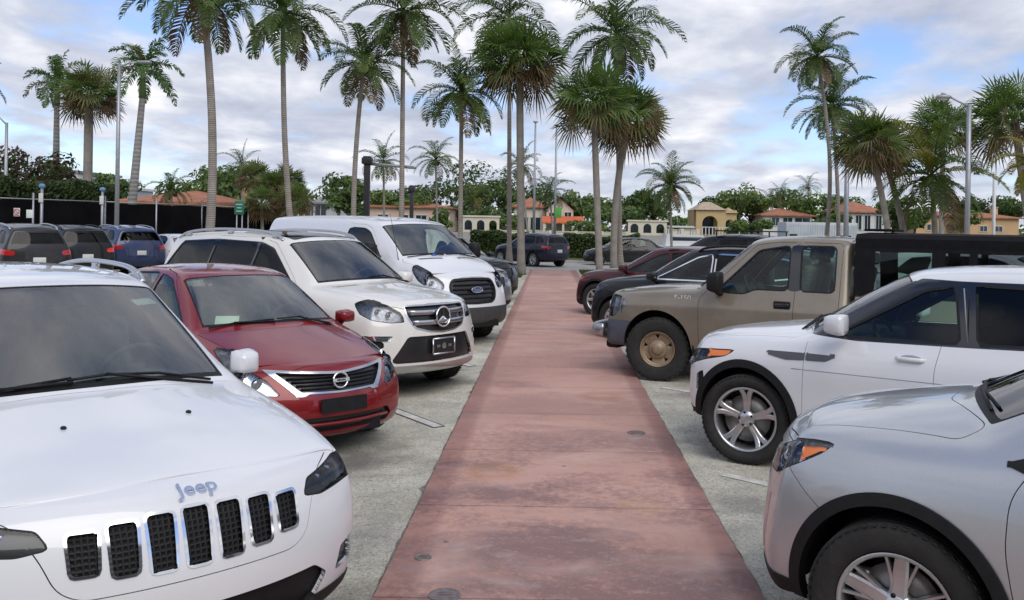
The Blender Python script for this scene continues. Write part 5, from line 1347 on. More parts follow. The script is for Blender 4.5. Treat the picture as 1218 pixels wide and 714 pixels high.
    sp = dict(side=S(side, (0,), (1, 7), (2, 3, 4, 5, 6)), upper=S(up, (0, 1, 4), (2,), (3, 5)), nose=S(nose[:7], (0,), (2,), (1,))+[nose[7]], tail=S(tail[:7], (0,), (2,), (1,))+[tail[7]], vside=5.5)
    q2 = lambda p, a, b: [(u*a, v*b) for u, v in p]
    c = Car(name, sp, pm, x, y, deg, label, cat, group, sub=sub); sh = c.sh
    if grille: sh.region('grille', 'front', q2(gp, Wd, Hh), 'lamp_dark', FRONT, r=.02, off=-.02, depth=-.02)
    sh.region('headlight', 'wrap', q2(hl, Wd, Hh), lampmat, CORNER, r=.015, split=True, off=-.03, depth=-.03)
    tc = (lambda x, y, z, u, v: (x < -2.2*L) & (v < 6) & (y > .1))
    sh.region('taillight', 'rwrap', q2(tl, Wd, Hh), 'red_lens' if not brake else 'red_lit', tc, r=.015, split=True, off=.004, depth=.02)
    if rw: sh.region('rear_window', 'front', q2(rw, Wd, Hh), glass, lambda x, y, z, u, v: (x < -3.0*L) & (v > 4.5), r=.05, off=-.005, depth=.006)
    sh.region('bumper_lip', 'front', [(-1.1, .1), (-1.1, .36*Hh), (1.1, .36*Hh), (1.1, .1)], 'black_plastic', lambda x, y, z, u, v: ((x > .3) | (x < -2.9*L)) & (v < 4), off=.004)
    c.arches(ar, wz, wb*L, .05 if kind == 'suv' else None)
    if kind == 'suv': c.cladding(lambda X: .34)
    ws_ = [q2(p, L, Hh) for p in wins]
    c.windows(ws_, [front_glass]+[glass]*(len(ws_)-1), r=.04, seal=0 if outline else .016)
    if outline:
        for p in ws_: sh.region('window_trim', 'side', p, outline, lambda x, y, z, u, v: (v < 6.9) & (v > 3.9) & (y > .3), r=.04, grow=.022, merge='body', off=.004)
    c.windshield(8)
    if not rw: c.windshield(8+4+5, name='rear_window')
    c.doors([q2(p, L, Hh) for p in drs])
    m = c.finish(); root = c.root
    for ob in m['headlight']: lens_over(ob, .03, root)
    for sg in (1, -1):
        mirror_part(root, (-.74*L, .86*Wd, (1.08 if kind == 'suv' else .95)*Hh), sg, (.15, .20, .15), pm, .02)
        for hx in (-1.55, -2.45): handle_part(root, sh, hx*L, (.98 if kind == 'suv' else .87)*Hh, sg, pm if not outline else M['chrome'])
    if rails:
        for sg in (1, -1):
            q = []
            for xx, dz in ((-1.40, .0), (-1.55, .045), (-2.0, .055), (-2.6, .055), (-3.0, .045), (-3.15, .0)):
                pp, nn = sh.top(xx*L, .555*Wd); q.append((pp.x, pp.y*sg, pp.z+dz))
            b = MB(); b.tube(smooth_path(q, 5), .02, 8); b.build('roof_rail', [M[rails]], root)
    p, n = sh.rear(0, plate_z*Hh, .008); b = MB(); b.box(p, (.012, .30, .15), 0, None, .004); b.build('license_plate', [M['plate_white']], root)
    cabin(root, cab[0]*L, cab[1]*Hh, cab[2]*L, cab[3]*Hh, cab[4]*L, cab[5]*Wd)
    add_wheels(root, wheel, wr, .225, rr, tr*Wd, wb*L, 0)
    liners(root, wb*L, tr*Wd, wz, ar, .88*Wd if kind == 'suv' else .82*Wd, .42, (.45, -3, .72*Wd, .2))
    return c
M['red_lit'] = simple('red_lamp', (.75, .02, .015), .2, coat=1)

def roof_box(c, x0, x1, z):
    b = MB()
    for xx in np.linspace(x0, x1, 4): b.tube([(xx, -.62, z), (xx, .62, z)], .018, 6)
    for yy in (-.62, .62): b.tube([(x0, yy, z), (x1, yy, z)], .02, 6)
    for xx in (x0, x1):
        for yy in (-.55, .55): b.tube([(xx, yy, z-.14), (xx, yy, z)], .02, 6)
    return b.build('roof_rack', [M['black_plastic']], c.root)
# ---------------------------------------------------------------- ground
def asphalt_mat():
    m, nt, out = newmat('lot_asphalt'); b = nd(nt, 'ShaderNodeBsdfPrincipled'); b.inputs['Roughness'].default_value = .92; b.inputs['Specular IOR Level'].default_value = .25
    tc = nd(nt, 'ShaderNodeTexCoord'); o = tc.outputs['Object']
    big = noise(nt, .35, 5, .6, o); r1 = ramp(nt, big.outputs['Fac'], [(.3, (.43, .41, .355)), (.55, (.52, .495, .43)), (.75, (.58, .555, .485))])
    mid = noise(nt, 2.3, 6, .65, o); r2 = ramp(nt, mid.outputs['Fac'], [(.35, (.78, .78, .78)), (.62, (1.10, 1.10, 1.08))])
    c1 = mixc(nt, 1, r1.outputs['Color'], r2.outputs['Color'], 'MULTIPLY')
    v = nd(nt, 'ShaderNodeTexVoronoi'); v.inputs['Scale'].default_value = 75; nt.links.new(o, v.inputs['Vector'])
    r3 = ramp(nt, v.outputs['Color'], [(.08, (.55, .54, .52)), (.35, (.96, .96, .94)), (.8, (1.1, 1.1, 1.07)), (.97, (1.6, 1.58, 1.5))])
    c2 = mixc(nt, .85, c1, r3.outputs['Color'], 'MULTIPLY')
    v3 = nd(nt, 'ShaderNodeTexVoronoi'); v3.inputs['Scale'].default_value = 230; nt.links.new(o, v3.inputs['Vector'])
    r5 = ramp(nt, v3.outputs['Color'], [(.1, (.72, .72, .7)), (.9, (1.2, 1.2, 1.18))]); c2 = mixc(nt, .7, c2, r5.outputs['Color'], 'MULTIPLY')
    st = noise(nt, .85, 3, .5, o); st.inputs['Distortion'].default_value = .8
    r4 = ramp(nt, st.outputs['Fac'], [(.54, (1, 1, 1)), (.70, (.50, .49, .48))])
    c3 = mixc(nt, .8, c2, r4.outputs['Color'], 'MULTIPLY')
    for (px, py, rx, ry, k) in DARK_PATCHES:
        vs = nd(nt, 'ShaderNodeVectorMath', operation='SUBTRACT'); nt.links.new(o, vs.inputs[0]); vs.inputs[1].default_value = (px, py, 0)
        wob = noise(nt, 2.2, 6, .7, o); wa = nd(nt, 'ShaderNodeVectorMath', operation='MULTIPLY_ADD'); nt.links.new(wob.outputs['Color'], wa.inputs[0]); wa.inputs[1].default_value = (.9, .9, 0)
        nt.links.new(vs.outputs[0], wa.inputs[2]); w2 = nd(nt, 'ShaderNodeVectorMath', operation='SUBTRACT'); nt.links.new(wa.outputs[0], w2.inputs[0]); w2.inputs[1].default_value = (.45, .45, 0)
        w3 = nd(nt, 'ShaderNodeVectorMath', operation='MULTIPLY'); nt.links.new(w2.outputs[0], w3.inputs[0]); w3.inputs[1].default_value = (1/rx, 1/ry, 0)
        ln = nd(nt, 'ShaderNodeVectorMath', operation='LENGTH'); nt.links.new(w3.outputs[0], ln.inputs[0])
        ro = ramp(nt, ln.outputs['Value'], [(.25, (k,)*3), (1.0, (0, 0, 0))]); c3 = mixc(nt, ro.outputs['Color'], c3, (.12, .115, .11))
    # hairline cracks
    wv = noise(nt, 1.7, 4, .5, o); vm = nd(nt, 'ShaderNodeVectorMath', operation='ADD'); nt.links.new(o, vm.inputs[0]); nt.links.new(wv.outputs['Color'], vm.inputs[1])
    v2 = nd(nt, 'ShaderNodeTexVoronoi', feature='DISTANCE_TO_EDGE'); v2.inputs['Scale'].default_value = .42; nt.links.new(vm.outputs[0], v2.inputs['Vector'])
    rc = ramp(nt, v2.outputs['Distance'], [(.0, (.45, .45, .45)), (.006, (1, 1, 1))]); c4_ = mixc(nt, .3, c3, rc.outputs['Color'], 'MULTIPLY')
    nt.links.new(c4_, b.inputs['Base Color'])
    bp = nd(nt, 'ShaderNodeBump'); bp.inputs['Strength'].default_value = .5; bp.inputs['Distance'].default_value = .006
    nt.links.new(v.outputs['Distance'], bp.inputs['Height']); nt.links.new(bp.outputs['Normal'], b.inputs['Normal'])
    nt.links.new(b.outputs[0], out.inputs[0]); return m
def walk_mat():
    m, nt, out = newmat('red_stained_concrete'); b = nd(nt, 'ShaderNodeBsdfPrincipled'); b.inputs['Specular IOR Level'].default_value = .3
    tc = nd(nt, 'ShaderNodeTexCoord'); o = tc.outputs['Object']
    sx = nd(nt, 'ShaderNodeSeparateXYZ'); nt.links.new(o, sx.inputs[0])
    def streak(scale, sxx, syy, det=6, ro=.6, dist=.3, off=0):
        mp = nd(nt, 'ShaderNodeMapping'); mp.inputs['Scale'].default_value = (sxx, syy, 1); mp.inputs['Location'].default_value = (off, off*.7, 0); nt.links.new(o, mp.inputs[0])
        n = noise(nt, scale, det, ro, mp.outputs[0]); n.inputs['Distortion'].default_value = dist; return n
    base = streak(.5, 1, .9, 5, .6)
    r1 = ramp(nt, base.outputs['Fac'], [(.30, (.44, .252, .200)), (.5, (.51, .302, .243)), (.7, (.585, .367, .305))])
    fn = noise(nt, 19, 6, .72, o)
    def blotch(n, k, lo, hi):
        mm = nd(nt, 'ShaderNodeMath', operation='MULTIPLY_ADD'); nt.links.new(n.outputs['Fac'], mm.inputs[0]); mm.inputs[1].default_value = 1-k
        m2 = nd(nt, 'ShaderNodeMath', operation='MULTIPLY'); nt.links.new(fn.outputs['Fac'], m2.inputs[0]); m2.inputs[1].default_value = k; nt.links.new(m2.outputs[0], mm.inputs[2])
        return ramp(nt, mm.outputs[0], [(lo, (0, 0, 0)), (hi, (1, 1, 1))])
    # grime is heaviest near the viewer's end, patchy further on
    yr = nd(nt, 'ShaderNodeMapRange'); nt.links.new(sx.outputs[1], yr.inputs['Value']); yr.inputs['From Min'].default_value = 7.6; yr.inputs['From Max'].default_value = 8.8; yr.inputs['To Min'].default_value = 1.0; yr.inputs['To Max'].default_value = .40
    dk = streak(.95, .75, 1.15, 6, .62, .5, 3.3); b1 = blotch(dk, .34, .45, .57)
    mul = nd(nt, 'ShaderNodeMath', operation='MULTIPLY'); nt.links.new(b1.outputs['Color'], mul.inputs[0]); nt.links.new(yr.outputs[0], mul.inputs[1])
    c = mixc(nt, mul.outputs[0], r1.outputs['Color'], (.25, .148, .135))
    dk2 = streak(2.6, .5, 1.7, 6, .66, .3, 8.1); b2 = blotch(dk2, .3, .52, .66)
    mu2 = nd(nt, 'ShaderNodeMath', operation='MULTIPLY'); nt.links.new(b2.outputs['Color'], mu2.inputs[0]); mu2.inputs[1].default_value = .55
    c = mixc(nt, mu2.outputs[0], c, (.33, .20, .185))
    pl = streak(1.2, .8, 1.3, 6, .65, .5, 5.7); b3 = blotch(pl, .4, .53, .66); sp = fn
    mu3 = nd(nt, 'ShaderNodeMath', operation='MULTIPLY'); nt.links.new(b3.outputs['Color'], mu3.inputs[0]); mu3.inputs[1].default_value = .5
    c = mixc(nt, mu3.outputs[0], c, (.60, .47, .42))
    # small dark spots
    vo = nd(nt, 'ShaderNodeTexVoronoi'); vo.inputs['Scale'].default_value = 2.1; nt.links.new(o, vo.inputs['Vector'])
    vr = ramp(nt, vo.outputs['Distance'], [(.028, (.35, .33, .33)), (.05, (1, 1, 1))]); c = mixc(nt, .8, c, vr.outputs['Color'], 'MULTIPLY')
    # transverse joints
    wav = streak(.9, 1, .15, 3, .5, 0, 1.1)
    md = nd(nt, 'ShaderNodeMath', operation='MULTIPLY_ADD'); nt.links.new(wav.outputs['Fac'], md.inputs[0]); md.inputs[1].default_value = .012; nt.links.new(sx.outputs[1], md.inputs[2])
    fr = nd(nt, 'ShaderNodeMath', operation='PINGPONG'); nt.links.new(md.outputs[0], fr.inputs[0]); fr.inputs[1].default_value = .76
    rj = ramp(nt, fr.outputs[0], [(.0, (.42, .40, .42)), (.006, (.55, .52, .52)), (.010, (1, 1, 1))])
    c = mixc(nt, .8, c, rj.outputs['Color'], 'MULTIPLY')
    # edges: dirty rim and thin scored line along each side
    ax = nd(nt, 'ShaderNodeMath', operation='SUBTRACT'); nt.links.new(sx.outputs[0], ax.inputs[0]); ax.inputs[1].default_value = .175
    ab = nd(nt, 'ShaderNodeMath', operation='ABSOLUTE'); nt.links.new(ax.outputs[0], ab.inputs[0])
    ad = nd(nt, 'ShaderNodeMath', operation='MULTIPLY_ADD'); nt.links.new(base.outputs['Fac'], ad.inputs[0]); ad.inputs[1].default_value = .10; nt.links.new(ab.outputs[0], ad.inputs[2])
    re = ramp(nt, ad.outputs[0], [(.86, (1, 1, 1)), (.92, (.72, .66, .68)), (1.0, (.62, .55, .57))]); c = mixc(nt, .8, c, re.outputs['Color'], 'MULTIPLY')
    # rust stains: rings round old anchor points
    for (px, py, rad, col, k) in WALK_STAINS:
        vs = nd(nt, 'ShaderNodeVectorMath', operation='SUBTRACT'); nt.links.new(o, vs.inputs[0]); vs.inputs[1].default_value = (px, py, 0)
        wob = noise(nt, 6, 4, .6, o); wa = nd(nt, 'ShaderNodeVectorMath', operation='MULTIPLY_ADD'); nt.links.new(wob.outputs['Color'], wa.inputs[0]); wa.inputs[1].default_value = (.14, .14, 0); nt.links.new(vs.outputs[0], wa.inputs[2])
        wb_ = nd(nt, 'ShaderNodeVectorMath', operation='MULTIPLY'); nt.links.new(wa.outputs[0], wb_.inputs[0]); wb_.inputs[1].default_value = (1, 1, 0)
        ln = nd(nt, 'ShaderNodeVectorMath', operation='LENGTH'); nt.links.new(wb_.outputs[0], ln.inputs[0])
        rr_ = ramp(nt, ln.outputs['Value'], [(rad*.30, (k*.35,)*3), (rad*.52, (k,)*3), (rad*.62, (k*.55,)*3), (rad, (0, 0, 0))])
        c = mixc(nt, rr_.outputs['Color'], c, col)
    fine = noise(nt, 140, 3, .6, o); rf = ramp(nt, fine.outputs['Fac'], [(.3, (.84, .84, .84)), (.7, (1.12, 1.12, 1.12))]); c = mixc(nt, .8, c, rf.outputs['Color'], 'MULTIPLY')
    nt.links.new(c, b.inputs['Base Color'])
    rg = ramp(nt, dk.outputs['Fac'], [(.4, (.85,)*3), (.62, (.62,)*3)]); nt.links.new(rg.outputs['Color'], b.inputs['Roughness'])
    bp = nd(nt, 'ShaderNodeBump'); bp.inputs['Strength'].default_value = .25; bp.inputs['Distance'].default_value = .004
    nt.links.new(sp.outputs['Fac'], bp.inputs['Height']); nt.links.new(bp.outputs['Normal'], b.inputs['Normal'])
    nt.links.new(b.outputs[0], out.inputs[0]); return m
def stain_at(u, v, rad, col, k):
    p = G(u, v, .03); return (p.x, p.y, rad, col, k)
WALK_STAINS = [stain_at(597, 557, .30, (.40, .20, .09), .5), stain_at(722, 470, .34, (.38, .17, .08), .5), stain_at(775, 597, .22, (.44, .26, .13), .45), stain_at(612, 456, .32, (.24, .09, .07), .35), stain_at(690, 377, .4, (.30, .12, .09), .4), stain_at(860, 640, .2, (.42, .25, .2), .4)]
DARK_PATCHES = [tuple(G(u, v)[:2])+(rx, ry, k) for u, v, rx, ry, k in ((425, 545, .55, .4, .75), (500, 452, .7, .5, .7), (470, 530, .3, .3, .5), (590, 400, .6, .6, .55), (440, 640, .5, .4, .35), (815, 470, .5, .4, .5), (880, 600, .35, .3, .4))]  # irregular patches where the asphalt colour is darkened
YE = 40.3
g = MB(); g.add([(-400, -60, 0), (400, -60, 0), (400, 62, 0), (-400, 62, 0)], [(0, 1, 2, 3)]); g.build('parking_lot', [asphalt_mat()], kind='structure')
g = MB(); xl0, xl1, xr0, xr1 = -.86, -.775, 1.155, 1.265
n = 60
# walk slab, slightly uneven edges
rnd = random.Random(4); vs = []
ys = np.linspace(-3, YE, n)
for yy in ys:
    f = (yy-4.7)/(34-4.7); a = xl0+(xl1-xl0)*f+rnd.uniform(-.006, .006); b_ = xr0+(xr1-xr0)*f+rnd.uniform(-.006, .006)
    vs += [(a-.012, yy, 0.001), (a, yy, .028), (b_, yy, .028), (b_+.012, yy, .001)]
fs = [(i*4+j, i*4+j+1, i*4+j+5, i*4+j+4) for i in range(n-1) for j in range(3)]
g.add(vs, fs, 0, False); g.build('walkway', [walk_mat()], kind='structure')
# dark strips painting in the shadow gap along both edges of the walk
M['gap_shade'] = simple('gap_shade', (.17, .15, .13), .95, var=.5, vscale=9)
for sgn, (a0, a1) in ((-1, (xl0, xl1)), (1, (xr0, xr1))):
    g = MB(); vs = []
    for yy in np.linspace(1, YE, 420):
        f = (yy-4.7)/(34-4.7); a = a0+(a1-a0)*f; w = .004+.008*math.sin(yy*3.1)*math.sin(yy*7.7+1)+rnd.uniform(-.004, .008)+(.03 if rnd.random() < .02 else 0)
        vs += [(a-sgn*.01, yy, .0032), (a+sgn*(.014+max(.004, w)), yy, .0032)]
    g.add(vs, [(2*i, 2*i+1, 2*i+3, 2*i+2) for i in range(419)]); g.build('walkway_gap_shade', [M['gap_shade']], kind='structure')
# concrete drive lane across the end of the walk and the strip beyond
conc = simple('pale_concrete', (.36, .35, .32), .9, var=.18, vscale=1.5, bump=.1)
g = MB(); g.add([(-60, YE, .006), (60, YE, .006), (60, 49.5, .006), (-60, 49.5, .006)], [(0, 1, 2, 3)]); g.build('cross_lane', [conc], kind='structure')
g = MB(); g.box((0, 49.65, .06), (120, .3, .13), 0, None, .02); g.build('kerb', [conc], kind='structure')
def grass_mat():
    m, nt, out = newmat('grass'); b = nd(nt, 'ShaderNodeBsdfPrincipled'); b.inputs['Roughness'].default_value = .9
    tc = nd(nt, 'ShaderNodeTexCoord'); n1 = noise(nt, 1.2, 6, .7, tc.outputs['Object'])
    r = ramp(nt, n1.outputs['Fac'], [(.3, (.035, .055, .012)), (.5, (.07, .095, .022)), (.72, (.13, .13, .05))]); nt.links.new(r.outputs['Color'], b.inputs['Base Color'])
    nt.links.new(b.outputs[0], out.inputs[0]); return m
M['grass'] = grass_mat()
g = MB(); g.add([(-400, 49.8, .09), (400, 49.8, .09), (400, 62, .09), (-400, 62, .09)], [(0, 1, 2, 3)]); g.build('lawn', [M['grass']], kind='structure')
def grass_patch(name, x0, x1, y0, y1, k, h=.10, z=.02):
    b = MB(); b.add([(x0, y0, z), (x1, y0, z), (x1, y1, z), (x0, y1, z)], [(0, 1, 2, 3)]); rr = random.Random(hash((x0, y0)) % 999)
    rr = random.Random(int(abs(x0)*100+y0*10))
    for i in range(k):
        x, y = rr.uniform(x0, x1), rr.uniform(y0, y1); a = rr.uniform(0, 6.28); hh = h*rr.uniform(.5, 1.3); dx, dy = math.cos(a)*.02, math.sin(a)*.02
        lx, ly = rr.uniform(-.04, .04), rr.uniform(-.04, .04)
        b.add([(x-dx, y-dy, z), (x+dx, y+dy, z), (x+lx, y+ly, z+hh)], [(0, 1, 2)])
    return b.build(name, [M['grass']], fix=False, kind='stuff')
grass_patch('grass_verge', -3.2, -1.0, 34.0, YE-.2, 2600); grass_patch('grass_verge', 1.42, 3.4, 33.5, YE-.2, 2600)
# painted stall lines (worn) with their dark outlines
def line_mat():
    m, nt, out = newmat('worn_paint'); b = nd(nt, 'ShaderNodeBsdfPrincipled'); b.inputs['Roughness'].default_value = .85
    tc = nd(nt, 'ShaderNodeTexCoord'); n1 = noise(nt, 7, 6, .7, tc.outputs['Object']); r = ramp(nt, n1.outputs['Fac'], [(.42, (.46, .44, .39)), (.60, (.62, .61, .57))])
    nt.links.new(r.outputs['Color'], b.inputs['Base Color']); nt.links.new(b.outputs[0], out.inputs[0]); return m
M['line'] = line_mat(); M['line_dark'] = simple('tar_seal', (.05, .05, .05), .8, var=.3)
def stall_line(x, y, deg, L=5.2, dark=True):
    m = Matrix.Translation((x, y, 0)) @ Matrix.Rotation(R(deg), 4, 'Z'); b = MB()
    def strip(y0, y1, z, mi, l0=0, l1=L): b.add([m @ Vector(p) for p in ((l0, y0, z), (l1, y0, z), (l1, y1, z), (l0, y1, z))], [(0, 1, 2, 3)], mi)
    strip(-.05, .05, .005, 0)
    if dark: strip(-.068, -.053, .005, 1); strip(.053, .068, .005, 1); strip(-.068, .068, .0045, 1, -.02, 0)
    return b.build('stall_line', [M['line'], M['line_dark']], kind='structure')
for k in range(1, 8): stall_line(-1.02, 8.55+(k-1)*3.75, 180-53)
for k in range(1, 8): stall_line(1.42, 3.2+k*3.85, -42, dark=False)
# iron covers let into the walk
def cover(u, v, r):
    p = G(u, v, .03); b = MB()
    b.lathe([(r, .0285), (r*.98, .034), (r*.86, .034), (r*.84, .031), (r*.6, .033), (.0005, .033)], 28, 'z', (p.x, p.y, 0))
    for k in range(3): b.box((p.x, p.y+(k-1)*r*.35, .034), (r*1.0, r*.12, .003))
    return b.build('valve_cover', [M['iron']])
M['iron'] = simple('cast_iron', (.24, .20, .19), .55, metal=.6, var=.3, vscale=30)
setp(cover(529, 708, .085), 'round iron valve cover in the walkway nearest the bottom edge', 'valve cover', 'iron covers in the walkway')
setp(cover(757, 515, .085), 'iron valve cover near the right edge of the walkway beside the white crossover', 'valve cover', 'iron covers in the walkway')
setp(cover(503, 663, .05), 'tiny iron valve cover at the left edge of the walkway', 'valve cover', 'iron covers in the walkway')
# water and far bank
def water_mat():
    m, nt, out = newmat('canal_water'); b = nd(nt, 'ShaderNodeBsdfPrincipled'); b.inputs['Base Color'].default_value = (.03, .055, .06, 1); b.inputs['Roughness'].default_value = .08
    tc = nd(nt, 'ShaderNodeTexCoord'); mp = nd(nt, 'ShaderNodeMapping'); mp.inputs['Scale'].default_value = (.6, 1.6, 1); nt.links.new(tc.outputs['Object'], mp.inputs[0])
    n1 = noise(nt, 2, 5, .6, mp.outputs[0]); bp = nd(nt, 'ShaderNodeBump'); bp.inputs['Strength'].default_value = .4; bp.inputs['Distance'].default_value = .1
    nt.links.new(n1.outputs['Fac'], bp.inputs['Height']); nt.links.new(bp.outputs['Normal'], b.inputs['Normal']); nt.links.new(b.outputs[0], out.inputs[0]); return m
g = MB(); g.add([(-900, 62, -1.1), (900, 62, -1.1), (900, 116, -1.1), (-900, 116, -1.1)], [(0, 1, 2, 3)]); g.build('canal', [water_mat()], kind='structure')
g = MB(); g.box((0, 62.1, -.55), (800, .3, 1.3), 0); g.box((0, 116, -.0), (1800, .6, 2.3), 0); g.build('seawall', [conc], kind='structure')
g = MB(); g.add([(-3000, 116.2, 1.12), (3000, 116.2, 1.12), (3000, 3500, 1.12), (-3000, 3500, 1.12)], [(0, 1, 2, 3)]); g.build('far_bank', [M['grass']], kind='structure')
# ---------------------------------------------------------------- vegetation
def leaf_mat(name, c0, c1, c2=None, trans=.3, scale=.9):
    m, nt, out = newmat(name)
    d = nd(nt, 'ShaderNodeBsdfPrincipled'); d.inputs['Roughness'].default_value = .55; d.inputs['Specular IOR Level'].default_value = .4
    t = nd(nt, 'ShaderNodeBsdfTranslucent'); mx = nd(nt, 'ShaderNodeMixShader'); mx.inputs[0].default_value = trans
    tc = nd(nt, 'ShaderNodeTexCoord'); n1 = noise(nt, scale, 5, .7, tc.outputs['Object'])
    r = ramp(nt, n1.outputs['Fac'], [(.3, c0), (.55, c1), (.75, c2 or c1)])
    nt.links.new(r.outputs['Color'], d.inputs['Base Color'])
    tcol = mixc(nt, 1.0, r.outputs['Color'], (1.5, 1.6, .7), 'MULTIPLY'); nt.links.new(tcol, t.inputs[0])
    nt.links.new(d.outputs[0], mx.inputs[1]); nt.links.new(t.outputs[0], mx.inputs[2]); nt.links.new(mx.outputs[0], out.inputs[0]); return m
M['frond'] = leaf_mat('palm_frond', (0.031, 0.053, 0.014), (0.076, 0.120, 0.027), (0.144, 0.178, 0.045))
M['frond_yellow'] = leaf_mat('yellow_frond', (.10, .10, .018), (.20, .18, .03), (.28, .24, .05))
M['frond_dry'] = leaf_mat('dry_frond', (.07, .045, .02), (.13, .085, .04), (.20, .145, .075), .15)
M['fan'] = leaf_mat('fan_leaf', (0.048, 0.088, 0.022), (0.108, 0.174, 0.043), (0.185, 0.251, 0.068))
M['fan_dull'] = leaf_mat('fan_leaf_dull', (0.088, 0.097, 0.040), (0.163, 0.163, 0.068), (0.240, 0.217, 0.108))
M['royal'] = leaf_mat('royal_leaf', (0.037, 0.076, 0.020), (0.076, 0.144, 0.037), (0.127, 0.203, 0.060))
M['leaf'] = leaf_mat('tree_leaf', (0.027, 0.054, 0.015), (0.064, 0.109, 0.025), (0.117, 0.164, 0.044), .25, .5)
M['leaf_light'] = leaf_mat('tree_leaf_light', (0.065, 0.108, 0.025), (0.140, 0.208, 0.048), (0.240, 0.283, 0.077), .25, .5)
M['leaf_red'] = leaf_mat('reddish_leaf', (.022, .018, .010), (.05, .032, .016), (.075, .06, .022), .2, .6)
M['hedge'] = leaf_mat('hedge_leaf', (0.021, 0.040, 0.013), (0.048, 0.076, 0.020), (0.081, 0.112, 0.033), .2, 1.2)
def bark(name, c0, c1, ring=7.0):
    m, nt, out = newmat(name); b = nd(nt, 'ShaderNodeBsdfPrincipled'); b.inputs['Roughness'].default_value = .9
    tc = nd(nt, 'ShaderNodeTexCoord'); o = tc.outputs['Object']
    w = nd(nt, 'ShaderNodeTexWave', wave_type='BANDS', bands_direction='Z'); w.inputs['Scale'].default_value = ring; w.inputs['Distortion'].default_value = 1.5; w.inputs['Detail'].default_value = 3
    nt.links.new(o, w.inputs['Vector']); n1 = noise(nt, 3, 6, .7, o)
    r = ramp(nt, n1.outputs['Fac'], [(.3, c0), (.7, c1)]); rw = ramp(nt, w.outputs['Fac'], [(.0, (.62, .62, .62)), (.35, (1.05, 1.05, 1.05))])
    c = mixc(nt, .7, r.outputs['Color'], rw.outputs['Color'], 'MULTIPLY'); nt.links.new(c, b.inputs['Base Color'])
    bp = nd(nt, 'ShaderNodeBump'); bp.inputs['Strength'].default_value = .5; bp.inputs['Distance'].default_value = .03; nt.links.new(w.outputs['Fac'], bp.inputs['Height']); nt.links.new(bp.outputs['Normal'], b.inputs['Normal'])
    nt.links.new(b.outputs[0], out.inputs[0]); return m
M['bark'] = bark('palm_bark', (.22, .195, .17), (.36, .325, .29), 5)
M['bark_royal'] = bark('royal_bark', (.22, .21, .20), (.33, .32, .30), 1.5)
M['bark_fan'] = bark('fan_bark', (.22, .20, .175), (.38, .345, .305), 9)
M['bark_dark'] = bark('tree_bark', (.06, .05, .04), (.12, .10, .08), 2)
M['crownshaft'] = simple('crownshaft', (.10, .16, .05), .5, var=.2)
def frond(b, base, az, el, L, rr, mi, droop=1.0, nl=34, wid=.045, leaf=.26, hang=.6, plumose=0):
    """feather palm leaf: curved midrib with leaflets"""
    d = Vector((math.cos(az)*math.cos(el), math.sin(az)*math.cos(el), math.sin(el)))
    p = Vector(base); seg = 14; pts = [p.copy()]; dirs = [d.copy()]
    for i in range(seg):
        f = (i+1)/seg
        d = (d + Vector((0, 0, -1))*droop*.105*(.35+1.3*f)).normalized()
        p = p + d*(L/seg); pts.append(p.copy()); dirs.append(d.copy())
    side = Vector((-math.sin(az), math.cos(az), 0))
    # midrib
    vs = []; 
    for i, q in enumerate(pts):
        w = .035*(1-i/seg*.85); vs += [q-side*w, q+side*w, q-Vector((0, 0, w*1.2))]
    fs = [(3*i+a, 3*i+(a+1) % 3, 3*i+3+(a+1) % 3, 3*i+3+a) for i in range(seg) for a in range(3)]
    b.add(vs, fs, mi, False)
    for k in range(nl):
        t = .10+.90*(k+rr.uniform(-.3, .3))/nl; t = min(max(t, .08), .995)
        x = t*seg; i = min(int(x), seg-1); f = x-i
        q = pts[i].lerp(pts[i+1], f); dd = dirs[i].lerp(dirs[i+1], f).normalized()
        ll = L*leaf*(math.sin(math.pi*min(1, (t*.86+.13)))**.7)*rr.uniform(.85, 1.1)
        for sg in (1, -1):
            up = dd.cross(side).normalized()
            if up.z < 0: up = -up
            o = (side*sg*.80 + dd*.62 + up*(.28 if not plumose else rr.uniform(-.6, .7)) + Vector((rr.uniform(-.1, .1), rr.uniform(-.1, .1), rr.uniform(-.1, .1)))).normalized()
            m = q+o*ll*.5; o2 = (o+Vector((0, 0, -1))*hang*rr.uniform(.7, 1.4)).normalized(); e = m+o2*ll*.5
            wv = (dd - o*dd.dot(o)).normalized()*wid*.5
            b.add([q-wv*.5, q+wv*.5, m+wv, m-wv, e], [(0, 1, 2, 3), (3, 2, 4)], mi, False)
def trunk_tube(b, pts, r0, r1, flare=1.6, n=10, mi=0, swell=0):
    pts = smooth_path(pts, 6); k = len(pts); rad = []
    for i in range(k):
        f = i/(k-1); rad.append((r0+(r1-r0)*f)*(1+(flare-1)*max(0, 1-f*7)**2)*(1+swell*math.sin(min(1, f*1.2)*math.pi)))
    b.tube(pts, rad, n, mi)
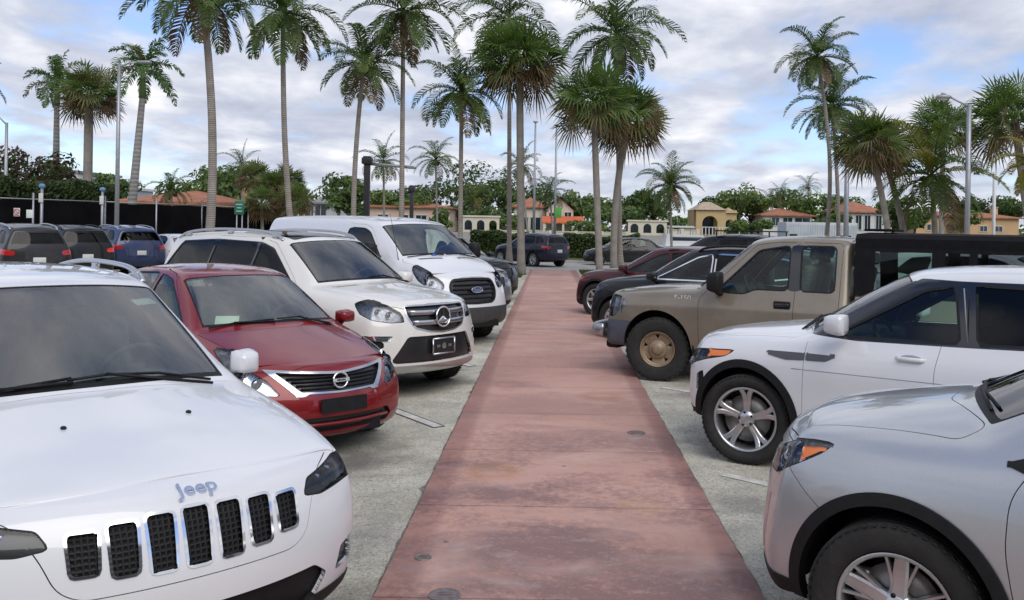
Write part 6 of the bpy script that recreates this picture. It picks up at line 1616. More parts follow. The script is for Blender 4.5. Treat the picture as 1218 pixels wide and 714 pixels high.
def coconut(u0, v0, u1, v1, Y, size, seed, label, group='coconut palms', nf=25, r=.13, bend=0.0, yellow=0, dry=.12, nl=34, dv=0, name='coconut_palm'):
    """(u0,v0) a point low on the trunk, (u1,v1) the crown's centre in the photo"""
    rr = random.Random(seed)
    a, c = P(u0, v0, Y), P(u1, v1, Y+dv)
    sl = (c-a)/max(.1, (c.z-a.z)); base = a-sl*(a.z*.6); base.z = 0 if Y < 62 else 1.1
    base.x = a.x-sl.x*a.z*.5; base.y = Y
    root = empty(name, base, 0, label, 'palm tree', group)
    top = c-base
    b = MB(); q = [Vector((0, 0, 0))]
    for f in (.15, .35, .55, .75, .9, 1): q.append(top*f+Vector((bend*math.sin(f*math.pi), 0, 0)))
    trunk_tube(b, q, r*.72, r*.46, 2.1); b.build('trunk', [M['bark']], root)
    b = MB()
    for k in range(nf):
        f = k/(nf-1); el = R(78-118*f+rr.uniform(-9, 9)); az = k*2.39996+rr.uniform(-.3, .3)
        L = size*rr.uniform(.88, 1.08)*(.78+.22*math.sin(math.pi*min(1, f+.25)))
        mi = 0
        if f > 1-dry and rr.random() < .8: mi = 2
        elif yellow and rr.random() < yellow: mi = 1
        frond(b, top, az, el, L, rr, mi, 1.05+.7*rr.random()-.15, nl, .046*size/2.4, .28, .85)
    for k in range(7):
        a_ = rr.uniform(0, 6.28); b.sphere(top+Vector((math.cos(a_)*.24, math.sin(a_)*.24, -.28+rr.uniform(-.15, .1))), .12, 2, 8, 6)
    b.build('crown', [M['frond'], M['frond_yellow'], M['frond_dry']], root, fix=False)
    return root
def royal(u0, v0, u1, v1, Y, size, seed, label, r=.22):
    rr = random.Random(seed); a, c = P(u0, v0, Y), P(u1, v1, Y); base = Vector((a.x, Y, 0)); 
    root = empty('royal_palm', base, 0, label, 'palm tree', 'royal palms'); top = c-base; sh = 1.3*size/2.2
    b = MB(); q = [Vector((0, 0, 0))]+[Vector((top.x*f, top.y*f, (top.z-sh)*f)) for f in (.2, .5, .8, 1)]
    trunk_tube(b, q, r*.85, r*.6, 1.3, 12, 0, .12); b.build('trunk', [M['bark_royal']], root)
    b = MB(); b.tube([q[-1], q[-1]+Vector((0, 0, sh*.5)), top], [r*.72, r*.62, r*.35], 12); b.build('crownshaft', [M['crownshaft']], root)
    b = MB(); nf = 17
    for k in range(nf):
        f = k/(nf-1); el = R(82-95*f+rr.uniform(-8, 8)); az = k*2.39996+rr.uniform(-.3, .3)
        frond(b, top, az, el, size*rr.uniform(.9, 1.1), rr, 0 if rr.random() < .8 else 1, 1.35, 40, .07*size/2.4, .24, .7, 1)
    b.build('crown', [M['royal'], M['fan_dull']], root, fix=False); return root
def fan_leaf(b, base, d, pet, blade, rr, mi, nseg=20, droop=.5):
    """palmate leaf: petiole and radiating split blade, its plane rolled at random about the stalk"""
    d = d.normalized(); up = Vector((0, 0, 1)); s = d.cross(up)
    if s.length < .05: s = Vector((1, 0, 0))
    s.normalize(); u = s.cross(d).normalized(); ro = rr.gauss(0, .75)
    s, u = s*math.cos(ro)+u*math.sin(ro), u*math.cos(ro)-s*math.sin(ro)
    p1 = base+d*pet*.6; d2 = (d+Vector((0, 0, -.2))+u*rr.uniform(-.35, .35)).normalized(); p2 = p1+d2*pet*.4
    w = .018; b.add([base-s*w, base+s*w, p2+s*w, p2-s*w], [(0, 1, 2, 3)], mi)
    span = R(rr.uniform(95, 135))
    for k in range(nseg):
        a = -span+2*span*(k+.5)/nseg; da = span/nseg*.62
        def dirn(q): return (d2*math.cos(q)+s*math.sin(q)+u*(.22*abs(math.sin(q)))).normalized()
        L = blade*(.74+.26*math.cos(a*.6))*rr.uniform(.85, 1.12)
        m0, m1 = p2+dirn(a-da)*L*.55, p2+dirn(a+da)*L*.55
        tip = p2+dirn(a)*L+Vector((0, 0, -1))*L*droop*rr.uniform(.1, .55)
        mm = p2+dirn(a)*L*.55+u*(.03*blade)
        b.add([p2, m0, mm, m1, tip], [(0, 1, 2), (0, 2, 3), (1, 4, 2), (2, 4, 3)], mi, False)
def fan_palm(u0, v0, u1, v1, Y, size, seed, label, nl=56, r=.16, dead=.3, bend=0.0, dv=0, tone=0, group='fan palms', nseg=18):
    rr = random.Random(seed); a, c = P(u0, v0, Y), P(u1, v1, Y+dv); sl = (c-a)/max(.1, c.z-a.z)
    base = Vector((a.x-sl.x*a.z*.6, Y, 0)); root = empty('fan_palm', base, 0, label, 'palm tree', group); top = c-base
    b = MB(); q = [Vector((0, 0, 0))]
    for f in (.2, .45, .7, .9, 1): q.append(top*f+Vector((bend*math.sin(f*math.pi), 0, 0)))
    trunk_tube(b, q, r*.80, r*.68, 1.25); b.build('trunk', [M['bark_fan']], root)
    b = MB()
    for k in range(nl):
        f = k/(nl-1); el = math.asin(max(-1, min(1, .98-1.62*f)))+R(rr.uniform(-12, 12)); az = k*2.39996+rr.uniform(-.5, .5)
        d = Vector((math.cos(az)*math.cos(el), math.sin(az)*math.cos(el), math.sin(el)))
        mi = 0 if rr.random() > tone else 1
        if f > 1-dead: mi = 2 if rr.random() < .75 else 1
        elif f > .55 and rr.random() < .35: mi = 1
        fan_leaf(b, top+Vector((0, 0, rr.uniform(-.3, .15)))*size*.5, d, size*rr.uniform(.40, .62), size*.55*rr.uniform(.85, 1.1), rr, mi, nseg, .35 if f < .5 else .9)
    b.build('crown', [M['fan'], M['fan_dull'], M['frond_dry']], root, fix=False); return root
def leaf_cloud(b, c, rad, k, rr, s, mis=(0,), shell=.55):
    """leaf-clump faces through an ellipsoid"""
    for i in range(k):
        v = Vector((rr.gauss(0, 1), rr.gauss(0, 1), rr.gauss(0, 1))).normalized(); t = shell+(1-shell)*rr.random()**.6
        p = Vector((c[0]+v.x*rad[0]*t, c[1]+v.y*rad[1]*t, c[2]+v.z*rad[2]*t))
        n = (v+Vector((rr.uniform(-1, 1), rr.uniform(-1, 1), rr.uniform(-.4, 1.2)))*.8).normalized()
        x = n.orthogonal().normalized(); y = n.cross(x); a = rr.uniform(0, 6.28); x, y = x*math.cos(a)+y*math.sin(a), y*math.cos(a)-x*math.sin(a)
        ss = s*rr.uniform(.6, 1.3)
        b.add([p-x*ss, p-y*ss*.45, p+x*ss, p+y*ss*.45], [(0, 1, 2, 3)], rr.choice(mis), False)
def broadleaf(u, v, Y, w, h, seed, label, mats=('leaf', 'leaf_light'), base=None, name='broadleaf_tree', cat='tree', group='trees beyond the water', k=1500, leafs=None, nb=9):
    """crown centre at photo pixel (u, v); w, h crown width and height in metres"""
    rr = random.Random(seed); c = P(u, v, Y); gz = 0 if Y < 62 else 1.1
    root = empty(name, (c.x, Y, gz), 0, label, cat, group); cz = c.z-gz
    b = MB(); tr = max(.12, w*.035); tb = max(.5, cz-h*.45)
    trunk_tube(b, [(0, 0, 0), (rr.uniform(-.1, .1)*w*.2, 0, tb*.5), (rr.uniform(-.1, .1)*w*.3, 0, tb)], tr, tr*.7, 1.5, 8)
    blobs = []
    for i in range(nb):
        a = rr.uniform(0, 6.28); q = rr.random()**.5; px, py, pz = math.cos(a)*q*w*.36, math.sin(a)*q*w*.30, cz+rr.uniform(-.32, .34)*h*(1-.5*q*q)
        blobs.append((px, py, pz, rr.uniform(.17, .28)*w, rr.uniform(.16, .26)*h))
        b.tube([(0, 0, tb*.9), (px*.5, py*.5, (tb+pz)*.5), (px, py, pz)], [tr*.5, tr*.3, tr*.1], 5)
    b.build('trunk', [M['bark_dark']], root)
    b = MB(); s = leafs or w*.038
    for (px, py, pz, rx, rz) in blobs: leaf_cloud(b, (px, py, pz), (rx, rx*.9, rz), k//nb, rr, s, (0, 0, 1))
    b.build('crown', [M[m] for m in mats], root, fix=False); return root
M['hedge_core'] = simple('hedge_core', (.012, .020, .007), .95, var=.4)
def hedge(name, pts, h0, h1, depth, label, seed, mats=('hedge',), dens=60, s=.13, cat='hedge', z=0.0, group=None):
    """leafy wall along ground points"""
    rr = random.Random(seed); root = empty(name, (pts[0][0], pts[0][1], z), 0, label, cat, group); o = Vector(pts[0])
    core = MB(); lv = MB()
    for (x0, y0), (x1, y1) in zip(pts, pts[1:]):
        L = math.hypot(x1-x0, y1-y0); a = math.atan2(y1-y0, x1-x0)
        m = Matrix.Translation((x0-o.x, y0-o.y, 0)) @ Matrix.Rotation(a, 4, 'Z')
        c = m @ Vector((L/2, 0, (h0+h1)/2-.06)); core.box(c, (L, depth*.74, (h1-h0)*.92), 0, a)
        for i in range(int(L*dens*(h1-h0+depth))):
            t = rr.random()*L; top = rr.random() < depth*.7/(depth*.7+(h1-h0)); wob = .09*math.sin(t*1.7)+.06*math.sin(t*4.1+1)
            if top: p = Vector((t, rr.uniform(-.5, .5)*depth, h1+wob+rr.uniform(-.12, .07)))
            else: p = Vector((t, (-1 if rr.random() < .8 else 1)*depth*.5+rr.uniform(-.10, .16), rr.uniform(h0, h1+wob)))
            p = m @ p; n = Vector((rr.gauss(0, 1), rr.gauss(0, 1), rr.gauss(.5, 1))).normalized(); x = n.orthogonal().normalized(); y = n.cross(x); ss = s*rr.uniform(.6, 1.4)
            lv.add([p-x*ss, p-y*ss*.5, p+x*ss, p+y*ss*.5], [(0, 1, 2, 3)], rr.randrange(len(mats)), False)
    core.build('stems', [M['hedge_core']], root); lv.build('foliage', [M[q] for q in mats], root, fix=False); return root
# ---------------------------------------------------------------- houses, walls, poles
def stucco(name, col): 
    M[name] = simple(name, col, .9, var=.08, vscale=.6, bump=.1, bscale=8); return M[name]
stucco('cream_wall', (.62, .57, .46)); stucco('white_wall', (.66, .66, .64)); stucco('yellow_wall', (.52, .38, .19)); stucco('pink_wall', (.58, .42, .34)); stucco('beige_wall', (.56, .50, .40)); stucco('grey_wall', (.45, .47, .47)); stucco('orange_wall', (.55, .36, .20))
M['win_dark'] = simple('window_glass', (.03, .04, .05), .08); M['frame_white'] = simple('window_frame', (.6, .6, .58), .6)
def tiles():
    m, nt, out = newmat('roof_tiles'); b = nd(nt, 'ShaderNodeBsdfPrincipled'); b.inputs['Roughness'].default_value = .85
    tc = nd(nt, 'ShaderNodeTexCoord'); w = nd(nt, 'ShaderNodeTexWave', bands_direction='X'); w.inputs['Scale'].default_value = 1.6; w.inputs['Distortion'].default_value = .6; nt.links.new(tc.outputs['Object'], w.inputs['Vector'])
    n1 = noise(nt, 1.3, 5, .7, tc.outputs['Object']); r = ramp(nt, n1.outputs['Fac'], [(.3, (.26, .10, .055)), (.55, (.38, .155, .085)), (.75, (.46, .22, .13))])
    rw = ramp(nt, w.outputs['Fac'], [(0, (.65,)*3), (.5, (1.05,)*3)]); c = mixc(nt, .7, r.outputs['Color'], rw.outputs['Color'], 'MULTIPLY'); nt.links.new(c, b.inputs['Base Color']); nt.links.new(b.outputs[0], out.inputs[0]); return m
M['tiles'] = tiles(); M['tiles_tan'] = simple('pale_tiles', (.42, .32, .23), .85, var=.25, vscale=2)
M['flat_roof'] = simple('flat_roof', (.22, .23, .22), .9, var=.1); M['awning'] = simple('orange_awning', (.55, .13, .05), .8, var=.12)
def house(u0, u1, vt, Y, depth, wall, label, roof='hip', roofmat='tiles', rise=1.4, over=.5, windows=(), z0=1.1, cat='house', group='houses across the water', doorway=None, name='house', chimney=None):
    """facade from pixel u0 to u1, eaves at pixel row vt (middle), at distance Y"""
    a, b_ = P(u0, vt, Y), P(u1, vt, Y); um = (u0+u1)/2; h = P(um, vt, Y).z-z0; W = b_.x-a.x; cx = (a.x+b_.x)/2
    root = empty(name, (cx, Y, z0), 0, label, cat, group)
    m = MB(); m.box((0, depth/2, h/2), (W, depth, h), 0); m.build('wall', [M[wall]], root)
    r = MB(); x, y0, y1 = W/2+over, -over, depth+over; rz = h+rise; hx = max(0, x-(y1-y0)/2)
    if roof == 'hip':
        vs = [(-x, y0, h), (x, y0, h), (x, y1, h), (-x, y1, h), (-hx, (y0+y1)/2, rz), (hx, (y0+y1)/2, rz), (-x, y0, h-.18), (x, y0, h-.18), (x, y1, h-.18), (-x, y1, h-.18)]
        r.add(vs, [(0, 1, 5, 4), (1, 2, 5), (2, 3, 4, 5), (3, 0, 4), (6, 7, 1, 0), (7, 8, 2, 1), (8, 9, 3, 2), (9, 6, 0, 3), (9, 8, 7, 6)])
    elif roof == 'gable':
        vs = [(-x, y0, h), (0, y0, rz), (x, y0, h), (-x, y1, h), (0, y1, rz), (x, y1, h)]; r.add(vs, [(0, 1, 4, 3), (1, 2, 5, 4)]); r.add([(p[0], p[1], p[2]+.18) for p in vs], [(0, 1, 4, 3), (1, 2, 5, 4)])
        g_ = MB(); g_.prism([(-W/2, h), (W/2, h), (0, rz-.1)], depth, lambda p, q, t: (p, t, q)); g_.build('gable', [M[wall]], root)
    else:
        r.box((0, depth/2, h+.12), (W+.3, depth+.3, .24), 0)
    ro = r.build('roof', [M[roofmat]], root)
    if chimney is not None:
        c = MB(); c.box((chimney, depth*.4, h+rise*.6), (.9, .9, rise+1.2)); c.box((chimney, depth*.4, h+rise*1.2+.65), (1.1, 1.1, .15)); c.build('chimney', [M[wall]], ro)
    for (fx, fz, w, hh) in windows:      # fractions of width / height, sizes in m
        fm = MB(); X, Z = (fx-.5)*W, fz*h
        for (cx_, cz_, dx, dz) in ((0, hh/2, w+.16, .10), (0, -hh/2, w+.22, .12), (-w/2, 0, .10, hh), (w/2, 0, .10, hh), (0, 0, .06, hh)): fm.box((X+cx_, -.03, Z+cz_), (dx, .12, dz))
        fo = fm.build('window', [M['frame_white']], root); pn = MB(); pn.box((X, -.012, Z), (w-.05, .05, hh-.05)); pn.build('pane', [M['win_dark']], fo)
    return root
def arched_wall(root, x0, x1, zb, zt, arches, y, th, mat, name='wall', grille=None):
    """wall x0..x1 with arched openings (cx, width, spring z)"""
    b = MB(); xs = x0
    def blk(a, c, z0_, z1_): 
        if c-a > .01: b.box(((a+c)/2, y, (z0_+z1_)/2), (c-a, th, z1_-z0_))
    for (cx, w, sz) in sorted(arches):
        blk(xs, cx-w/2, zb, zt); n = 14; top = sz+w/2
        pts = [(cx-w/2, zt), (cx-w/2, sz)]+[(cx-w/2*math.cos(math.pi*i/n), sz+w/2*math.sin(math.pi*i/n)) for i in range(1, n)]+[(cx+w/2, sz), (cx+w/2, zt)]
        k = len(pts)
        for i in range(1, k-2):
            (ax, az), (bx, bz) = pts[i], pts[i+1]
            b.prism([(ax, az), (bx, bz), (bx, zt), (ax, zt)], th, lambda p, q, t: (p, y-th/2+t, q))
        xs = cx+w/2
    blk(xs, x1, zb, zt)
    return b.build(name, [M[mat]], root)
def arcade(u0, u1, vt, Y, n, label, sill=.35, z0=1.1):
    a, c = P(u0, vt, Y), P(u1, vt, Y); W = c.x-a.x; h = (a.z+c.z)/2-z0
    root = empty('garden_arcade', ((a.x+c.x)/2, Y, z0), 0, label, 'arcade', 'white arcades on the far bank')
    w = W/n*.62; arr = [(-W/2+W*(i+.5)/n, w, h*.50) for i in range(n)]
    arched_wall(root, -W/2, W/2, 0, h*.90, arr, 0, .5, 'cream_wall')
    b = MB(); b.box((0, 0, h*.95), (W+.4, .8, h*.10)); b.build('cornice', [M['cream_wall']], root)
    b = MB(); b.box((0, 0, sill/2), (W, .4, sill)); b.build('plinth', [M['cream_wall']], root)
    b = MB(); b.box((0, 2.6, h*.45), (W, .3, h*.9)); b.build('back_wall', [M['win_dark']], root); return root
def pole(u, vt, Y, r0, r1, label, name, cat, mat='galv', group=None, z0=0):
    p = P(u, vt, Y); root = empty(name, (p.x, Y, z0), 0, label, cat, group); b = MB()
    b.tube([(0, 0, 0), (0, 0, (p.z-z0)*.5), (0, 0, p.z-z0)], [r0, (r0+r1)/2, r1], 10); b.box((0, 0, .04), (r0*3.4, r0*3.4, .08), 0, None, .01)
    b.build('pole', [M[mat]], root); return root, p.z-z0
M['galv'] = simple('galvanised', (.34, .35, .37), .45, metal=.6, var=.1); M['pole_white'] = simple('white_pole', (.62, .62, .62), .5); M['pole_dark'] = simple('dark_pole', (.025, .025, .028), .5)
M['lamp_glass'] = simple('lamp_glass', (.5, .5, .48), .2); M['sign_green'] = simple('green_sign', (.01, .16, .09), .5); M['sign_white'] = simple('white_sign', (.62, .62, .62), .5); M['sign_red'] = simple('red_sign', (.45, .03, .04), .5); M['sign_blue'] = simple('blue_cap', (.12, .26, .42), .5)
def fence_mat():
    m, nt, out = newmat('fence_screen'); b = nd(nt, 'ShaderNodeBsdfPrincipled'); b.inputs['Roughness'].default_value = .95; b.inputs['Specular IOR Level'].default_value = .05
    tc = nd(nt, 'ShaderNodeTexCoord'); n1 = noise(nt, .8, 5, .6, tc.outputs['Object']); r = ramp(nt, n1.outputs['Fac'], [(.3, (.003, .003, .0035)), (.7, (.008, .008, .009))]); nt.links.new(r.outputs['Color'], b.inputs['Base Color'])
    nt.links.new(b.outputs[0], out.inputs[0]); return m
M['fence_screen'] = fence_mat()
def fence(pts, h, label):
    root = empty('screened_fence', (pts[0][0], pts[0][1], 0), 0, label, 'fence'); o = Vector((pts[0][0], pts[0][1], 0)); s = MB(); rail = MB()
    for p, q in zip(pts, pts[1:]):
        p, q = Vector((p[0], p[1], 0))-o, Vector((q[0], q[1], 0))-o; L = (q-p).length; a = math.atan2(q.y-p.y, q.x-p.x); k = int(L*3)
        # slightly billowing mesh cloth
        vs = []; 
        for i in range(k+1):
            f = i/k; c = p.lerp(q, f); nn = Vector((-math.sin(a), math.cos(a), 0)); d = .05*math.sin(f*L*2.1)
            for z in (.05, h*.5, h-.06): vs.append(c+nn*(d if z == h*.5 else 0)+Vector((0, 0, z+.02*math.sin(f*L*3))))
        s.add(vs, [(3*i+j, 3*i+j+1, 3*i+j+4, 3*i+j+3) for i in range(k) for j in range(2)], 0, True)
        rail.tube([p+Vector((0, 0, h)), q+Vector((0, 0, h))], .025, 6)
        npost = max(2, int(L/2.6))
        for i in range(npost+1):
            c = p.lerp(q, i/npost); b = MB(); b.tube([c, c+Vector((0, 0, h+.22))], .045, 8); b.sphere(c+Vector((0, 0, h+.22)), .05, 0, 8, 6); b.build('post', [M['galv']], root)
    s.build('screen', [M['fence_screen']], root, fix=False); rail.build('top_rail', [M['galv']], root); return root
# ================================================================ placing everything
# --- left row
build_slot_suv(-1.90, 3.98, -46.3); build_sedan_red(-2.24, 7.89, -46.1); build_star_suv(-1.85, 10.65, -38); build_van(-1.80, 15.06, -44.7)
# --- right row
build_silver(2.03, 4.39, 140); build_crossover(2.22, 8.10, 141); build_pickup(1.88, 12.2, 150)
def car_at(u, Y, z=0): p = P(u, 300, Y); return p.x, Y
# beyond the van
build_generic('suv', 'parked_suv', 'silver crossover parked just beyond the white van, only its nose showing', 'car', M['paint_grey'], -1.75, 19.3, -45, 'cars in the left row')
build_generic('suv', 'parked_suv', 'dark crossover behind the silver nose beyond the white van', 'car', M['paint_black'], -1.75, 23.6, -45, 'cars in the left row')
# beyond the pickup
build_generic('suv', 'parked_crossover', 'black crossover with chrome window outline beyond the tan pickup', 'car', M['paint_black'], 1.75, 16.1, 142, 'cars in the right row', outline='chrome', front_glass='glass', wheel='five_twin', sub=(6, 5, 8), rails='black_plastic')
build_generic('suv', 'parked_suv', 'maroon car nosing out beyond the black crossover', 'car', M['paint_maroon'], 1.62, 20.3, 142, 'cars in the right row', lampmat='amber', Hh=.94)
c = build_generic('suv', 'parked_suv', 'dark SUV with a loaded roof rack beyond the maroon car', 'car', M['paint_black'], 3.5, 25.3, 142, 'cars in the right row', Hh=1.1, L=1.05)
roof_box(c, -1.7, -3.2, 1.93)
# row behind, seen through the pickup's canopy
build_generic('suv', 'parked_suv', 'grey SUV seen through the clear windows of the black canopy', 'car', M['paint_grey'], 7.2, 17.6, -40, 'cars in the far right row', sub=(4, 4, 5))
build_generic('suv', 'parked_suv', 'white SUV half hidden behind the black canopy at the right edge', 'car', M['paint_white_cool'], 9.4, 15.0, -40, 'cars in the far right row', sub=(4, 4, 5))
# second row on the left, tails towards us
x, y = car_at(103, 31.5); build_generic('suv', 'parked_suv', 'navy blue SUV seen from behind near the black fence', 'car', M['paint_navy'], x-.2, y+1.4, 135, 'cars in the far left row', Hh=1.05, L=1.08, Wd=1.06, rails='satin')
x, y = car_at(38, 27.5); build_generic('suv', 'parked_suv', 'black SUV with a red tail lamp beside the navy SUV', 'car', M['paint_black'], x-.3, y+1.4, 135, 'cars in the far left row', Hh=1.05, L=1.05, brake=True, rails='black_plastic')
x, y = car_at(-24, 24.5); build_generic('suv', 'parked_suv', 'dark grey SUV at the left edge before the fence', 'car', M['paint_brown'], x-.2, y+1.2, 135, 'cars in the far left row', Hh=1.07, L=1.05, rails='satin')
x, y = car_at(186, 33.5); build_generic('sedan', 'parked_sedan', 'white sedan between the navy SUV and the cream SUV roof', 'car', M['paint_white_cool'], x, y, 135, 'cars in the far left row')
# cars on the cross lane
p = G(612, 316); build_generic('suv', 'parked_suv', 'dark blue SUV standing tail-on at the end of the red walk', 'car', M['paint_darkblue'], -1.75, 46.2, 130, None, sub=(5, 4, 6), Hh=.99)
build_generic('sedan', 'parked_sedan', 'dark sedan side-on behind the two palm trunks past the walk', 'car', M['paint_brown'], 2.75, 47.6, 178, None, sub=(5, 4, 6), glass='glass_mid')
# --- palms: (trunk low point, crown centre, distance, frond length, seed, label)
coconut(245, 255, 240, -12, 26, 2.7, 1, 'tall leaning coconut palm left of centre with the thickest foot and its crown cut off', r=.20, bend=.25)
coconut(350, 240, 337, 16, 30, 2.7, 2, 'tall coconut palm with drooping fronds at the top left of centre', r=.16, bend=-.15)
coconut(424, 245, 433, 76, 32, 2.3, 3, 'coconut palm leaning right, just left of the straight tall one', r=.15, bend=-.15)
coconut(478, 245, 480, 14, 33, 2.9, 4, 'straight tall coconut palm with its crown at the top edge, left of centre', r=.15)
coconut(548, 258, 549, 110, 36, 2.7, 5, 'mid-height coconut palm with spreading fronds left of the twin fan palms', r=.15)
coconut(606, 285, 606, 22, 40, 3.2, 6, 'tall coconut palm rising behind the round fan palm crown in the centre', r=.16, nf=20)
fan_palm(620, 290, 618, 72, 36, 2.0, 7, 'big round fan palm with a brown skirt at centre top', nl=78, r=.20, dead=.34)
coconut(738, 290, 733, 42, 38, 3.3, 8, 'tall coconut palm above the green fan palms, right of centre', r=.16)
fan_palm(713, 300, 706, 122, 34, 1.75, 9, 'bright green fan palm with yellow lower leaves, right of centre', nl=70, r=.17, dead=.16)
fan_palm(732, 300, 748, 140, 35.5, 1.75, 10, 'browner fan palm leaning beside the bright green one', nl=70, r=.18, dead=.36, bend=-.2, tone=.3)
# right group
coconut(976, 262, 972, 68, 34, 2.0, 11, 'slender bent coconut palm with the highest crown on the right', r=.13, bend=.42)
coconut(996, 262, 990, 128, 37, 2.3, 12, 'second coconut palm close behind the slender bent one', r=.14, bend=.1)
fan_palm(1053, 262, 1034, 172, 31, 1.45, 13, 'shaggy brown fan palm leaning left over the black canopy', nl=72, r=.15, dead=.42, bend=.15, tone=.4)
fan_palm(1070, 262, 1048, 176, 33, 1.4, 14, 'fan palm leaning left, close behind the shaggy brown one', nl=50, r=.15, dead=.45, bend=.2, tone=.4)
fan_palm(1120, 250, 1122, 152, 42, 1.75, 15, 'fan palm crown showing behind the street lamp on the right', nl=64, r=.15, dead=.15)
coconut(1113, 262, 1108, 208, 32, 3.0, 16, 'low wide coconut palm on the right with long arching fronds', r=.17, nf=24, yellow=.12)
fan_palm(1228, 270, 1207, 142, 28, 1.5, 17, 'round fan palm at the right edge', nl=72, r=.17, dead=.2)
coconut(1250, 270, 1232, 196, 24, 1.5, 18, 'yellow-green palm at the right edge under the round fan palm', r=.12, nf=16, yellow=.85, dry=.0)
# left group
royal(67, 225, 68, 100, 48, 2.0, 19, 'royal palm with a smooth grey trunk, farthest left of the palms')
fan_palm(104, 240, 106, 112, 46, 1.75, 20, 'dense dark palm between the two royal palms', nl=76, r=.30, dead=.3, tone=.5)
royal(152, 240, 170, 84, 44, 2.3, 21, 'royal palm leaning right behind the street lamp on the left', r=.24)
coconut(-54, 260, -50, 100, 30, 1.8, 22, 'palm whose frond tips just enter at the left edge', r=.13, nf=18)
# small palms far back
coconut(288, 258, 288, 198, 60, 2.0, 23, 'small dark palm rising over the bushes behind the green sign', 'small palms in the distance', nf=18, nl=22, dry=.05)
for u, v, Y, sz, sd, dd, lab in ((304, 212, 52, 1.25, 24, .4, 'bushy fan palm of the clump behind the green sign, tallest on its left'), (324, 224, 50, 1.2, 25, .5, 'brownish fan palm in the middle of the clump behind the green sign'), (343, 217, 51, 1.25, 124, .4, 'bushy fan palm of the clump just left of the second coconut trunk'),
        (312, 243, 48, 1.15, 125, .5, 'low fan palm of the clump, nearest the green sign'), (352, 240, 48, 1.15, 126, .5, 'low fan palm of the clump behind the cream SUV, at its right end')):
    fan_palm(u, 262, u-1, v, Y, sz, sd, lab, nl=64, dead=dd, tone=.45, group='fan palms of the clump', nseg=14, r=.13)
coconut(208, 262, 203, 226, 47, 1.5, 26, 'short palm against the black fence, left of the thick-footed coconut palm', 'small palms in the distance', nf=18, nl=22, r=.1)
coconut(457, 252, 456, 192, 66, 2.5, 27, 'small green palm behind the dark lamp post', 'small palms in the distance', nf=20, nl=24, yellow=.1)
coconut(520, 258, 518, 190, 70, 2.6, 28, 'small palm with a full crown between the dark lamp post and the arcade', 'small palms in the distance', nf=22, nl=24)
coconut(627, 272, 620, 198, 75, 2.6, 29, 'small palm half hidden behind the centre fan palm trunk', 'small palms in the distance', nf=20, nl=24, dry=.2)
coconut(657, 275, 654, 228, 78, 2.6, 30, 'small palm in front of the house with the orange awning', 'small palms in the distance', nf=20, nl=24, dry=.2)
coconut(799, 280, 797, 222, 58, 2.6, 31, 'droopy coconut palm in front of the right arcade', 'small palms in the distance', nf=30, nl=30, yellow=.2, dry=.3)
coconut(912, 268, 915, 236, 150, 3.6, 32, 'distant palm left of the white house with a red roof', 'small palms in the distance', nf=18, nl=16, r=.2)
coconut(930, 268, 928, 233, 150, 3.6, 33, 'distant palm just right of another, above the red-roofed white house', 'small palms in the distance', nf=18, nl=16, r=.2)
coconut(963, 268, 961, 222, 150, 3.4, 34, 'distant palm standing clear beside the bent coconut trunk', 'small palms in the distance', nf=18, nl=16, r=.2)
coconut(567, 262, 564, 238, 140, 4.2, 35, 'pale palm in the dark trees above the left arcade', 'small palms in the distance', nf=20, nl=16, r=.2, yellow=.2)
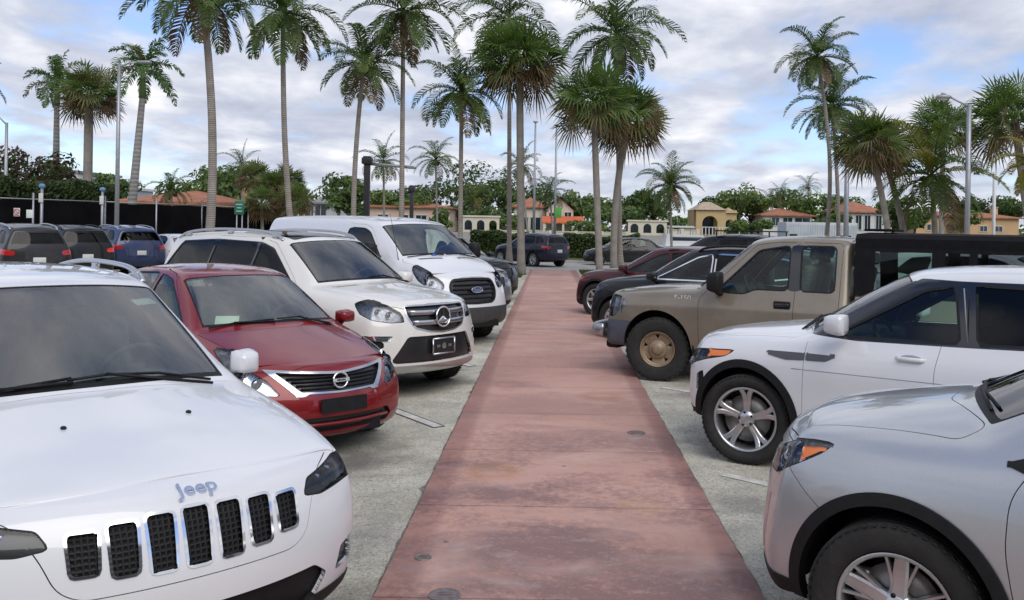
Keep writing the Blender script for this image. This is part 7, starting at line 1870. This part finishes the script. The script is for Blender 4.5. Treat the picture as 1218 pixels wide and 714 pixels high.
# --- broadleaf trees
T = broadleaf
T(22, 205, 46, 5.5, 3.2, 41, 'dark reddish tree above the hedge at the left edge', ('leaf_red', 'leaf'), group='trees behind the fence', nb=12, k=2200, leafs=.16)
T(126, 222, 75, 5.5, 2.6, 42, 'dark tree behind the hedge beside the pale building', group='trees behind the fence', leafs=.2)
T(248, 226, 70, 8, 4.2, 43, 'broad dark tree left of the thick-footed palm trunk', group='trees behind the fence', k=2400, leafs=.24)
T(268, 222, 74, 7, 4.0, 44, 'broad dark tree right of the thick-footed palm trunk', group='trees behind the fence', k=2000, leafs=.24)
T(404, 222, 95, 6, 3.6, 45, 'umbrella-shaped tree behind the white house', group='trees behind the fence', leafs=.24)
T(420, 240, 70, 4, 3.0, 46, 'light green tree beside the dark lamp post', ('leaf_light', 'leaf'), group='trees behind the fence', leafs=.2)
i = 0
for u, v, Y, w, h, lab, mats in ((500, 232, 150, 12, 6, 'dark pines behind the pink house', ('leaf', 'leaf')), (545, 226, 150, 14, 9, 'big dark tree above the left arcade', ('leaf', 'leaf')), (575, 222, 155, 14, 10, 'tallest dark tree of the clump left of the centre fan palm', ('leaf', 'leaf')), (598, 236, 152, 10, 7, 'dark tree touching the centre palm trunks', ('leaf', 'leaf_light')),
        (640, 236, 160, 9, 7, 'tree behind the house with the orange awning', ('leaf', 'leaf_light')), (690, 244, 150, 9, 6, 'light green tree right of the orange awning', ('leaf_light', 'leaf')), (712, 248, 145, 8, 5, 'dark tree between the two fan palm trunks', ('leaf', 'leaf_light')), (748, 244, 150, 10, 5.5, 'dark tree above the right arcade', ('leaf', 'leaf')), (778, 242, 150, 9, 6, 'dark tree behind the droopy coconut palm', ('leaf', 'leaf')),
        (876, 240, 140, 9, 7, 'green tree right of the yellow house', ('leaf_light', 'leaf')), (894, 246, 142, 7, 5, 'green tree in front of the red roof', ('leaf_light', 'leaf')), (960, 246, 138, 8, 5, 'green bushes between the white houses', ('leaf_light', 'leaf')), (940, 238, 170, 9, 5, 'tree behind the red-roofed white house', ('leaf', 'leaf_light')), (1078, 250, 120, 7, 4, 'bushy tree under the leaning fan palms', ('leaf', 'leaf_light')), (1176, 246, 170, 12, 5, 'dark tree behind the far orange roofs', ('leaf', 'leaf')), (1206, 248, 165, 10, 4.5, 'dark tree at the right edge behind the far roofs', ('leaf', 'leaf')), (1140, 246, 172, 10, 5, 'dark tree behind the street lamp', ('leaf', 'leaf')), (470, 240, 130, 10, 5, 'green tree behind the dark lamp post', ('leaf_light', 'leaf')), (560, 254, 140, 14, 4, 'low dark shrubs behind the left arcade', ('leaf', 'leaf')), (840, 250, 160, 9, 5, 'dark tree behind the yellow house', ('leaf', 'leaf')), (735, 256, 138, 12, 3.4, 'low shrubs left of the right arcade', ('leaf', 'leaf_light')), (1010, 248, 150, 9, 5, 'tree behind the second white house', ('leaf', 'leaf_light'))):
    T(u, v, Y, w, h, 60+i, lab, mats, leafs=.38, k=1300); i += 1
# --- fence and hedges on the left
f0, f1, f2 = P(-60, 250, 34.5), P(125, 250, 40), P(240, 250, 45); f3 = P(345, 250, 50)
fence([(f0.x, f0.y), (f1.x, f1.y), (f2.x, f2.y), (f3.x, f3.y)], 2.75, 'black screened fence with thin metal posts along the left side')
hedge('tall_hedge', [(f0.x-.4, f0.y+1.2), (f1.x-.4, f1.y+1.2)], .2, 3.5, 1.3, 'tall dark clipped hedge standing over the black fence', 91, dens=330, s=.085)
hp = [P(670, 300, 55.5), P(760, 300, 55.5)]; hedge('low_hedge', [(hp[0].x, 55.5), (hp[1].x, 55.5)], .1, 1.45, 1.6, 'low green hedge behind the parked SUV and the dark sedan', 92, ('hedge', 'leaf'), dens=420, s=.08, group='low hedges')
hp = [P(560, 300, 55.5), P(628, 300, 55.5)]; hedge('low_hedge', [(hp[0].x, 55.5), (hp[1].x, 55.5)], .1, 1.55, 1.6, 'low green hedge left of the dark blue SUV', 93, ('hedge', 'leaf'), dens=420, s=.08, group='low hedges')
hedge('bank_shrubs', [(P(240, 262, 54).x, 54), (P(440, 262, 54).x, 54)], 0, 2.0, 2.2, 'dark shrubs below the clump of bushy fan palms', 94, ('hedge', 'leaf'), dens=80, s=.15)
# --- buildings on the left
house(72, 92, 206, 80, 8, 'white_wall', 'white flat-roofed block above the hedge on the left', 'flat', 'flat_roof', z0=0, windows=((.75, .8, 1.2, 1.6),), group='houses behind the fence')
house(88, 138, 224, 85, 8, 'grey_wall', 'low pale building just over the hedge', 'flat', 'white_wall', z0=0, group='houses behind the fence')
house(140, 268, 240, 62, 9, 'orange_wall', 'orange-walled house with a tiled roof behind the black fence', 'hip', 'tiles', .95, z0=0, chimney=4.2, group='houses behind the fence', windows=((.25, .75, 1.4, .8),))
house(366, 401, 241, 100, 8, 'white_wall', 'small white house with a grey roof behind the van', 'hip', 'flat_roof', .9, windows=((.45, .72, 1.3, 1.3), (.12, .7, .6, 1.2)), group='houses behind the fence', chimney=1.2)
house(436, 535, 246, 128, 10, 'pink_wall', 'long pink house with a low tiled roof behind the dark lamp posts', 'hip', 'tiles', 1.0, windows=((.2, .5, 1.6, 1.2), (.45, .5, 1.4, 1.2), (.66, .5, 1.6, 1.2), (.9, .5, 2.2, 1.6)))
# --- far bank
arcade(550, 594, 256.5, 124, 3, 'cream arcade of three arches on the left part of the far bank')
arcade(747, 793, 262, 122, 3, 'cream arcade of three arches right of the twin fan palm trunks')
def bank_wall(u0, u1, vt, Y, label, h=None, mat='cream_wall', pil=3.0):
    a, c = P(u0, vt, Y), P(u1, vt, Y); root = empty('garden_wall', (a.x, Y, 1.1), 0, label, 'wall', 'cream garden walls on the far bank'); W = c.x-a.x; h = (a.z+c.z)/2-1.1
    b = MB(); b.box((W/2, 0, h/2), (W, .3, h)); b.build('wall', [M[mat]], root); n = max(2, int(W/pil))
    b = MB()
    for i in range(n+1): b.box((W*i/n, -.02, h/2+.1), (.45, .5, h+.2))
    b.build('pillars', [M[mat]], root); b = MB(); b.box((W/2, 0, h+.05), (W, .45, .1)); b.build('coping', [M[mat]], root)
bank_wall(594, 746, 276, 121, 'long low cream wall between the two arcades'); bank_wall(793, 830, 274, 121, 'short cream wall between the right arcade and the boat')
house(612, 648, 246, 138, 9, 'cream_wall', 'cream house half hidden by the centre palm trunks', 'hip', 'tiles', 1.6, windows=((.3, .35, 1.6, 2), (.7, .35, 1.6, 2)))
hs = house(650, 682, 250, 134, 9, 'beige_wall', 'beige gabled house with an orange awning', 'gable', 'tiles_tan', 1.9, windows=((.8, .72, 1.1, 1.4), (.2, .72, .9, 1.2)))
hw = P(682, 262, 134).x-P(650, 262, 134).x; b = MB()
vs = []
for i in range(13):
    x = -hw/2-.6+(hw+2.2)*i/12; vs += [(x, -.1, 2.6), (x, -2.6, 1.75), (x, -2.65, 1.45+.1*(i % 2))]
b.add(vs, [(3*i+j, 3*i+j+1, 3*i+j+4, 3*i+j+3) for i in range(12) for j in range(2)]); o = b.build('awning', [M['awning']], hs)
b = MB()
for i in range(5): b.box((-hw/2-.3+(hw+1.6)*i/4, -2.4, .85), (.3, .3, 1.7))
b.build('porch_posts', [M['cream_wall']], hs)
# yellow house with arches
a, c_ = P(828, 250, 132), P(876, 250, 132); W = c_.x-a.x; hh = (a.z+c_.z)/2-1.1
yh = empty('house', ((a.x+c_.x)/2, 132, 1.1), 0, 'yellow house with one big arch and a smaller one', 'house', 'houses across the water')
arched_wall(yh, -W/2, W/2, 0, hh, [(-W*.16, W*.38, hh*.48), (W*.33, W*.20, hh*.50)], 0, .5, 'yellow_wall')
b = MB(); b.box((0, 5, hh/2), (W, 6, hh)); b.build('back_wall', [M['yellow_wall']], yh)
b = MB(); b.box((-W*.16, 1.95, hh*.40), (W*.30, .1, hh*.62)); b.build('window', [M['win_dark']], yh); b = MB(); b.box((W*.33, 1.95, hh*.3), (W*.16, .1, hh*.6)); b.build('window', [M['win_dark']], yh)
b = MB(); x0 = W*.42; b.add([(-W*.52, -.6, hh), (W*.24, -.6, hh), (W*.24, 8.5, hh), (-W*.52, 8.5, hh), (-W*.22, 4, hh+1.3), (-W*.02, 4, hh+1.3), (W*.24, -.6, hh-.4), (W*.54, -.6, hh-.4), (W*.54, 8, hh-.4), (W*.24, 8, hh-.4), (W*.39, 3, hh+.5)], [(0, 1, 5, 4), (1, 2, 5), (2, 3, 4, 5), (3, 0, 4), (6, 7, 10), (7, 8, 10), (8, 9, 10), (9, 6, 10)]); b.build('roof', [M['tiles_tan']], yh)
b = MB()
for i in range(12): b.box((-W*.40+W*.9*i/11, -2.2, .65), (.12, .12, 1.3))
b.box((W*.05, -2.2, 1.32), (W*.92, .18, .1)); b.build('balustrade', [M['white_wall']], yh)
house(908, 966, 256, 136, 10, 'white_wall', 'white house with a red tiled roof behind the tan pickup', 'hip', 'tiles', 1.2, windows=((.25, .70, 1.2, 1.3), (.5, .70, 1.5, 1.3), (.8, .70, 2.4, 1.3)))
house(1004, 1052, 252, 130, 11, 'white_wall', 'tall white house with a red roof behind the leaning fan palms', 'hip', 'tiles', 1.7, windows=((.12, .6, .9, 2.2), (.36, .6, .9, 2.2), (.58, .6, .9, 2.2), (.86, .6, .9, 2.2)))
house(1090, 1148, 256, 140, 10, 'orange_wall', 'low pale orange house under the wide coconut palm', 'hip', 'tiles', .9, windows=((.3, .5, 1.3, 1), (.7, .5, 1.3, 1)))
house(1152, 1212, 259, 150, 10, 'orange_wall', 'low orange-roofed house at the right edge', 'hip', 'tiles', 1.0, windows=((.3, .5, 1.3, 1), (.6, .5, 1.3, 1)), chimney=2.0)
# white site hut / container on the near side of the water
a, c_ = P(884, 266, 70), P(968, 266, 70); W = c_.x-a.x; root = empty('white_container', ((a.x+c_.x)/2, 60, 0), 0, 'long white container standing behind the tan pickup cab', 'container')
h_ = P(926, 265, 60).z; W = P(968, 266, 60).x-P(884, 266, 60).x
b = MB(); b.box((0, 0, h_/2+.1), (W, 2.2, h_-.1), 0, None, .03)
for i in range(30): b.box((-W/2+W*(i+.5)/30, -1.11, h_/2+.1), (W/60, .04, h_-.4))
b.build('shell', [M['container']], root) if 'container' in M else b.build('shell', [simple('container_paint', (.46, .50, .53), .6, var=.15, vscale=1.2)], root)
b = MB(); b.box((-W/2+.5, -1.14, h_*.55), (.5, .04, .8)); b.build('vent', [M['win_dark']], root); b = MB(); b.box((W/2-.9, -1.14, h_*.62), (.9, .04, .35)); b.build('window', [M['win_dark']], root)
b = MB()
for sx in (-1, 1): b.box((sx*W*.4, 0, .05), (.3, 2, .1))
b.build('footing', [conc], root)
# boat on the canal
p = P(828, 276, 100); root = empty('motor_yacht', (p.x, 100, -1.1), 0, 'white motor yacht moored in front of the yellow house', 'boat')
b = MB(); L_ = 9.5; n = 14; vs = []
for i in range(n+1):
    f = i/n; x = -L_/2+L_*f; w = 1.5*(1-max(0, (f-.55)/.45)**2.2)+.05; s_ = 1.25+.35*f*f
    vs += [(x, -w*.7, -.1), (x, -w, s_), (x, w, s_), (x, w*.7, -.1)]
b.add(vs, [(4*i+j, 4*i+(j+1) % 4, 4*i+4+(j+1) % 4, 4*i+4+j) for i in range(n) for j in range(4)]+[(0, 1, 2, 3), (4*n+3, 4*n+2, 4*n+1, 4*n)]); b.build('hull', [M['pole_white']], root)
b = MB(); b.prism(round_poly([(-3.6, 1.2), (1.8, 1.2), (.6, 2.5), (-3.4, 2.6)], .15), 2.2, lambda a, d, t: (a, -1.1+t, d)); b.prism(round_poly([(-3.2, 3.3), (-.2, 3.3), (-.5, 3.5), (-3.2, 3.5)], .05), 2.0, lambda a, d, t: (a, -1.0+t, d)); b.build('cabin', [M['pole_white']], root)
b = MB(); b.box((-1.2, 0, 2.05), (3.6, 2.26, .5), 0, None, .1); b.build('cabin_window', [M['win_dark']], root)
b = MB()
for sx in (-3.1, -1.9, -.5):
    for sy in (-.9, .9): b.tube([(sx, sy, 2.5), (sx, sy, 3.35)], .04, 6)
b.tube([(-2, 0, 3.5), (-2.2, 0, 4.6)], .03, 6); b.build('rail_posts', [M['galv']], root)
# --- poles
r_, h_ = pole(142, 76, 36, .10, .065, 'tall grey street lamp in front of the left royal palm', 'street_lamp', 'street lamp', group='street lamps')
b = MB(); b.tube([(0, 0, h_-.15), (.35, .0, h_+.02), (.75, 0, h_+.08)], .035, 8); b.build('arm', [M['galv']], r_); b = MB(); b.box((1.0, 0, h_+.08), (.55, .24, .12), 0, None, .05); b.build('lamp_head', [M['galv']], r_)
r_, h_ = pole(8, 146, 40, .09, .06, 'grey street lamp at the left edge leaning its arm out of the picture', 'street_lamp', 'street lamp', group='street lamps')
b = MB(); b.tube([(0, 0, h_-.1), (-.35, .0, h_+.25), (-.9, 0, h_+.45)], .035, 8); b.build('arm', [M['galv']], r_); b = MB(); b.box((-1.1, 0, h_+.47), (.5, .22, .11), 0, None, .05); b.build('lamp_head', [M['galv']], r_)
r_, h_ = pole(1153, 124, 27, .085, .07, 'grey street lamp on the right with its head reaching left', 'street_lamp', 'street lamp', group='street lamps')
b = MB(); b.tube([(0, 0, h_-.08), (-.3, 0, h_+.06), (-.62, 0, h_+.22)], .03, 8); b.build('arm', [M['galv']], r_)
b = MB(); b.sphere((-.78, 0, h_+.20), (.24, .15, .08), 0, 16, 8); b.box((-.78, 0, h_+.29), (.10, .10, .08), 0, None, .02); b.build('lamp_head', [M['galv']], r_); b = MB(); b.sphere((-.80, 0, h_+.15), (.15, .11, .06), 0, 14, 8); b.build('lamp_glass', [M['lamp_glass']], r_)
pole(1183, 205, 34, .065, .06, 'plain white pole right of the street lamp', 'white_pole', 'pole', 'pole_white')
pole(1008, 168, 44, .14, .11, 'plain grey pole beside the second coconut palm', 'utility_pole', 'pole', 'galv')
for u, vt, Y, lab, mt in ((637, 146, 52, 'thin grey mast left of the green banner', 'galv'), (662, 150, 52, 'thin dark mast carrying the green banner', 'galv')):
    r_, h_ = pole(u, vt, Y, .09, .05, lab, 'lamp_mast', 'mast', mt, 'thin masts before the water')
    b = MB(); b.box((0, 0, h_+.05), (.28, .16, .1), 0, None, .03); b.build('cap', [M['galv']], r_)
    if u == 662:
        b = MB(); b.box((.18, -.12, (P(662, 253, Y).z)), (.40, .03, .62), 0, None, .01); b.build('banner', [simple('lime_banner', (.10, .36, .07), .7)], r_)
for u, vt, Y, lab, sg in ((437, 190, 40, 'thick dark lamp post with an arm over the van', 1), (490, 224, 48, 'shorter dark lamp post farther off behind the van', -1)):
    p = P(u, vt, Y); root = empty('dark_lamp_post', (p.x, Y, 0), 0, lab, 'lamp post', 'dark lamp posts'); b = MB()
    w = .26 if sg > 0 else .2
    b.box((0, 0, p.z/2), (w, w, p.z), 0, None, .03); b.box((0, 0, .06), (.45, .45, .12), 0, None, .02); b.build('post', [M['pole_dark']], root)
    b = MB(); b.box((0, 0, p.z-.06), (w*1.7, w*1.7, .28), 0, None, .02); b.box((0, 0, p.z+.11), (w*1.3, w*1.3, .08), 0, None, .02); b.build('cap', [M['pole_dark']], root)
    b = MB(); l = 2.1 if sg > 0 else .55
    b.tube([(0, 0, p.z-.18), (l*sg, 0, p.z-.32)], .07, 8); b.box((l*sg*.95, 0, p.z-.33), (.4, .22, .10), 0, None, .03); b.build('arm', [M['galv'] if sg > 0 else M['pole_dark']], root)
# parking posts and fence signs on the left
for u, vt, Y, lab in ((50, 222, 33, 'parking post with a blue cap, left one before the hedge'), (122, 226, 36, 'parking post with a blue cap, right one before the hedge')):
    r_, h_ = pole(u, vt, Y, .05, .05, lab, 'sign_post', 'sign post', 'galv', 'parking posts'); b = MB(); b.box((0, -.06, h_-.42), (.16, .04, .34), 0, None, .01); b.build('plate', [M['sign_white']], r_)
    b = MB(); b.sphere((0, 0, h_+.02), (.13, .10, .09), 0, 10, 8); b.build('cap', [M['sign_blue']], r_)
for u, v, Y, lab, mt in ((20, 252.5, 34.2, 'small red and white notice on the black fence', 'sign_red'), (35, 254.5, 34.6, 'small cream notice on the black fence', 'paper')):
    p = P(u, v, Y+.35); o = empty('fence_notice', p, 0, lab, 'notice', 'notices on the fence'); b = MB(); b.box((0, 0, 0), (.24, .015, .32), 0, None, .004); b.build('board', [M['sign_white' if mt == 'sign_red' else mt]], o)
    if mt == 'sign_red':
        b = MB(); b.lathe([(.11, 0), (.08, 0)], 20, 'y', (0, -.012, .02)); b.box((0, -.012, .02), (.18, .004, .025), 0, Matrix.Rotation(R(45), 3, 'Y')); b.box((0, -.011, -.12), (.2, .004, .03)); b.build('no_parking_mark', [M['sign_red']], o)
p = P(285, 250, 40); r_ = empty('green_sign', (p.x, 40, 0), 0, 'green street sign on two thin posts under the bushy palms', 'sign'); b = MB()
for sx in (-.12, .12): b.tube([(sx, 0, 0), (sx, 0, p.z-.1)], .03, 8)
b.build('posts', [M['galv']], r_); b = MB(); b.box((0, -.05, p.z+.1), (.44, .03, .60), 0, None, .015); b.build('board', [M['sign_green']], r_)
b = MB()
for k, w in enumerate((.28, .20, .26)): b.box((0, -.068, p.z+.25-.15*k), (w, .004, .035))
b.build('lettering', [M['sign_white']], r_)

# far woods closing the view along the bank
rr = random.Random(7); b = MB()
for i in range(15000):
    x = rr.uniform(-190, 170); hh = 4.2+1.6*math.sin(x*.11)+1.1*math.sin(x*.37+1)
    p = Vector((x, 186+rr.uniform(-4, 4), 1.1+rr.random()**.7*hh)); n = Vector((rr.gauss(0, 1), rr.gauss(0, 1), rr.gauss(.5, 1))).normalized(); a = n.orthogonal().normalized(); c_ = n.cross(a); ss = rr.uniform(.35, .8)
    b.add([p-a*ss, p-c_*ss*.5, p+a*ss, p+c_*ss*.5], [(0, 1, 2, 3)], rr.randrange(2), False)
setp(b.build('far_woods', [M['leaf'], M['leaf_light']], fix=False), 'continuous line of dark green woods beyond the far houses', 'woods', kind='stuff')
# apartment block behind the viewer (it shows only as bands mirrored in the car windows)
ab = empty('apartment_building', (2, -46, 0), 0, 'long apartment block with rows of balconies, mirrored in the car windows', 'building')
b = MB(); b.box((0, -6, 13), (110, 12, 26)); b.build('wall', [simple('block_wall', (.20, .19, .17), .9)], ab)
M['block_balcony'] = simple('block_balcony', (.30, .29, .27), .9)
for fl in range(8):
    b = MB(); b.box((0, .9, 3.1*fl+3.0), (110, 1.8, .28)); b.box((0, 1.75, 3.1*fl+3.6), (110, .08, .95)); b.build('balcony', [M['block_balcony']], ab)
    b = MB(); b.box((0, .03, 3.1*fl+1.6), (108, .06, 2.2)); b.build('window', [M['win_dark']], ab)

for k, (u, v, Y, w, h, lab) in enumerate(((872, 270, 126, 5, 2.6, 'green shrub just right of the yellow house'), (902, 268, 127, 4, 2.4, 'green shrub at the left end of the red-roofed white house'), (974, 268, 126, 6, 3.0, 'green shrub between the two white houses'), (1000, 262, 124, 4, 4.0, 'tall green shrub at the left corner of the second white house'),
        (1060, 262, 122, 6, 4, 'green shrub under the leaning fan palms'), (1088, 262, 124, 5, 3, 'green shrub at the left end of the low pale orange house'), (1150, 262, 138, 6, 3, 'green shrub between the two orange houses'), (604, 268, 126, 5, 3.4, 'green shrub left of the half hidden cream house'), (700, 270, 124, 7, 2.6, 'green shrub right of the orange awning'), (806, 270, 123, 5, 3.0, 'green shrub at the foot of the droopy coconut palm'), (524, 262, 120, 6, 3.6, 'green shrub right of the pink house'))):
    T(u, v, Y, w, h, 160+k, lab, ('leaf_light', 'leaf'), leafs=.3, k=800, name='shrub', cat='shrub', group='shrubs on the far bank', nb=6)
